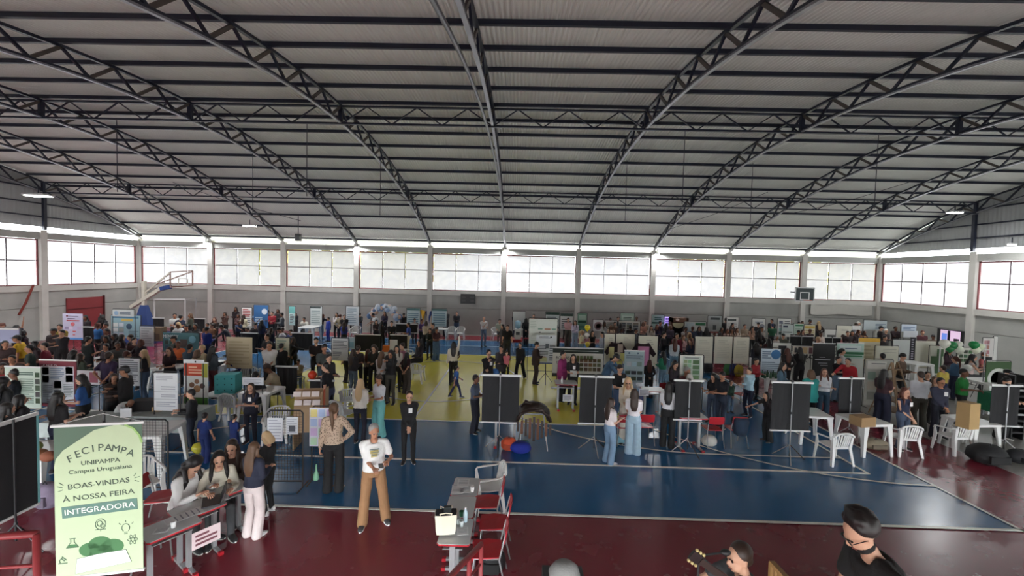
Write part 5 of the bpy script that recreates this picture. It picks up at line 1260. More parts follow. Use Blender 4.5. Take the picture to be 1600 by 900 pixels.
# water cooler
def cooler():
    p = at(808, 536, z=0); t = thing('water_cooler', 'white water cooler with a clear bottle on the red table at the centre back', 'water cooler', (at(809, 520, D=21.5).x, 21.5, .76))
    box('body', (0, 0, .28), (.34, .34, .55), cm((222, 226, 230), .4), t); MB().lathe([(.05, .55), (.15, .62), (.15, .93), (.08, .98)], (0, 0, 0), 14).build('water_jug', cm((150, 190, 215), .15), t, True); box('tap_panel', (0, -.175, .32), (.2, .01, .16), cm((90, 100, 110)), t)
cooler()
def tablecloth(x0, x1, y, z, d, D, c, lab, skirt=.72, cat='table', grp='covered tables'):
    A = at(x0, y, D=D); B = at(x1, y, D=D); w = B.x-A.x; t = thing('covered_table', lab, cat, ((A.x+B.x)/2, D+d/2, 0), 0, grp)
    box('tabletop', (0, 0, z-.015), (w-.04, d-.04, .03), white_pl, t)
    mb = MB(); n = 12
    def lp(zz, q): return [(-w/2-q+(w+2*q)*i/n, -d/2-q-.015*sin(i*2.1)*(zz < z-.1), zz) for i in range(n+1)]+[(w/2+q, d/2, zz), (-w/2-q, d/2, zz)]
    mb.loft([lp(z-skirt, .03), lp(z-.05, .01), lp(z+.004, 0)]); mb.build('cloth', cm(c, .8, True), t)
    for sx in (-1, 1):
        for sy in (-1, 1): box('leg', (sx*(w/2-.1), sy*(d/2-.08), (z-.03)/2), (.05, .05, z-.03), grey_m, t)
    return t
tablecloth(800, 815, 528, .755, .7, 21.2, (150, 30, 40), 'red covered table under the water cooler', .14)
tablecloth(140, 172, 565, .75, .7, 14.6, (205, 206, 208), 'white cloth covered table behind the man in the purple T-shirt', .6)
tablecloth(1583, 1640, 586, .78, .9, 12.6, (36, 120, 84), 'green cloth covered table at the right edge of the photo', .6)
tablecloth(205, 290, 650, .76, .9, 9.1, (168, 178, 176), 'grey green covered table on the left with the black box on it', .35)
tablecloth(60, 175, 645, .74, .8, 8.6, (190, 200, 196), 'white covered table in front of the maroon banner', .3)
tablecloth(845, 894, 0, .74, .5, 12.0, (90, 100, 96), 'x', .3) if 0 else None
GD = lambda px, py: at(px, py, z=0)
# tables
for px, py, rz, lab, sc in ((350, 651, 5, 'white plastic table holding the turquoise box', 1), (236, 735, 12, 'large white plastic table behind the wire mesh panel and the welcome banner', 1.25), (1346, 704, 8, 'white plastic table with the small carton on the right', 1.15), (1262, 688, -8, 'white plastic table behind the widest black screen', 1.1), (1513, 702, 6, 'white plastic table holding the tall carton at the right', 1.1),
    (410, 656, -4, 'white plastic table with the keyboard in the yellow zone', 1.2), (346, 600, 0, 'white plastic table beside the boy in the blue sweater', 1.1), (1202, 621, 0, 'white plastic table with green bottles under the light blue poster', 1.1), (690, 531, 0, 'white plastic table at the back wall left of the middle column', 1),
    (484, 535, 0, 'white plastic table in front of the boy in white at the back wall', 1.3), (60, 764, 10, 'white plastic table by the left black screen with the loaves on it', 1.1), (1425, 600, 5, 'white plastic table beside the wooden ladder shelf', 1.3), (1540, 640, 0, 'white plastic table between the green shirt and the right black screen', 1.4), (1298, 600, 0, 'white plastic table behind the man in the black T-shirt on the right', 1.2), (266, 612, 0, 'white plastic table behind the tall sketched sheet', 1.2)):
    ptable(px, py, rz, lab, sc=sc)
desk(1078, 655, 0, 'grey school desk with red edge behind the third black screen', sc=1.15); desk(884, 603, 0, 'grey school desk with a white notice beside the woman in the magenta cardigan', sc=1.15); desk(790, 649, 0, 'grey school desk behind the left black screen', sc=1.1); desk(1020, 612, 0, 'grey school desk with a white notice under the grey blue poster', sc=1.1)
for px, py, z, lab, w_ in ((887, 622, .62, 'white notice hung on the desk beside the magenta cardigan', .3), (1006, 613, .62, 'white notice hung on the desk under the grey blue poster', .3)):
    p = at(px, py, D=(at(884, 603, z=.75).y-.30 if px < 900 else at(1020, 612, z=.75).y-.30)); t = thing('paper_sign', lab, 'sign', tuple(p), 0, 'notices on desks'); box('sheet', (0, 0, 0), (w_, .004, .22), cm((226, 226, 230)), t); mb = MB(); rows(mb, -.12, .08, .12, -.08, 4, random.Random(3), -.005); mb.build('text_lines', cm((140, 140, 150)), t)
# armchairs
for px, py, rz, lab in ((1301, 722, 185, 'white plastic armchair in front of the widest black screen'), (1408, 708, 175, 'white plastic armchair beside the beige duffel bag'), (1487, 706, 185, 'white plastic armchair beside the big black bag at the right'),
    (283, 668, 30, 'white plastic armchair under the seated man at the left'), (222, 790, 60, 'white plastic armchair right behind the welcome banner'), (545, 645, 200, 'white plastic armchair by the screen with the orange balloon'), (651, 598, 180, 'white plastic armchair with a dark jacket in the yellow zone'),
    (392, 605, 200, 'white plastic armchair of the boy in the blue sweater'), (537, 668, 150, 'white plastic armchair behind the wire mesh panel'), (705, 531, 0, 'left of the white plastic armchairs at the back wall'), (719, 531, 0, 'right of the white plastic armchairs at the back wall'), (775, 532, 20, 'white plastic armchair of the seated man right of the court centre'), (555, 530, 0, 'white plastic armchair at the back wall behind the blue tracksuit'),
    (1183, 590, 30, 'white plastic armchair left of the light blue poster'), (458, 618, 160, 'white plastic armchair behind the man in khaki'), (368, 655, 170, 'grey patterned plastic chair by the smiling woman'), (432, 690, 20, 'white plastic armchair behind the wire mesh panel with two sheets'), (640, 566, 90, 'white plastic armchair beside the long-haired seated girl'), (250, 600, 120, 'white plastic armchair behind the white text poster')):
    pchair(px, py, rz, lab)
for px, py, rz, lab in ((974, 665, 180, 'red school chair behind the girl in jeans holding paper'), (1006, 664, 180, 'red school chair behind the girl in the white T-shirt'), (1112, 668, 180, 'red school chair beside the third black screen'), (1158, 615, 200, 'red school chair behind the person in pale blue'), (823, 528, 0, 'red school chair by the water cooler'), (1035, 612, 180, 'red school chair under the person in the light blue top')):
    schair(px, py, rz, lab)
q = at(1148, 668, z=.45); t = thing('denim_jacket', 'dark blue jacket hanging over the chair beside the third black screen', 'jacket', (q.x, q.y-.25, .48)); MB().loft([[(s*x*w, y*.10, z) for s, x in ((1, 1),) for x, y in ((-.2, -1), (.2, -1), (.22, 1), (-.22, 1))] for z, w in ((-.12, .5), (0, .7), (.25, .85), (.32, .7))]).build('cloth', cm((30, 46, 66), .9, True), t, True)
schair(1148, 668, 180, 'school chair under the dark blue jacket beside the third black screen', .45)
# boxes and goods
def carton(px, py, z, s, lab, c=(150, 120, 84), name='cardboard_box', rz=.2, D=None):
    p = at(px, py, z=z) if D is None else at(px, py, D=D); t = thing(name, lab, 'box', (p.x, p.y, z), rz, None)
    box('carton_body', (0, 0, s[2]/2), s, cm(c, .85), t); box('flap', (0, -s[1]*.25, s[2]+.004), (s[0]*.96, s[1]*.48, .006), cm(tuple(int(q*1.08) for q in c), .85), t); return t
carton(1347, 664, .822, (.42, .3, .22), 'small brown carton on the white table on the right')
carton(1511, 668, .788, (.32, .26, .62), 'tall light brown carton on the white table at the right', (176, 146, 100))
t = carton(357, 612, .72, (.52, .42, .52), 'turquoise painted box with small dark marks on the white table', (84, 176, 180), 'turquoise_box')
for i in range(9): box('dark_mark', (-.18+.18*(i % 3), -.215, .1+.16*(i//3)), (.03, .006, .03), cm((30, 60, 70)), t)
carton(249, 641, .77, (.2, .2, .10), 'small woven basket box on the grey green covered table', (170, 140, 100)); carton(229, 640, .77, (.55, .3, .25), 'black box on the grey green covered table', (22, 22, 24))
carton(197, 652, .765, (.22, .02, .2), 'small white card standing against the grey green table', (222, 224, 226), 'card_sign'); carton(604, 549, .9, (.3, .2, .25), 'orange box on the stand left of the centre', (222, 120, 50)); carton(603, 556, .7, (.3, .2, .25), 'red orange box below the orange box left of the centre', (210, 84, 60))
tag(MB().box((0, 0, 0), (.32, .25, .88)).build('small_plinth', cm((210, 210, 210)), loc=(at(604, 549, z=.9).x, at(604, 549, z=.9).y+.02, .44)), 'white plinth under the orange boxes', 'plinth')
carton(1300, 706, .0, (.5, .4, .04), 'flat cardboard sheet on the floor behind the narrow black screen', (170, 140, 100)) if 0 else None
for i, (px, py, c) in enumerate(((347, 607, (30, 30, 32)), (342, 606, (36, 34, 34)))): bottle(px, py, .72, ['left', 'right'][1-i]+' of the two dark jars beside the turquoise box', c, .18, .05, (60, 60, 60), 'dark_jar', 'jar')
for i, px in enumerate((1191, 1195, 1199, 1204, 1208, 1212)): bottle(px, 589+(i % 2)*2, .79, ['first', 'second', 'third', 'fourth', 'fifth', 'sixth'][i]+' green bottle from the left under the light blue poster', (60, 96, 70), .24, .04, (40, 60, 50), 'green_bottle')
bottle(878, 599, .872, 'white spray bottle on the desk beside the magenta cardigan', (226, 228, 228), .22); bottle(268, 638, .77, 'small white bottle on the grey green covered table', (226, 226, 222), .15)
# balloons
def balloon(px, py, D, r, c, lab, grp='balloons'):
    p = at(px, py, D=D); t = thing('balloon', lab, 'balloon', tuple(p), 0, grp)
    MB().lathe([(.01, -r*1.25), (r*.25, -r*1.05), (r*.7, -r*.65), (r*.97, -r*.1), (r*.97, r*.3), (r*.7, r*.78), (r*.2, r*.98), (.01, r)], (0, 0, 0), 16).build('skin', cm(c, .2), t, True); MB().lathe([(.02, -r*1.33), (.008, -r*1.22)], (0, 0, 0), 8).build('knot', cm(c, .3), t)
    MB().tube([(0, 0, -r*1.3), (.01, 0, (-r*2.4 if not 900 < px < 930 else .01-p.z))], .003, 4).build('string', bar_white, t)
balloon(773, 583, at(760, 618, z=0).y, .16, (60, 120, 190), 'blue balloon held by the walking child in the yellow zone'); balloon(918, 512, 17.5, .13, (226, 206, 40), 'upper yellow balloon right of the green poster'); balloon(918, 538, 17.0, .11, (220, 196, 60), 'lower yellow balloon above the plant banner'); balloon(917, 524, 17.3, .11, (226, 222, 220), 'white balloon between the two yellow balloons'); balloon(488, 586, 11.0, .12, (214, 64, 34), 'orange red balloon figure on the black screen in the yellow zone')
for i, (px, py, r, c, l) in enumerate(((1476, 537, .16, (226, 226, 214), 'white balloon at the left end of the garland'), (1487, 540, .17, (30, 120, 66), 'dark green balloon beside the leftmost white one'), (1498, 538, .12, (228, 228, 218), 'small white balloon in the middle of the garland'), (1499, 547, .14, (224, 226, 210), 'white balloon low in the middle of the garland'), (1522, 539, .15, (30, 130, 70), 'green balloon on the right side of the garland'), (1532, 542, .13, (214, 222, 190), 'pale green balloon at the right end of the garland'), (1525, 547, .13, (222, 226, 204), 'cream balloon under the right green one'), (1512, 575, .13, (226, 226, 220), 'white balloon hanging low by the seated woman'), (1484, 545, .13, (26, 110, 60), 'green balloon below the leftmost white one'))): balloon(px, py, 15.0, r, c, l)
t = thing('garland_cord', 'thin cord stretched above the right stands carrying the balloons', 'cord'); A = at(1470, 533, D=15.1); B = at(1540, 538, D=15.1); MB().tube([A, A.lerp(B, .5)-Vector((0, 0, .1)), B], .012, 5).build('cord', bar_white, t)
for q in (A, B): MB().tube([q, Vector((q.x, q.y, 0))], .02, 6).build('post', bar_white, t)
balloon(309, 700, at(305, 716, z=0).y, .12, (196, 186, 60), 'small yellow ball balloon beside the boy in blue')
# T-shirts
def tshirt(x0, x1, y0, y1, lab, notes):
    D = 16.55 if x0 < 980 else 16.4; A = at(x0, y0, D=D); B = at(x1, y1, D=D); w = B.x-A.x; h = A.z-B.z; t = thing('hanging_tshirt', lab, 'T-shirt', ((A.x+B.x)/2, D, (A.z+B.z)/2), 0, 'T-shirts displayed on the cream sheets')
    pts = [(-.22, .5), (-.08, .46), (.08, .46), (.22, .5), (.5, .12), (.40, .0), (.27, .12), (.26, -.5), (-.26, -.5), (-.27, .12), (-.40, .0), (-.5, .12)]
    MB().loft([[(x*w, y, z*h) for x, z in reversed(pts)] for y in (-.02, .02)]).build('shirt_body', cm((40, 22, 28), .9, True), t)
    for u, v, a, b, c in notes: box('note', (u*w, -.026, v*h), (a*w, .006, b*h), cm(c), t)
tshirt(945, 981, 534, 577, 'dark T-shirt covered in yellow notes on the cream sheets', ((-.22, .12, .22, .4, (214, 206, 150)), (.05, -.05, .22, .35, (206, 196, 170)), (.15, .28, .22, .3, (196, 176, 160)), (.1, -.3, .3, .3, (220, 212, 120)), (.26, -.05, .2, .3, (222, 214, 130)))); tshirt(984, 1024, 535, 580, 'dark T-shirt with a pink sheet on the cream sheets', ((.02, .02, .42, .7, (214, 140, 180)),))
# saddle on a rack
def saddle():
    p = at(833, 668, D=9.9); x, y = p.x, 9.9; lea = cm((92, 54, 34), .45); dk = cm((44, 30, 24), .5); t = thing('saddle_rack', 'metal rack with hanging brown leather saddle straps behind the left black screen', 'rack', (x, y, 0))
    for sx in (-1, 1): MB().tube([(sx*.35, -.3, .01), (sx*.25, 0, .8), (sx*.35, .3, .01)], .014, 6).build('leg', grey_m, t)
    MB().tube([(-.34, 0, .81), (.34, 0, .81)], .02, 8).build('crossbar', grey_m, t)
    s = thing('leather_saddle', 'dark brown leather saddle lying over the metal rack right of the left black screen', 'saddle', (x, y, .80))
    def arc(r, w, yy): return [(r*cos(a)*1.0, yy, r*sin(a)) for a in [pi*.02+pi*.96*k/10 for k in range(11)]]
    mb = MB(); rs = []
    for i in range(9):
        f = i/8; yy = -.30+.6*f; rr_ = .30+.05*abs(f-.5)*2; o = [(rr_*cos(a)*1.25, yy, rr_*sin(a)*.9-.12+.10*abs(f-.5)) for a in [pi*k/10 for k in range(11)]]; n_ = [(q[0]*.86, q[1], q[2]*.8-.03) for q in reversed(o)]; rs.append(o+n_)
    mb.loft(rs).build('seat', dk, s, True)
    for k in range(9):
        a = -.38+.095*k; MB().loft([[(a+dx, -.33-.02*k % 2+dy, z) for dx, dy in ((-.03, 0), (.03, 0), (.03, .012), (-.03, .012))] for z in (.08-abs(a)*.4, -.15, -.50+abs(a)*.5)]).build('strap', lea if k % 2 else dk, s)
    for q in (-1, 1): MB().tube([(q*.05, -.2*q, .17), (q*.18, -.3*q, .22), (q*.3, -.2*q, .10)], [.05, .06, .03], 8).build('saddle_roll', dk, s, True)
saddle()
# wooden ladder shelf
def ladder():
    p = at(1403, 655, z=0); t = thing('ladder_shelf', 'wooden A-frame shelf leaning beside the woman in dark trousers on the right', 'shelf', (p.x, p.y+.2, 0), .2); wd = mat('shelf_wood', (.25, .16, .09), .7, noise=.25, nscale=6)
    for s in (-1, 1):
        MB().bar((s*.34, -.45, 0), (s*.12, 0, 1.75), .07, .03).build('side_rail', wd, t); MB().bar((s*.34, .45, 0), (s*.12, .02, 1.75), .06, .03).build('back_rail', wd, t)
    for i in range(5): z = .25+.32*i; w = .34-.22*z/1.75; box('shelf_board', (0, 0, z), (w*2+.06, .8-.42*z, .03), wd, t)
ladder()
tablecloth(1330, 1330, 0, 0, 0, 0, 0, '') if 0 else None
# microphone, guitar, wooden seat
def mic():
    t = thing('microphone_stand', 'black boom microphone stand in front of the guitarist', 'microphone stand'); a = at(1132, 864, D=3.3); b = at(1092, 868, D=3.35)
    MB().tube([a+Vector((-.02, 0, 0)), b], .008, 6).build('boom_arm', black_m, t); MB().ell((a.x+.01, a.y, a.z+.005), (.045, .026, .026)).build('microphone', cm((30, 30, 32), .5), t, True)
    MB().tube([b, (b.x, b.y, .03)], .010, 6).build('pole', black_m, t); MB().lathe([(.14, 0), (.13, .02), (.02, .04)], (b.x, b.y, 0), 14).build('base', black_m, t)
mic()
def guitar():
    t = thing('guitar', 'black acoustic guitar held by the musician at the bottom edge', 'guitar'); a = at(1080, 866, D=3.28); b = at(1150, 915, D=3.36)
    d = (b-a).normalized(); MB().bar(a+d*.10, b, .055, .03, (0, -1, 0)).build('neck', cm((40, 26, 20), .4), t); MB().bar(a, a+d*.13, .08, .02, (0, -1, 0)).build('headstock', cm((24, 20, 20), .3), t)
    n = d.cross(Vector((0, -1, 0))).normalized()
    for i in range(3):
        for s in (-1, 1): q = a+d*(.02+.04*i)+n*s*.055; MB().ell(tuple(q), (.014, .014, .014), None, 8, 6).build('tuning_peg', cm((196, 176, 120), .3), t)
    c = b+d*.22; L = []
    for k in range(28):
        an = 2*pi*k/28; r_ = .17+.035*cos(2*an)+.02*cos(an); L.append(c+d*r_*cos(an)*1.25+n*r_*sin(an))
    MB().loft([[q+Vector((0, y, 0)) for q in L] for y in (-.05, .05)]).build('body', cm((28, 22, 20), .25), t)
guitar()
t = thing('wooden_chair', 'light wooden chair back showing at the bottom edge beside the guitarist', 'chair'); wd = cm((170, 134, 84), .5)
a = at(1206, 879, D=3.35); b = at(1230, 905, D=3.15); MB().bar(a, b, .045, .03).build('top_rail', wd, t)
for q in (a, b): MB().bar(q, (q.x, q.y, 0), .035, .03).build('leg', wd, t)
MB().box(((a.x+b.x)/2-.16, (a.y+b.y)/2, .45), (.4, .4, .03)).build('seat', wd, t)
for q in (a, b): MB().bar((q.x-.34, q.y, .45), (q.x-.34, q.y, 0), .035, .03).build('leg', wd, t)
for i in range(3): q = a.lerp(b, .25+.25*i); MB().bar(q, (q.x, q.y, .46), .02, .02).build('slat', wd, t)
# coloured bags under the cream sheets
for i, (px, py, c, l) in enumerate(((1137, 585, (60, 120, 70), 'green bag on the floor under the tall cream sheets'), (1145, 586, (50, 60, 110), 'navy bag on the floor under the tall cream sheets'), (1154, 588, (170, 150, 50), 'yellow bag on the floor under the tall cream sheets'), (1106, 583, (40, 40, 44), 'black bag on the floor under the leftmost tall cream sheet'))): blob_bag(px, py, l, c, (.2, .14, .5), 'shopping_bag')
# black netted speaker at the extreme right
p = at(1596, 690, z=0); t = thing('metal_shelf', 'narrow black and white rack at the right edge beside the black screen', 'rack', (p.x, p.y+.3, 0))
for i in range(9): box('tier', (0, 0, .2+.17*i), (.3, .4, .05), cm((150, 150, 150) if i % 2 else (30, 30, 32)), t)
for s in (-1, 1): box('upright', (s*.16, 0, .9), (.03, .4, 1.8), black_m, t)
# camera tripod at the right wall
p = at(1562, 560, D=14.8); t = thing('camera_tripod', 'black camera tripod standing behind the leaflet board on the right', 'tripod', (p.x, 15.2, 0)); tripod(t, 1.5, 0, 0, .35, hub=1.3); MB().box((0, 0, 1.55), (.16, .2, .12)).build('video_camera', black_m, t)
# loaves
for i, (px, py, l, c) in enumerate(((62, 716, 'large brown loaf on the white table by the left black screen', (120, 76, 44)), (76, 720, 'reddish clay pot on the white table by the left black screen', (140, 84, 60)), (54, 704, 'green gourd on the white table by the left black screen', (110, 120, 60)))):
    p = at(px, py, z=.80); tag(MB().ell((0, 0, 0), (.13, .10, .09), None, 12, 8).build(['loaf', 'clay_pot', 'gourd'][i], cm(c), None, True, loc=(p.x, p.y, .88)), l, ['bread', 'pot', 'gourd'][i])

p = at(466, 371, D=24.5); t = thing('hanging_speaker', 'small black loudspeaker hung under the roof left of the middle', 'loudspeaker', tuple(p)); box('case', (0, 0, 0), (.26, .26, .42), black_m, t); box('hanger', (0, 0, .21+(zb(24.5)+.2-p.z)/2), (.03, .03, zb(24.5)+.2-p.z), steel, t)
p = at(494, 742, D=at(521, 768, z=0).y-.25); t = thing('green_bag', 'thin green plastic bag held by the woman in the leopard print blouse', 'bag', tuple(p)); MB().lathe([(.03, -.10), (.055, -.08), (.05, .0), (.02, .08), (.012, .2)], (0, 0, 0), 10).build('bag_body', cm((120, 170, 140), .5), t, True)
p = at(322, 790, D=at(342, 703, z=1.3).y) if 0 else None
for x0_, y0_, x1_, y1_, D_ in ((270, 285, 470, 345, 20.0), (1230, 335, 1420, 285, 20.0), (1040, 360, 1200, 300, 23.0)):
    A = at(x0_, y0_, D=D_); B = at(x1_, y1_, D=D_-2); tag(MB().tube([A, A.lerp(B, .5)-Vector((0, 0, .12)), B], .012, 5).build('tie_cable', steel), 'thin dark cable slung diagonally under the roof, %s' % ('left of the middle' if x0_ < 800 else 'farthest right' if x0_ > 1200 else 'right of the middle'), 'cable', 'slung cables under the roof')
# ================================================================ THE PEOPLE IN THE HALL
K = (28, 28, 30); NV = (38, 44, 68); WT = (226, 226, 224); GY = (126, 126, 128); DG = (62, 64, 66); BG = (194, 180, 154); RD = (156, 40, 48); MR_ = (92, 34, 44)
BL_ = (52, 96, 160); RB = (38, 52, 148); DN = (78, 98, 124); LD = (140, 166, 188); KH = (150, 138, 112); TL = (40, 140, 140); GRN_ = (36, 104, 76); PK = (220, 140, 150); LB = (160, 196, 216); BR = (84, 62, 50); CRM = (222, 212, 192); OL = (84, 86, 62); PU = (70, 54, 84)
leo = mat('leopard_print', (.5, .38, .28), .8); nt = leo.node_tree; tc = nt.nodes.new('ShaderNodeTexCoord'); vo = nt.nodes.new('ShaderNodeTexVoronoi'); vo.inputs['Scale'].default_value = 34; rp = nt.nodes.new('ShaderNodeValToRGB')
rp.color_ramp.elements[0].position = .28; rp.color_ramp.elements[0].color = (.08, .05, .035, 1); rp.color_ramp.elements[1].position = .36; rp.color_ramp.elements[1].color = (.52, .39, .29, 1)
nt.links.new(tc.outputs['Object'], vo.inputs['Vector']); nt.links.new(vo.outputs['Distance'], rp.inputs[0]); nt.links.new(rp.outputs[0], nt.nodes['Principled BSDF'].inputs['Base Color'])
WB = (235, 235, 235)
def tee_print(o, k):
    c = k['spine'][2][0]+k['bk']*-.152+Vector((0, 0, .0)); mcol = cm((176, 160, 90)); g = cm((90, 110, 120))
    for x, z, w, h, m in ((0, .03, .13, .05, mcol), (0, -.03, .10, .05, mcol)): q = box('shirt_print', (c.x+x, c.y-.012, c.z+z), (w, .004, h), m, o)
    text('PROVOC', o, Matrix.Translation((c.x, c.y-.018, c.z+.065)) @ VERT, .042, g, 'shirt_lettering') if 0 else None
    for i in range(3): box('shirt_print', (c.x+.01*i, c.y-.014, c.z+.075-.05*i), (.15-.02*i, .003, .012), g, o)
def phone(o, k):
    w = (k['arm'][0][2]+k['arm'][1][2])/2; MB().box((w.x, w.y-.07, w.z+.01), (.075, .14, .012)).build('phone', cm((22, 22, 24), .3), o)
def sheetp(o, k):
    w = (k['arm'][0][2]+k['arm'][1][2])/2; q = MB().box((0, 0, 0), (.21, .28, .006)).build('paper', cm((222, 222, 220)), o, loc=(w.x, w.y-.10, w.z+.02)); q.rotation_euler.x = .5
def glasses(o, k):
    H = k['HM']; mb = MB()
    for s in (-1, 1): mb.tube([H @ Vector((s*.033+.022*cos(a), -.098, .004+.018*sin(a))) for a in [2*pi*i/10 for i in range(11)]], .0028, 5, close=False); mb.tube([H @ Vector((s*.055, -.094, .006)), H @ Vector((s*.078, .0, .004))], .0028, 5)
    mb.build('glasses', cm((30, 28, 28), .3), o)
def beard(o, k):
    MB().ell((0, -.024, -.080), (.058, .066, .040), k['HM']).build('beard', cm(HAIR['k'], .8), o, True)
def strap(o, k):
    S = k['S']; MB().tube([S+Vector((.12, .06, .03)), S+Vector((.10, -.11, -.02)), S+Vector((-.05, -.15, -.22)), k['spine'][0][0]+Vector((-.17, -.05, .05))], .014, 6, flat=.4).build('bag_strap', cm((24, 24, 26)), o)
def child_held(o, k): pass
Q = person
# --- bottom edge
Q(1346, 811, 1.76, 'read', -98, 'm', 'afro', 'k', K, 't', (50, 52, 60), 'n', 'bearded man with bushy black hair and glasses bending over papers at the bottom right', lod=0, D=2.9, extra=lambda o, k: (glasses(o, k), beard(o, k), sheetp(o, k))); PEOPLE[-1]['man'] = 1
Q(1155, 851, 1.72, 'reach', -80, 'm', 'short', 'b', DG, 's', (50, 52, 60), 'n', 'dark-haired musician in a dark shirt singing and holding a guitar neck at the bottom edge', lod=0, D=3.45)
# --- front
Q(578, 663, 1.78, 'manphone', 22, 'm', 'grey', 'g', WT, 't', (150, 112, 78), 'w', 'grey-haired man in a white printed T-shirt and brown trousers holding a phone in the front', foot=(583, 818), shoes=(60, 60, 62), sole=WB, skin='m', extra=lambda o, k: (tee_print(o, k), phone(o, k)))
Q(525, 630, 1.66, 'hipr', 192, 'f', 'pony', 'l', 'leopard_print', 'l', K, 'w', 'woman with brown ponytail in leopard print blouse, one hand on hip, back turned', foot=(521, 768), shoes=(220, 220, 220), sole=WB)
Q(381, 692, 1.68, 'hold', 168, 'f', 'long', 'l', (40, 44, 62), 'l', (220, 206, 204), 'w', 'long brown-haired woman in navy blouse and white trousers at the registration desks, seen from behind', foot=(396, 838), shoes=(224, 224, 222), sole=WB)
Q(404, 676, 1.66, 'down', -95, 'f', 'bob', 'y', K, 's', K, 'n', 'blonde woman in black looking down behind the long-haired woman in white trousers', foot=(418, 802), shoes=(224, 224, 222), sole=WB, badge=WB)
Q(303, 718, 1.30, 'sitread', 75, 'f', 'curly', 'k', (222, 220, 218), 'l', DG, 'n', 'seated woman with long dark curly hair in a white blouse writing at the registration desks')
Q(342, 703, 1.30, 'sit', 40, 'f', 'long', 'k', (214, 208, 190), 'l', DG, 'n', 'seated woman with long black hair in a cream knitted jumper at the registration desks')
Q(362, 692, 1.30, 'sit', 20, 'f', 'long', 'b', (70, 56, 50), 'l', DG, 'n', 'seated brown-haired woman half hidden behind the cream jumper at the registration desks')
Q(389, 599, 1.68, 'folded', 12, 'f', 'long', 'b', (30, 34, 52), 's', (34, 36, 50), 'n', 'smiling woman with long brown hair and folded arms in a navy T-shirt', foot=(392, 692), badge=WB)
Q(319, 645, 1.15, 'stand2', 170, 'm', 'short', 'k', (30, 50, 110), 's', (30, 46, 100), 'w', 'left one of two boys in blue near the registration desks, seen from behind', foot=(320, 722))
Q(364, 648, 1.12, 'hold', 165, 'm', 'short', 'k', (30, 50, 110), 's', (30, 46, 100), 'w', 'right one of two boys in blue near the registration desks, seen from behind', foot=(366, 716))
Q(304, 609, 1.72, 'hold', -60, 'm', 'short', 'k', (36, 36, 40), 'l', (44, 50, 66), 'n', 'man in a dark jacket with short black hair standing by the orange banner', foot=(300, 704), badge=WB)
Q(284, 625, 1.3, 'sitback', -80, 'm', 'short', 'k', DG, 'l', (130, 130, 134), 'n', 'seated man in grey trousers half hidden behind the man in the dark jacket') if 0 else None
Q(637, 611, 1.68, 'clasp', 15, 'f', 'pony', 'b', K, 'l', K, 'n', 'young woman in black with a white badge standing alone in the middle of the court', foot=(638, 723), badge=WB, shoes=(30, 30, 32), sole=WB)
Q(744, 586, 1.72, 'hold', 75, 'm', 'short', 'k', (78, 88, 106), 's', (26, 28, 40), 'w', 'man in a grey blue shirt and dark trousers walking towards the left black screen', foot=(741, 676), skin='d', shoes=(24, 24, 26))
PEOPLE[-1]['pose'] = 'hold'
Q(563, 593, 1.66, 'hold', 178, 'f', 'long', 'y', (222, 214, 204), 'l', (34, 34, 48), 'n', 'woman with long blonde hair in a white striped blouse and dark trousers, seen from behind', foot=(562, 692))
Q(594, 587, 1.66, 'down', -30, 'f', 'bun', 'b', (222, 224, 230), 's', (120, 188, 186), 'b', 'woman with tied brown hair in a white T-shirt and mint green trousers', foot=(592, 682), skin='m')
Q(943, 622, 1.66, 'hold', 115, 'f', 'long', 'b', (224, 214, 214), 's', (120, 146, 172), 'w', 'girl with long dark hair in light jeans holding papers beside the second black screen', foot=(951, 724), shoes=(224, 220, 220), sole=WB, extra=sheetp)
Q(989, 608, 1.66, 'hold', 165, 'f', 'long', 'b', (230, 224, 228), 's', (160, 184, 200), 'b', 'girl with brown hair in a white T-shirt and pale cargo jeans, seen from behind', foot=(988, 709), shoes=(150, 170, 184))
Q(980, 590, 1.70, 'hold', -15, 'f', 'long', 'y', (226, 214, 196), 'l', (222, 214, 200), 'w', 'blonde woman with glasses in a cream cardigan facing the two girls in jeans', foot=(978, 694), extra=glasses)
Q(969, 571, 1.72, 'down', 25, 'm', 'short', 'k', K, 's', (60, 80, 110), 'n', 'young man in black T-shirt reading behind the blonde woman in the cream cardigan', badge=WB, extra=sheetp)
Q(1043, 598, 1.66, 'hold', 150, 'f', 'long', 'k', (224, 222, 226), 's', K, 'w', 'girl with very long black hair in a white shirt and black trousers, seen from behind', foot=(1042, 699), shoes=(24, 24, 26), sole=WB)
Q(1168, 575, 1.68, 'chin', -70, 'f', 'short', 'b', (168, 200, 214), 'l', (30, 36, 58), 'n', 'person in a long pale blue shirt holding a hand to the chin', foot=(1168, 651))
Q(1206, 613, 1.66, 'reach', -80, 'f', 'long', 'k', (36, 30, 32), 's', K, 'w', 'person in black reaching out an arm from behind the widest black screen', foot=(1199, 690))
Q(1420, 606, 1.62, 'clasp', 8, 'f', 'long', 'r', (34, 40, 64), 'v', (70, 84, 106), 'n', 'girl with long auburn hair in a navy pinafore over a white T-shirt on the right', foot=(1408, 702), badge=WB)
Q(1478, 591, 1.74, 'clasp', -10, 'm', 'short', 'k', (56, 58, 76), 'l', (34, 36, 48), 'w', 'broad man in glasses and navy jumper with a white badge on the right', foot=(1464, 684), badge=WB, skin='m', extra=glasses)
Q(1437, 581, 1.76, 'hold', 160, 'm', 'short', 'b', (206, 208, 214), 'l', (60, 58, 50), 'w', 'man in a white shirt and dark olive trousers seen from behind on the right', foot=(1434, 672))
Q(1391, 578, 1.66, 'hold', 110, 'f', 'long', 'k', (60, 34, 40), 's', (28, 32, 52), 'b', 'woman with long black hair bending to the wooden ladder shelf', foot=(1376, 668))
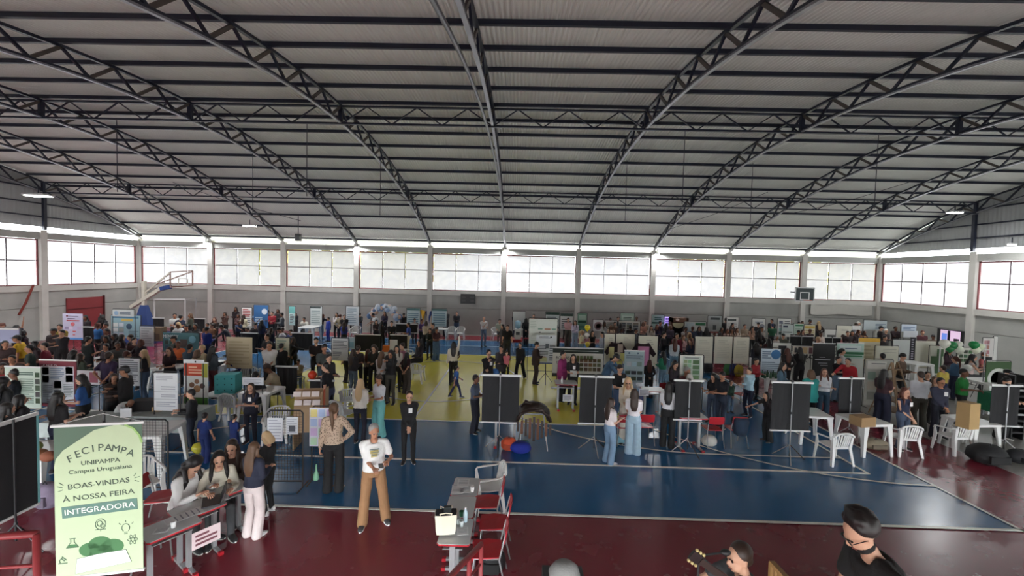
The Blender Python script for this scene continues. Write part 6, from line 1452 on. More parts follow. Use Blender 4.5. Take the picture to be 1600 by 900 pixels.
Q(1573, 591, 1.70, 'down', 0, 'm', 'short', 'k', (34, 34, 36), 'l', K, 'w', 'person in black standing behind the rightmost black screen', badge=None)
Q(1576, 578, 1.74, 'stand', 10, 'm', 'cap', 'x', (40, 44, 40), 'l', K, 'w', 'person in a dark cap behind the green board at the right edge')
Q(1507, 577, 1.72, 'hold', 30, 'm', 'short', 'k', (40, 128, 60), 't', K, 'n', 'young man in a bright green football shirt on the right', skin='d')
Q(1462, 588, 1.46, 'stand', -10, 'f', 'long', 'l', (180, 150, 130), 'l', K, 'n', 'light brown-haired woman looking left between the white shirt and the navy jumper')
Q(1450, 582, 1.52, 'stand', -20, 'm', 'short', 'k', (40, 40, 44), 'l', K, 'n', 'young man peering over beside the man in the white shirt on the right')
Q(1127, 581, 1.75, 'down', -70, 'm', 'short', 'k', (22, 24, 34), 's', (44, 54, 72), 'n', 'large man in a black T-shirt looking down right of the third black screen', foot=(1126, 668), skin='m')
Q(1106, 585, 1.66, 'hold', -60, 'f', 'curly', 'k', (36, 36, 44), 's', (70, 84, 106), 'n', 'curly-haired person behind the large man in black right of the third black screen', foot=(1112, 662))
Q(1138, 594, 1.5, 'clasp', 0, 'f', 'short', 'k', (40, 66, 52), 'l', DN, 'n', 'child in a dark green hooded top right of the large man in black', foot=(1140, 645))
Q(1267, 578, 1.68, 'hold', 175, 'f', 'bob', 'l', (50, 156, 150), 'j', K, 'n', 'woman with bobbed brown hair in a long turquoise cardigan, seen from behind')
Q(1287, 576, 1.66, 'folded', -25, 'f', 'long', 'r', (214, 216, 220), 'l', (40, 66, 86), 'w', 'woman with long auburn hair in a white blouse with folded arms', foot=(1284, 655))
Q(1308, 557, 1.76, 'folded', 10, 'm', 'short', 'k', (28, 30, 34), 's', (100, 124, 146), 'w', 'large smiling man in a black T-shirt and jeans behind the narrow black screen', foot=(1306, 627))
Q(1325, 560, 1.66, 'reach', -60, 'm', 'short', 'k', (176, 40, 50), 'l', K, 'n', 'person in a red and white jacket pointing at the table on the right')
Q(1317, 545, 1.66, 'hold', 60, 'f', 'pony', 'k', (200, 196, 196), 'l', K, 'n', 'woman with a black ponytail in a white top in front of the pale teal banner')
Q(1224, 567, 1.64, 'hold', 40, 'f', 'long', 'k', (84, 112, 130), 'l', DN, 'n', 'girl in a denim jacket behind the widest black screen')
Q(1230, 544, 1.66, 'back', 175, 'f', 'long', 'r', (40, 34, 34), 'l', K, 'n', 'girl with very long chestnut hair in black, left of the black script banner')
Q(1250, 543, 1.66, 'hold', 170, 'f', 'long', 'k', (26, 26, 28), 'l', K, 'w', 'girl with long black hair in black, directly left of the black script banner')
Q(1182, 560, 1.5, 'hold', 20, 'f', 'short', 'k', (150, 40, 48), 'l', K, 'n', 'child in a red jacket left of the light blue poster')
Q(1411, 553, 1.76, 'down', 30, 'm', 'short', 'k', (96, 76, 62), 'l', K, 'n', 'man in a brown shirt bowing over the table beside the grey printed sheet')
Q(1379, 552, 1.70, 'stand', 160, 'm', 'short', 'k', (216, 214, 208), 'l', K, 'n', 'person with a round black head of hair behind the grey printed sheet')
Q(1521, 554, 1.45, 'sit', 60, 'f', 'long', 'k', (206, 184, 180), 'v', DG, 'n', 'seated woman with long black hair in a pale sleeveless top by the balloons')
Q(1492, 557, 1.62, 'hold', 200, 'f', 'pony', 'r', (60, 90, 120), 'l', NV, 'n', 'red-haired girl in a blue and black jacket by the balloons, seen from behind')
Q(1473, 571, 1.5, 'stand', 190, 'm', 'short', 'b', (212, 190, 90), 's', (44, 50, 90), 'n', 'child in a yellow top and navy trousers beside the red-haired girl')
# --- middle of the court
Q(709, 533, 1.66, 'armup', 185, 'f', 'long', 'k', (216, 208, 192), 'l', K, 'n', 'woman in white raising one arm on the yellow floor, seen from behind')
Q(710, 537, 1.72, 'back', 195, 'm', 'short', 'k', (58, 46, 54), 't', (66, 64, 60), 'w', 'man in a dark shirt with a red sleeve seen from behind on the yellow floor', foot=(708, 599), skin='d')
Q(714, 572, 1.12, 'walk', 110, 'm', 'short', 'k', (50, 100, 170), 's', (34, 38, 84), 'n', 'small child in dark blue walking with the blue balloon on the yellow floor', foot=(712, 622))
Q(764, 547, 1.75, 'chin', 25, 'm', 'short', 'k', (28, 28, 30), 'l', K, 'n', 'man in black stroking his chin behind the left black screen', badge=WB)
Q(783, 541, 1.68, 'hold', -20, 'f', 'pony', 'k', (70, 66, 70), 'j', K, 'n', 'woman in dark cardigan carrying the child in pink', extra=None)
Q(792, 548, 1.0, 'clasp', 20, 'f', 'short', 'b', (220, 120, 130), 'l', K, 'n', 'small child in pink at the side of the woman in the dark cardigan', D=14.2)
Q(812, 535, 1.72, 'walk', -25, 'f', 'bun', 'k', (26, 26, 30), 'j', (24, 26, 34), 'w', 'woman in a black blazer over a white top stepping across the yellow floor', foot=(812, 594), badge=None)
Q(839, 535, 1.76, 'down', 80, 'm', 'short', 'k', (58, 44, 42), 'j', (52, 40, 38), 'w', 'man in a brown suit studying the hanging diagram poster', foot=(836, 600))
Q(884, 549, 1.72, 'hold', 60, 'f', 'short', 'k', (150, 50, 110), 'j', K, 'w', 'person with short hair in a magenta cardigan and black trousers', foot=(877, 627))
Q(896, 554, 1.66, 'hold', -5, 'f', 'long', 'k', (32, 32, 36), 's', K, 'n', 'long-haired woman in black reading notes beside the magenta cardigan', extra=sheetp, badge=WB)
Q(963, 554, 1.72, 'lean', 60, 'm', 'cap', 'x', (70, 100, 130), 'l', K, 'n', 'man in a dark cap and blue jacket stooping left of the grey blue poster')
Q(1009, 562, 1.60, 'back', 170, 'f', 'long', 'r', (38, 34, 38), 'l', K, 'w', 'child with reddish hair in black, hands behind the back, right of the grey blue poster', foot=(1013, 622))
Q(1033, 549, 1.66, 'hold', -150, 'f', 'long', 'k', (44, 128, 96), 'l', (130, 160, 180), 'n', 'black-haired woman in a green jumper and jeans', foot=(1034, 613))
Q(1055, 563, 1.66, 'down', 30, 'f', 'long', 'k', (44, 38, 44), 'l', K, 'n', 'long dark-haired woman in black looking down behind the light blue top')
Q(1050, 576, 1.35, 'sit', 150, 'f', 'bob', 'l', (130, 172, 200), 's', DG, 'n', 'seated woman with short brown hair in a light blue top, seen from behind')
Q(1074, 574, 1.45, 'sit', 20, 'm', 'grey', 'g', (110, 56, 60), 'l', DG, 'n', 'seated grey-haired man in a maroon jumper behind the third black screen', skin='m')
Q(1078, 584, 1.30, 'sit', 160, 'f', 'bob', 'w', (180, 180, 184), 'l', DG, 'n', 'white-haired seated person just behind the top of the third black screen')
Q(1054, 529, 1.68, 'hold', 175, 'f', 'long', 'r', (206, 214, 220), 'l', (110, 140, 160), 'n', 'woman with long dark red hair in a white blouse and jeans, seen from behind')
Q(1079, 530, 1.62, 'hold', -60, 'f', 'long', 'r', (34, 40, 60), 'l', K, 'n', 'girl with long auburn hair in navy behind the white framed poster')
Q(1038, 519, 1.74, 'hold', 50, 'm', 'short', 'k', (34, 34, 38), 'l', K, 'n', 'man in black gesturing beside the maroon jumper right of the centre')
Q(1058, 521, 1.70, 'stand', 0, 'm', 'short', 'k', (120, 34, 50), 'l', K, 'n', 'man in a maroon jumper facing the visitors right of the centre')
Q(1068, 524, 1.6, 'hold', 20, 'f', 'long', 'l', (204, 160, 160), 'l', K, 'n', 'fair-haired girl in pale pink between the maroon jumper and the cream sheets')
# --- far side of the court
Q(757, 495, 1.75, 'phone', 30, 'm', 'none', 'k', (224, 218, 218), 's', (92, 108, 126), 'n', 'bald man in white shirt and jeans looking at his phone by the far side line', foot=(755, 542), skin='l')
Q(697, 484, 1.76, 'hold', 0, 'm', 'short', 'b', (46, 46, 52), 'l', (40, 42, 46), 'w', 'left one of two young men in dark hooded tops at the back wall', D=26.2)
Q(714, 487, 1.70, 'hold', 0, 'm', 'short', 'k', (40, 42, 48), 'l', (60, 80, 104), 'w', 'right one of two young men in dark hooded tops at the back wall', foot=(713, 526))
Q(781, 499, 1.32, 'sitback', 10, 'm', 'short', 'k', (168, 176, 160), 's', DG, 'n', 'seated man in a pale green shirt at the far side line', D=24.6)
Q(793, 508, 1.74, 'stand', 0, 'm', 'short', 'k', (28, 28, 32), 's', (46, 48, 52), 'w', 'man in black T-shirt and dark trousers with a badge by the water cooler', badge=WB)
Q(785, 507, 1.62, 'hold', -60, 'f', 'long', 'k', (74, 72, 78), 'l', (70, 54, 54), 'n', 'girl in grey behind the man in the black T-shirt by the water cooler')
Q(805, 488, 1.72, 'hold', 40, 'm', 'short', 'k', (44, 48, 66), 'l', (40, 46, 66), 'n', 'man in a navy suit in front of the blank whiteboard')
Q(822, 497, 1.62, 'back', 180, 'f', 'long', 'k', K, 'l', K, 'w', 'girl with long black hair in black beside the large flow chart, seen from behind')
Q(834, 491, 1.70, 'stand', 0, 'm', 'short', 'b', (150, 120, 110), 'l', K, 'n', 'head of a person looking over the large flow chart')
Q(864, 489, 1.72, 'hold', 0, 'm', 'short', 'k', (230, 228, 226), 's', K, 'n', 'person in white standing in front of the dark green headed poster')
Q(870, 510, 1.70, 'down', -60, 'm', 'short', 'k', K, 'l', K, 'n', 'man in black at the right edge of the large flow chart')
Q(884, 491, 1.70, 'hold', 20, 'm', 'short', 'b', (200, 110, 116), 's', K, 'n', 'person in a dark pink shirt left of the two friends by the yellow balloons')
Q(888, 497, 1.72, 'hold', 0, 'm', 'short', 'b', (226, 180, 180), 's', (96, 88, 76), 'w', 'man in a pale pink T-shirt and olive trousers left of the yellow balloons')
Q(899, 501, 1.64, 'hold', -20, 'f', 'long', 'b', (206, 196, 214), 'l', (150, 164, 176), 'w', 'girl in an open white shirt over black and pale jeans left of the yellow balloons')
Q(910, 516, 1.62, 'hold', 70, 'f', 'pony', 'y', (232, 224, 186), 's', (120, 140, 150), 'n', 'blonde girl in a cream T-shirt under the yellow balloons')
Q(926, 517, 1.60, 'hold', 10, 'f', 'long', 'k', K, 'v', K, 'n', 'long black-haired girl in a black top right of the yellow balloons')
Q(941, 519, 1.62, 'hold', -70, 'f', 'short', 'k', (170, 176, 190), 'l', DN, 'n', 'girl in a pale grey top at the left end of the cream sheets')
# --- left of the centre: the crowd round the yellow zone
L_ = [
 (465, 562, 'm', 'short', 'k', (168, 150, 118), 'l', DN, 'down', 10, 1.72, 'man in a khaki shirt with a badge beside the black screen in the yellow zone', (466, 618)),
 (508, 567, 'm', 'short', 'k', (30, 30, 36), 's', (60, 66, 90), 'reach', -90, 1.70, 'man in a black T-shirt leaning over the orange balloon figure', None),
 (514, 554, 'f', 'short', 'k', (52, 52, 56), 'l', K, 'hold', 60, 1.72, 'person with a tousled dark bob behind the man leaning over the orange balloon', None),
 (507, 539, 'm', 'short', 'k', (78, 84, 84), 's', (70, 90, 106), 'down', 50, 1.80, 'tall man in a grey green T-shirt and dark jeans left of the dark crowd', None),
 (494, 528, 'm', 'short', 'k', (40, 32, 34), 's', K, 'hold', 30, 1.76, 'man in glasses and black T-shirt beside the tall man in grey green', None),
 (538, 541, 'f', 'curly', 'k', (32, 34, 42), 's', K, 'back', 130, 1.66, 'curly black-haired girl at the left end of the dark crowd', (540, 598)),
 (553, 546, 'f', 'long', 'b', (46, 42, 46), 'l', (90, 104, 120), 'hold', 160, 1.64, 'girl in a black hooded top and jeans in the dark crowd', (551, 620)),
 (573, 546, 'f', 'long', 'r', (128, 114, 108), 'l', (34, 34, 38), 'hold', 180, 1.66, 'girl with long dark red hair in a taupe jumper in the dark crowd', (574, 608)),
 (584, 540, 'f', 'curly', 'b', (56, 60, 56), 'l', K, 'hold', 0, 1.64, 'curly-haired girl facing the camera in the dark crowd', None),
 (597, 548, 'f', 'long', 'l', (186, 180, 180), 'l', K, 'hold', 165, 1.64, 'girl with long light brown hair in a pale top in the dark crowd', None),
 (602, 558, 'f', 'bob', 'k', (152, 34, 60), 'l', K, 'hold', 170, 1.66, 'woman with bobbed black hair in a crimson jumper, seen from behind', (604, 625)),
 (613, 547, 'f', 'curly', 'k', (36, 36, 40), 'l', (74, 72, 68), 'chin', -10, 1.70, 'curly-haired woman in black touching her face beside the crimson jumper', (610, 630)),
 (620, 539, 'f', 'long', 'k', (206, 200, 192), 'l', K, 'hold', 10, 1.64, 'black-haired girl in a cream blouse behind the curly-haired woman', None),
 (628, 538, 'f', 'bun', 'b', (176, 120, 140), 'l', K, 'hold', -40, 1.64, 'girl in a dusty pink top near the armchair in the yellow zone', None),
 (636, 551, 'f', 'long', 'k', (58, 34, 42), 's', (74, 66, 62), 'back', 150, 1.66, 'girl in plum T-shirt and grey trousers at the right end of the dark crowd', (635, 616)),
 (560, 540, 'f', 'short', 'b', (60, 50, 50), 'l', K, 'hold', 180, 1.62, 'short-haired girl between the black hooded top and the taupe jumper', None),
 (655, 531, 'f', 'long', 'k', (46, 42, 50), 'l', K, 'sitback', -40, 1.38, 'long-haired seated girl in charcoal behind the armchair in the yellow zone', None),
 (664, 513, 'f', 'long', 'b', (44, 52, 44), 'l', K, 'hold', 0, 1.66, 'girl in open dark green shirt holding a phone beside the yellow floor', (671, 562)),
 (681, 512, 'f', 'short', 'k', (66, 34, 40), 's', (74, 100, 130), 'down', 40, 1.70, 'person in a maroon T-shirt and jeans at the edge of the yellow floor', (681, 564)),
 (676, 505, 'm', 'short', 'k', (60, 60, 62), 'l', (70, 90, 120), 'hold', -40, 1.72, 'dark-haired young man just behind the maroon T-shirt', None),
 (637, 504, 'm', 'short', 'k', (40, 66, 140), 's', (190, 180, 160), 'hold', -70, 1.72, 'young man in a royal blue T-shirt and beige trousers left of the flags', (638, 552)),
 (612, 502, 'm', 'short', 'k', (26, 26, 34), 'l', K, 'hold', 20, 1.66, 'man in a black jumper behind the table with the yellow bottle', None),
 (470, 670, 'x', 'x', 'k', K, 'l', K, 'x', 0, 0, '', None),
 (462, 489, 'f', 'long', 'k', (32, 32, 40), 'j', K, 'hold', 20, 1.64, 'girl in a black jacket and dress standing beside the narrow teal banner', (462, 519)),
 (475, 496, 'm', 'short', 'k', (206, 202, 190), 's', DG, 'sit', 0, 1.30, 'boy in white sitting behind the white table at the back wall', None),
 (503, 491, 'f', 'long', 'r', (28, 28, 40), 's', (110, 140, 166), 'reach', 150, 1.68, 'girl with long reddish hair in an off-shoulder black top and jeans at the back', (502, 530)),
 (517, 496, 'f', 'short', 'k', (40, 62, 150), 'l', (38, 58, 146), 'stand', -30, 1.66, 'person in a shiny blue tracksuit at the back left of the centre', (513, 534)),
 (538, 503, 'f', 'long', 'b', (40, 52, 130), 'l', K, 'hold', 180, 1.5, 'brown-haired child in royal blue behind the white text poster', None),
 (526, 489, 'f', 'long', 'k', (216, 208, 206), 'l', K, 'hold', 0, 1.64, 'girl in white left of the group at the fourth back column', None),
 (532, 491, 'f', 'short', 'r', (150, 136, 112), 'l', (34, 40, 56), 'back', 170, 1.66, 'woman in a khaki jumper in the group at the fourth back column', None),
 (538, 492, 'm', 'short', 'k', (34, 30, 32), 'l', K, 'folded', 30, 1.70, 'dark-clothed man in the group at the fourth back column', None),
 (551, 490, 'f', 'long', 'k', (26, 26, 28), 'l', K, 'hold', 30, 1.68, 'girl with very long black hair all in black at the framed whiteboard', (550, 523)),
 (563, 489, 'm', 'short', 'k', (46, 48, 50), 'l', (84, 104, 126), 'back', 180, 1.74, 'man in a charcoal jumper and jeans seen from behind near the paper arch', (562, 524)),
 (583, 490, 'm', 'short', 'k', (214, 214, 214), 's', K, 'lean', -60, 1.62, 'person in a white shirt bending beside the paper arch', None),
 (601, 487, 'f', 'long', 'b', (60, 56, 76), 'l', K, 'hold', 0, 1.64, 'girl in a patterned dark top under the paper arch', None),
 (588, 500, 'f', 'long', 'k', (60, 46, 48), 'l', K, 'hold', 30, 1.5, 'long-haired girl in dark brown in front of the paper arch', None),
 (597, 502, 'f', 'long', 'k', (36, 36, 46), 'l', K, 'hold', 160, 1.6, 'girl in dark navy seen from behind in front of the paper arch', None),
 (631, 490, 'm', 'short', 'k', (50, 46, 44), 'l', K, 'lean', 20, 1.55, 'left one of three people stooping below the pale blue posters', None),
 (641, 491, 'm', 'cap', 'x', (38, 46, 56), 'l', K, 'lean', -30, 1.55, 'middle one of three people stooping below the pale blue posters', None),
 (648, 498, 'm', 'short', 'b', (80, 60, 60), 'l', K, 'down', 0, 1.5, 'right one of three people stooping below the pale blue posters', None),
 (659, 499, 'f', 'short', 'r', (90, 66, 120), 's', K, 'hold', 60, 1.6, 'red-haired child in violet beside the flags', None),
 (666, 502, 'f', 'bob', 'b', (190, 176, 160), 'l', K, 'hold', 180, 1.62, 'woman in beige beside the flags', None),
]
for x, y, sx, h, hc, top, sl, bot, pose, rot, H, lab, ft in L_:
    if sx == 'x': continue
    Q(x, y, H, pose, rot, sx, h, hc, top, sl, bot, 'w' if (x % 3 == 0 and sx == 'f') else 'n', lab, foot=ft, skin='lm'[x % 2], badge=WB if lab.find('badge') > 0 else None)
# --- left side of the hall
M_ = [
 (421, 534, 'm', 'short', 'k', (222, 222, 220), 't', K, 'clasp', 20, 1.74, 'man in a white printed T-shirt with clasped hands left of the centre'),
 (417, 522, 'm', 'short', 'k', (32, 30, 34), 's', K, 'folded', -20, 1.72, 'man in a black T-shirt with folded arms behind the white printed T-shirt'),
 (372, 547, 'm', 'short', 'k', (44, 48, 116), 'l', (40, 44, 60), 'sitread', -40, 1.36, 'boy in a royal blue jumper sitting at a table before the cream paper panel'),
 (418, 571, 'm', 'short', 'b', (192, 178, 152), 'l', DG, 'sitread', -60, 1.34, 'person in a beige hooded top playing the keyboard in the yellow zone'),
 (400, 581, 'm', 'short', 'k', (36, 36, 40), 'l', DG, 'sit', 180, 1.32, 'dark round head just above the white sheets rail'),
 (453, 527, 'f', 'pony', 'b', (24, 24, 28), 'l', K, 'reach', 160, 1.72, 'person in a wide black jacket reaching right, seen from behind'),
 (440, 538, 'm', 'short', 'k', (26, 26, 28), 'l', K, 'hold', 180, 1.62, 'small dark figure left of the person in the wide black jacket'),
 (458, 527, 'f', 'long', 'b', (40, 38, 42), 'l', K, 'back', 190, 1.6, 'hooded dark figure behind the wide black jacket'),
 (436, 513, 'm', 'short', 'k', (220, 220, 222), 's', K, 'sitread', -60, 1.34, 'boy in a white shirt resting over his desk left of the centre'),
 (454, 515, 'f', 'short', 'k', (36, 60, 120), 'l', K, 'sit', 0, 1.30, 'seated child in blue at the low black screen left of the centre'),
 (424, 513, 'f', 'curly', 'b', (38, 40, 56), 'l', K, 'hold', 160, 1.5, 'curly-haired girl in navy left of the boy in the white shirt'),
 (441, 512, 'm', 'short', 'b', (70, 72, 66), 'l', K, 'sit', 0, 1.30, 'seated boy in grey between the white shirt and the child in blue'),
 (409, 500, 'f', 'long', 'k', (36, 40, 66), 'l', K, 'hold', 180, 1.6, 'long-haired girl in navy below the man in the light blue shirt'),
 (399, 504, 'm', 'cap', 'x', (36, 34, 38), 's', K, 'sit', 0, 1.40, 'boy in a dark cap sitting behind the dark low screen'),
 (406, 507, 'm', 'short', 'b', (34, 32, 36), 's', K, 'chin', 10, 1.36, 'boy in black holding his hand to his face at the dark low screen'),
 (386, 512, 'm', 'short', 'k', (40, 44, 60), 's', K, 'sit', 0, 1.28, 'small black-haired boy at the left end of the dark low screen'),
 (374, 501, 'm', 'short', 'b', (38, 48, 76), 's', K, 'reach', 70, 1.42, 'boy in a navy T-shirt leaning over the left end of the dark low screen'),
 (403, 484, 'm', 'short', 'k', (150, 178, 214), 's', DN, 'back', 180, 1.72, 'man in a light blue shirt at the blue poster on the back wall'),
 (418, 485, 'm', 'short', 'k', (60, 46, 44), 'l', K, 'hold', -20, 1.70, 'man right beside the light blue shirt at the back wall'),
 (425, 487, 'm', 'short', 'k', (140, 36, 46), 'l', K, 'hold', 10, 1.66, 'boy in a red top by the back table left of the second column'),
 (434, 483, 'f', 'long', 'b', (60, 54, 56), 'l', K, 'hold', 0, 1.70, 'long-haired woman facing the camera between the red top and the grey hood'),
 (440, 489, 'm', 'short', 'k', (84, 86, 88), 'l', K, 'hold', -60, 1.66, 'person in a black and grey hooded top left of the teal banner'),
 (351, 488, 'f', 'long', 'b', (84, 60, 54), 'l', K, 'chin', 0, 1.66, 'girl in a brown jacket standing at the second back column'),
 (368, 480, 'f', 'long', 'k', (44, 36, 40), 'l', K, 'hold', 0, 1.74, 'tall girl in a dark patterned top standing on the left back'),
 (372, 491, 'f', 'long', 'b', (120, 90, 90), 'l', K, 'hold', 10, 1.5, 'shorter girl in front of the tall girl in the patterned top'),
 (381, 492, 'f', 'long', 'b', (200, 190, 160), 'l', K, 'hold', 180, 1.6, 'girl with long dark hair in a cream top on the left back, seen from behind'),
 (335, 496, 'f', 'long', 'r', (54, 46, 42), 'l', K, 'hold', 20, 1.6, 'long-haired girl in front of the second back column'),
 (346, 508, 'm', 'short', 'k', (70, 70, 74), 'l', (150, 134, 104), 'lean', -60, 1.50, 'cameraman in grey jacket and khaki trousers bending at the left'),
 (324, 511, 'm', 'short', 'k', (34, 50, 126), 'l', (40, 44, 70), 'hold', 170, 1.68, 'man in a royal blue jacket with a white stripe, seen from behind'),
 (324, 505, 'm', 'short', 'b', (120, 84, 60), 's', K, 'hold', 10, 1.55, 'left one of two boys beyond the royal blue jacket'),
 (331, 506, 'm', 'short', 'b', (130, 90, 64), 's', K, 'hold', -10, 1.55, 'right one of two boys beyond the royal blue jacket'),
 (273, 490, 'm', 'short', 'k', (204, 206, 204), 's', K, 'hold', 40, 1.72, 'young man in a white T-shirt under the goal frame at the back left'),
 (283, 492, 'm', 'short', 'k', (38, 44, 66), 's', K, 'back', 180, 1.72, 'young man in a navy T-shirt right of the white T-shirt at the back left'),
 (297, 490, 'f', 'long', 'l', (70, 76, 66), 'l', K, 'hold', -40, 1.68, 'girl with long fair hair in olive right of the navy T-shirt at the back left'),
 (278, 504, 'f', 'bob', 'y', (190, 190, 190), 'l', K, 'sit', 0, 1.40, 'blonde head behind the MEMORY poster'),
 (291, 508, 'm', 'short', 'k', (34, 34, 38), 'l', K, 'sit', 0, 1.34, 'dark seated figure left of two behind the MEMORY poster'),
 (305, 506, 'f', 'long', 'k', (46, 40, 42), 'l', K, 'sit', 0, 1.34, 'dark seated figure right of two behind the MEMORY poster'),
 (271, 525, 'm', 'cap', 'x', (60, 66, 60), 's', K, 'hold', -40, 1.66, 'boy in a black cap in front of the MEMORY poster'),
 (278, 534, 'f', 'short', 'r', (220, 110, 60), 's', K, 'hold', 20, 1.6, 'child in bright orange in front of the MEMORY poster'),
 (264, 543, 'f', 'long', 'b', (50, 32, 36), 's', K, 'hold', 0, 1.66, 'long-haired girl in a dark red printed T-shirt looking at her hands on the left'),
 (297, 538, 'm', 'short', 'k', (66, 84, 100), 'l', K, 'hold', 180, 1.66, 'man in a slate blue shirt above the orange banner, seen from behind'),
 (315, 540, 'f', 'short', 'y', (180, 170, 140), 'l', K, 'hold', -20, 1.70, 'blond person in a hooded beige coat above the orange banner'),
 (309, 546, 'f', 'bob', 'l', (150, 136, 106), 'l', K, 'hold', 170, 1.66, 'girl with light brown hair directly above the orange banner'),
 (333, 542, 'f', 'long', 'k', (70, 78, 86), 'l', (90, 40, 44), 'hold', 160, 1.70, 'girl with long black hair in a grey jacket right of the orange banner'),
 (224, 547, 'f', 'long', 'y', (40, 40, 44), 's', (84, 104, 130), 'hold', -60, 1.66, 'girl with long wavy blonde hair and jeans beside the white text poster'),
 (171, 550, 'm', 'short', 'b', (62, 48, 80), 't', K, 'back', 180, 1.76, 'man in a purple T-shirt with white lettering on the back'),
 (194, 572, 'm', 'cap', 'x', (34, 32, 34), 'l', K, 'hold', -70, 1.74, 'man in a black cap and black shirt raising his hands beside the white text poster'),
 (178, 585, 'f', 'bob', 'b', (60, 46, 42), 'l', K, 'hold', 60, 1.5, 'brown-haired woman between the purple T-shirt and the black cap'),
 (127, 587, 'f', 'long', 'k', (52, 96, 160), 's', K, 'down', -60, 1.68, 'woman with long dark hair in a blue T-shirt at the maroon banner'),
 (204, 626, 'm', 'none', 'k', (200, 204, 204), 'l', (34, 36, 50), 'deep', 70, 1.05, 'person in a pale grey shirt bent deep over the table, face hidden'),
 (22, 577, 'm', 'short', 'k', (26, 30, 40), 's', K, 'hold', -60, 1.70, 'young man in a black T-shirt in front of the pale green banner'),
 (138, 526, 'm', 'short', 'k', (30, 36, 36), 's', K, 'hold', 170, 1.74, 'man in a dark T-shirt in front of the dark screen, seen from behind'),
 (96, 516, 'm', 'short', 'k', (36, 36, 42), 's', K, 'chin', 10, 1.72, 'man in a dark T-shirt holding his chin under the lit banner'),
 (83, 513, 'm', 'cap', 'x', (44, 34, 36), 's', K, 'folded', 10, 1.72, 'man in a cap and dark printed T-shirt left of the one holding his chin'),
 (93, 507, 'm', 'short', 'k', (150, 130, 60), 's', K, 'hold', 30, 1.74, 'dark-haired man in mustard behind the cap left of the lit banner'),
 (26, 524, 'm', 'cap', 'x', (206, 166, 40), 't', (80, 70, 60), 'reach', -60, 1.74, 'man in a bright yellow T-shirt with a bag strap at the left'),
 (45, 538, 'm', 'short', 'k', (36, 50, 44), 's', K, 'hold', -40, 1.66, 'person in a dark green T-shirt holding a pale card at the left'),
 (69, 537, 'm', 'short', 'k', (130, 36, 56), 's', K, 'hold', -50, 1.66, 'person in a crimson T-shirt right of the dark green one at the left'),
 (56, 533, 'f', 'long', 'k', (50, 40, 44), 'l', K, 'hold', 160, 1.68, 'dark-haired girl between the yellow and crimson T-shirts'),
 (27, 508, 'm', 'short', 'k', (40, 40, 60), 's', K, 'armup', 170, 1.72, 'man in navy raising his arm to his head at the left wall'),
 (37, 517, 'f', 'curly', 'k', (60, 44, 50), 'l', K, 'hold', 170, 1.62, 'curly-haired figure right below the raised arm at the left wall'),
 (3, 505, 'm', 'cap', 'r', (60, 60, 80), 's', K, 'hold', 0, 1.72, 'person with reddish hair at the left edge behind the bluish banner'),
 (133, 493, 'f', 'long', 'k', (46, 36, 40), 'l', K, 'phone', 10, 1.72, 'long-haired girl in front of the red door'),
 (161, 492, 'm', 'curly', 'k', (34, 36, 40), 's', K, 'back', 180, 1.74, 'curly black-haired man in black right of the red door'),
 (154, 505, 'f', 'bun', 'r', (40, 100, 160), 's', K, 'hold', 170, 1.66, 'ginger-haired woman in a bright blue top below the red door'),
 (165, 505, 'm', 'short', 'k', (90, 50, 56), 's', K, 'hold', -20, 1.6, 'small dark-haired person right of the ginger-haired woman'),
 (166, 514, 'm', 'short', 'k', (32, 32, 38), 's', K, 'hold', 0, 1.66, 'man in black facing the camera beneath the red door corner'),
 (165, 524, 'f', 'long', 'k', (40, 34, 40), 'l', K, 'hold', 0, 1.56, 'smiling dark-haired girl in black at the head of the left crowd'),
 (178, 523, 'f', 'long', 'k', (50, 42, 46), 'l', K, 'hold', -30, 1.58, 'dark-haired girl right of the smiling girl in the left crowd'),
 (191, 523, 'f', 'long', 'k', (52, 38, 44), 'l', K, 'hold', 150, 1.6, 'dark-haired girl in plum, seen from behind in the left crowd'),
 (203, 523, 'm', 'short', 'b', (70, 50, 50), 'l', K, 'hold', -60, 1.62, 'man with brown face turned left in the left crowd'),
 (210, 528, 'm', 'short', 'k', (70, 44, 44), 'l', K, 'hold', 70, 1.62, 'man in profile under the handwritten white sheet'),
 (221, 530, 'f', 'bob', 'r', (38, 30, 38), 'l', K, 'back', 180, 1.64, 'auburn-haired woman in a black jumper under the handwritten white sheet'),
 (184, 535, 'm', 'short', 'b', (84, 86, 82), 'l', K, 'hold', 60, 1.64, 'man in a grey jumper in the middle of the left crowd'),
 (165, 538, 'f', 'bun', 'k', (60, 50, 56), 'l', K, 'hold', 0, 1.5, 'short figure left of the grey jumper in the left crowd'),
 (199, 549, 'f', 'short', 'r', (46, 36, 40), 'l', K, 'sit', 160, 1.4, 'low reddish head above the white text poster'),
 (116, 548, 'f', 'curly', 'k', (60, 52, 60), 'l', K, 'hold', 160, 1.6, 'curly dark head right above the maroon banner'),
 (126, 552, 'f', 'long', 'b', (66, 74, 60), 'l', K, 'hold', 170, 1.55, 'girl in olive beside the maroon banner header'),
 (8, 533, 'm', 'short', 'k', (64, 48, 48), 'l', K, 'hold', 60, 1.66, 'dark-haired man at the left edge below the bluish banner'),
 (4, 568, 'f', 'long', 'k', (170, 50, 56), 's', K, 'hold', 60, 1.66, 'person in a red top at the left edge beside the pale green banner'),
 (18, 556, 'm', 'short', 'k', (70, 56, 50), 'l', K, 'reach', 30, 1.6, 'arm and shoulder of a dark-haired visitor above the pale green banner'),
]
for x, y, sx, h, hc, top, sl, bot, pose, rot, H, lab in M_:
    Q(x, y, H, pose, rot, sx, h, hc, top, sl, bot, 'n', lab, skin='lmd'[(x*7+y) % 3])
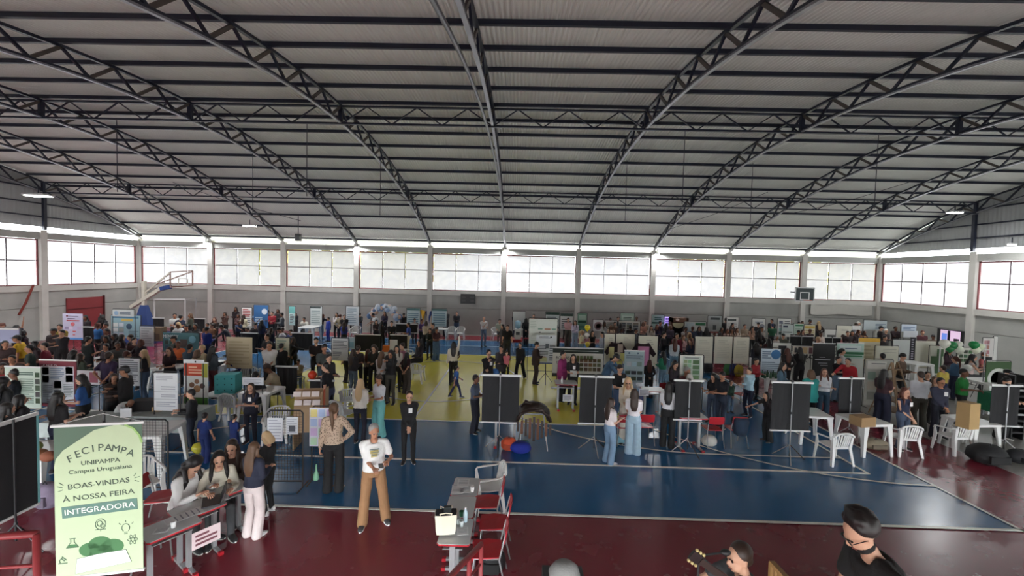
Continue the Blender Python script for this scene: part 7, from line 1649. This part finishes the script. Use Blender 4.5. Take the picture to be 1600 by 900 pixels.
# near left dark heads
for x, y, h, lab, H, c in ((12, 628, 'long', 'dark-haired woman with her back turned at the left edge above the black screen', 1.66, (30, 30, 34)), (32, 624, 'long', 'round black-haired head in front of the pale green banner, seen from behind', 1.62, (34, 32, 38)), (92, 613, 'long', 'woman with long dark hair in front of the maroon banner, seen from behind', 1.66, (32, 30, 32)), (6, 590, 'curly', 'curly dark head at the left edge beside the young man in black', 1.74, (26, 26, 28)), (2, 640, 'bun', 'partly seen dark head at the very left edge', 1.4, (40, 36, 40))):
    Q(x, y, H, 'hold', 170, 'f', h, 'k', c, 's', NV, 'n', lab)
# --- right half, far crowd behind the stands
N_ = [
 (954, 497, 'm', 'short', 'k', K, 'l', 'hold', 0, 1.72, 'dark head over the white board with brown prints'), (966, 495, 'm', 'short', 'k', (60, 60, 62), 'l', 'hold', 0, 1.74, 'dark-haired man left of the highest green poster'), (984, 496, 'm', 'cap', 'x', DG, 'l', 'hold', 20, 1.72, 'man in a cap in front of the highest green poster'), (995, 495, 'm', 'short', 'b', (90, 60, 60), 'l', 'hold', -30, 1.72, 'man with brown hair right of the highest green poster'),
 (945, 503, 'f', 'long', 'b', (200, 200, 196), 'l', 'hold', 30, 1.66, 'girl in a white top beside the red round emblem board'), (955, 508, 'f', 'long', 'l', (206, 176, 150), 's', 'hold', 0, 1.6, 'light brown-haired girl in a beige top above the left cream sheet'), (961, 503, 'm', 'short', 'b', (120, 90, 76), 'l', 'hold', 20, 1.66, 'young man in brown above the left cream sheet'), (970, 505, 'f', 'long', 'k', (70, 50, 48), 'l', 'hold', 160, 1.64, 'dark-haired girl seen from behind above the middle cream sheet'),
 (971, 513, 'f', 'long', 'k', (204, 190, 180), 'l', 'hold', 40, 1.5, 'shorter girl with dark hair above the middle cream sheet'), (985, 508, 'f', 'bun', 'k', (34, 32, 36), 'l', 'hold', 170, 1.66, 'girl with a dark bun above the middle cream sheet'), (986, 503, 'm', 'cap', 'b', (96, 76, 60), 'l', 'hold', -20, 1.66, 'person in brown with a cap above the middle cream sheet'), (994, 513, 'm', 'short', 'k', (84, 84, 90), 'l', 'hold', 60, 1.66, 'boy between the middle and the right cream sheets'),
 (1005, 503, 'f', 'bob', 'r', (216, 160, 140), 'l', 'hold', 0, 1.64, 'girl in a peach top above the right cream sheet'), (1008, 501, 'm', 'short', 'k', (196, 170, 150), 'l', 'hold', -40, 1.70, 'man in a light shirt beside the peach top above the right cream sheet'), (1018, 509, 'f', 'long', 'b', (206, 190, 176), 'l', 'hold', -10, 1.6, 'girl in a pale jacket above the end of the right cream sheet'), (1027, 507, 'f', 'long', 'r', (52, 46, 76), 'l', 'hold', 10, 1.64, 'girl in dark violet right of the cream sheets'), (1032, 502, 'm', 'short', 'k', (60, 50, 76), 'l', 'hold', 30, 1.72, 'man under the second green poster'), (1041, 506, 'f', 'long', 'k', (50, 44, 56), 'l', 'hold', 170, 1.66, 'long-haired girl below the violet light panel'), (1048, 508, 'f', 'short', 'l', (96, 84, 100), 'l', 'hold', 0, 1.62, 'fair-haired visitor in front of the brown booth'),
 (1072, 511, 'm', 'short', 'k', (110, 90, 84), 'l', 'hold', 20, 1.70, 'man with black hair right of the brown booth'), (1082, 510, 'f', 'short', 'r', (44, 52, 80), 'l', 'back', 180, 1.68, 'red-haired person in navy below the green arc poster'), (1067, 519, 'm', 'grey', 'g', (110, 112, 108), 'l', 'hold', 170, 1.66, 'grey-haired visitor in front of the green arc poster'), (1093, 510, 'f', 'long', 'k', (40, 46, 66), 'l', 'chin', 0, 1.64, 'girl in navy in front of the green arc poster'), (1104, 511, 'f', 'long', 'k', (34, 34, 36), 'l', 'hold', 170, 1.66, 'dark long-haired girl left of the silver grey poster'),
 (1078, 520, 'f', 'long', 'y', (110, 70, 60), 'l', 'hold', 0, 1.62, 'golden-haired girl left of the three tall cream sheets'), (1117, 520, 'f', 'short', 'r', (70, 50, 46), 'l', 'hold', 0, 1.55, 'small head at the red strip of the silver grey poster'), (1134, 497, 'm', 'short', 'k', (34, 34, 36), 'l', 'hold', 170, 1.80, 'tall man in black between two posters behind the tall cream sheets'), (1145, 505, 'f', 'long', 'k', (60, 46, 44), 'l', 'hold', 20, 1.66, 'dark-haired girl right of the tall man in black'), (1128, 512, 'f', 'long', 'k', (80, 54, 48), 'l', 'hold', 10, 1.62, 'girl above the middle tall cream sheet'), (1125, 520, 'f', 'bun', 'k', (64, 44, 44), 'l', 'hold', 160, 1.5, 'low dark bun above the middle tall cream sheet'), (1137, 514, 'f', 'long', 'r', (190, 160, 150), 'l', 'hold', 0, 1.6, 'reddish-haired girl in a pale top above the tall cream sheets'), (1144, 513, 'f', 'long', 'b', (180, 150, 130), 'l', 'hold', -20, 1.6, 'brown-haired girl in beige above the tall cream sheets'), (1152, 513, 'f', 'long', 'r', (220, 206, 190), 'l', 'hold', 10, 1.6, 'auburn-haired girl in cream above the right tall cream sheet'), (1164, 507, 'm', 'short', 'k', (186, 166, 146), 'l', 'hold', 0, 1.72, 'dark-haired man in a pale vest above the right tall cream sheet'), (1176, 510, 'f', 'curly', 'k', (200, 160, 140), 'l', 'chin', 10, 1.68, 'woman with a big curly hairdo in a pink beige top'), (1185, 504, 'm', 'cap', 'x', (44, 44, 48), 'l', 'hold', -20, 1.70, 'man in a black cap before the whiteboard with scribbles'), (1191, 511, 'm', 'short', 'b', (140, 130, 124), 'l', 'hold', 20, 1.68, 'man in a grey shirt right of the big curly hairdo'), (1186, 515, 'f', 'long', 'k', (40, 34, 38), 'l', 'back', 180, 1.70, 'girl with long dark hair seen from behind, right of the tall cream sheets'), (1182, 536, 'f', 'curly', 'k', (50, 52, 62), 'l', 'hold', 170, 1.6, 'dark figure in slate seen from behind, left of the light blue poster') , (1201, 529, 'f', 'long', 'k', (74, 40, 44), 'l', 'hold', 170, 1.6, 'dark-haired girl in maroon above the light blue poster'),
 (1206, 499, 'm', 'short', 'k', (40, 40, 44), 'l', 'hold', -60, 1.74, 'man in black with head bowed at the ninth column'), (1207, 506, 'm', 'cap', 'n', (46, 96, 70), 's', 'hold', 160, 1.68, 'person in a green T-shirt holding papers at the ninth column'), (1214, 524, 'f', 'bob', 'g', (190, 180, 172), 'l', 'hold', 20, 1.55, 'grey-haired woman above the white board with the black picture'), (1224, 522, 'm', 'short', 'k', (92, 96, 84), 'l', 'down', -60, 1.6, 'stooping man in a green grey jacket left of the dark screen on the right'), (1235, 500, 'm', 'short', 'k', DG, 'l', 'hold', 0, 1.72, 'black-haired head above the pale logo poster'), (1249, 503, 'm', 'short', 'k', DG, 'l', 'hold', 0, 1.68, 'left one of two low heads beside the ninth column'), (1254, 502, 'm', 'short', 'b', DG, 'l', 'hold', 0, 1.68, 'right one of two low heads beside the ninth column'), (1266, 500, 'm', 'short', 'k', (84, 76, 84), 'l', 'down', 30, 1.72, 'man leaning down above the cream poster with yellow header'), (1279, 502, 'f', 'long', 'y', (54, 42, 42), 'l', 'back', 175, 1.72, 'woman with long blonde hair in dark brown at the concrete wall on the right'), (1248, 517, 'm', 'short', 'k', (60, 56, 60), 'l', 'down', 60, 1.5, 'bowed dark head at the left end of the dark screen on the right'), (1255, 515, 'f', 'long', 'b', (84, 64, 60), 'l', 'hold', 0, 1.6, 'brown-haired girl above the dark screen on the right'), (1266, 515, 'm', 'short', 'r', (60, 44, 46), 'l', 'down', 0, 1.6, 'red-brown haired boy above the dark screen on the right'), (1283, 519, 'f', 'short', 'b', (206, 190, 180), 'l', 'hold', 0, 1.6, 'fair-faced person in a light top between the two dark screens'), (1279, 527, 'f', 'short', 'y', (160, 130, 90), 'l', 'sit', 20, 1.45, 'blond child leaning at the second dark screen on the right'), (1325, 517, 'm', 'short', 'b', (60, 50, 52), 'l', 'hold', -20, 1.64, 'left one of four seated visitors before the blank cream board'), (1332, 517, 'f', 'long', 'k', (60, 46, 50), 'l', 'hold', -40, 1.62, 'second of four visitors before the blank cream board'), (1342, 516, 'f', 'long', 'r', (50, 38, 40), 'l', 'hold', 20, 1.62, 'third of four visitors before the blank cream board'), (1351, 517, 'f', 'long', 'b', (150, 110, 80), 'l', 'hold', 0, 1.62, 'rightmost of four visitors before the blank cream board'), (1318, 524, 'f', 'short', 'b', (190, 120, 120), 'l', 'sit', 0, 1.4, 'child in pink white at the left of the four visitors'),
 (1338, 505, 'm', 'cap', 'b', (110, 80, 70), 'l', 'hold', 0, 1.72, 'person in brown behind the board with small dark pictures'), (1342, 503, 'm', 'grey', 'w', (200, 180, 176), 'l', 'hold', 20, 1.74, 'white-haired man behind the board with small dark pictures'), (1377, 510, 'm', 'cap', 'x', (50, 44, 46), 'l', 'hold', 60, 1.76, 'man in a black cap and dark jacket right of the silvery board'), (1400, 510, 'm', 'short', 'k', (54, 40, 44), 'l', 'folded', -10, 1.78, 'broad man in a dark maroon jumper by the right wall'), (1385, 514, 'f', 'short', 'w', (60, 50, 52), 'l', 'hold', 0, 1.66, 'white-capped person between the black cap and the broad man'), (1383, 525, 'm', 'short', 'k', (44, 38, 40), 'l', 'hold', 10, 1.66, 'dark figure standing in front above the framed cream board'), (1442, 517, 'm', 'short', 'r', (90, 50, 56), 'l', 'hold', -20, 1.70, 'red-brown haired person with a pink scarf left of the television'), (1458, 524, 'm', 'short', 'k', (150, 130, 110), 'l', 'down', -60, 1.66, 'man leaning left beside the television'), (1474, 527, 'm', 'none', 'k', (120, 60, 66), 'l', 'hold', 0, 1.62, 'bald head below the television'), (1484, 527, 'm', 'short', 'k', (50, 40, 44), 'l', 'hold', 20, 1.62, 'dark head below the television, right of the bald one'), (1484, 545, 'f', 'long', 'k', (60, 40, 50), 'l', 'hold', 10, 1.6, 'woman with a purple scarf under the green balloons'), (1538, 551, 'f', 'short', 'r', (170, 90, 90), 's', 'hold', 20, 1.5, 'child in dusty red before the leaflet board'),
]
for x, y, sx, h, hc, top, sl, pose, rot, H, lab in N_:
    Q(x, y, H, pose, rot, sx, h, hc, top, sl, DG, 'n', lab, skin='lmd'[(x+y) % 3], lod=2)
gl = [('visitors in the left half of the hall', 0, 520), ('visitors round the middle of the court', 520, 940), ('visitors in the right half of the hall', 940, 1700)]
build_people()
flush_fonts()
for o in bpy.data.objects:
    for k in ('_w', '_top', '_bot'):
        if k in o: del o[k]
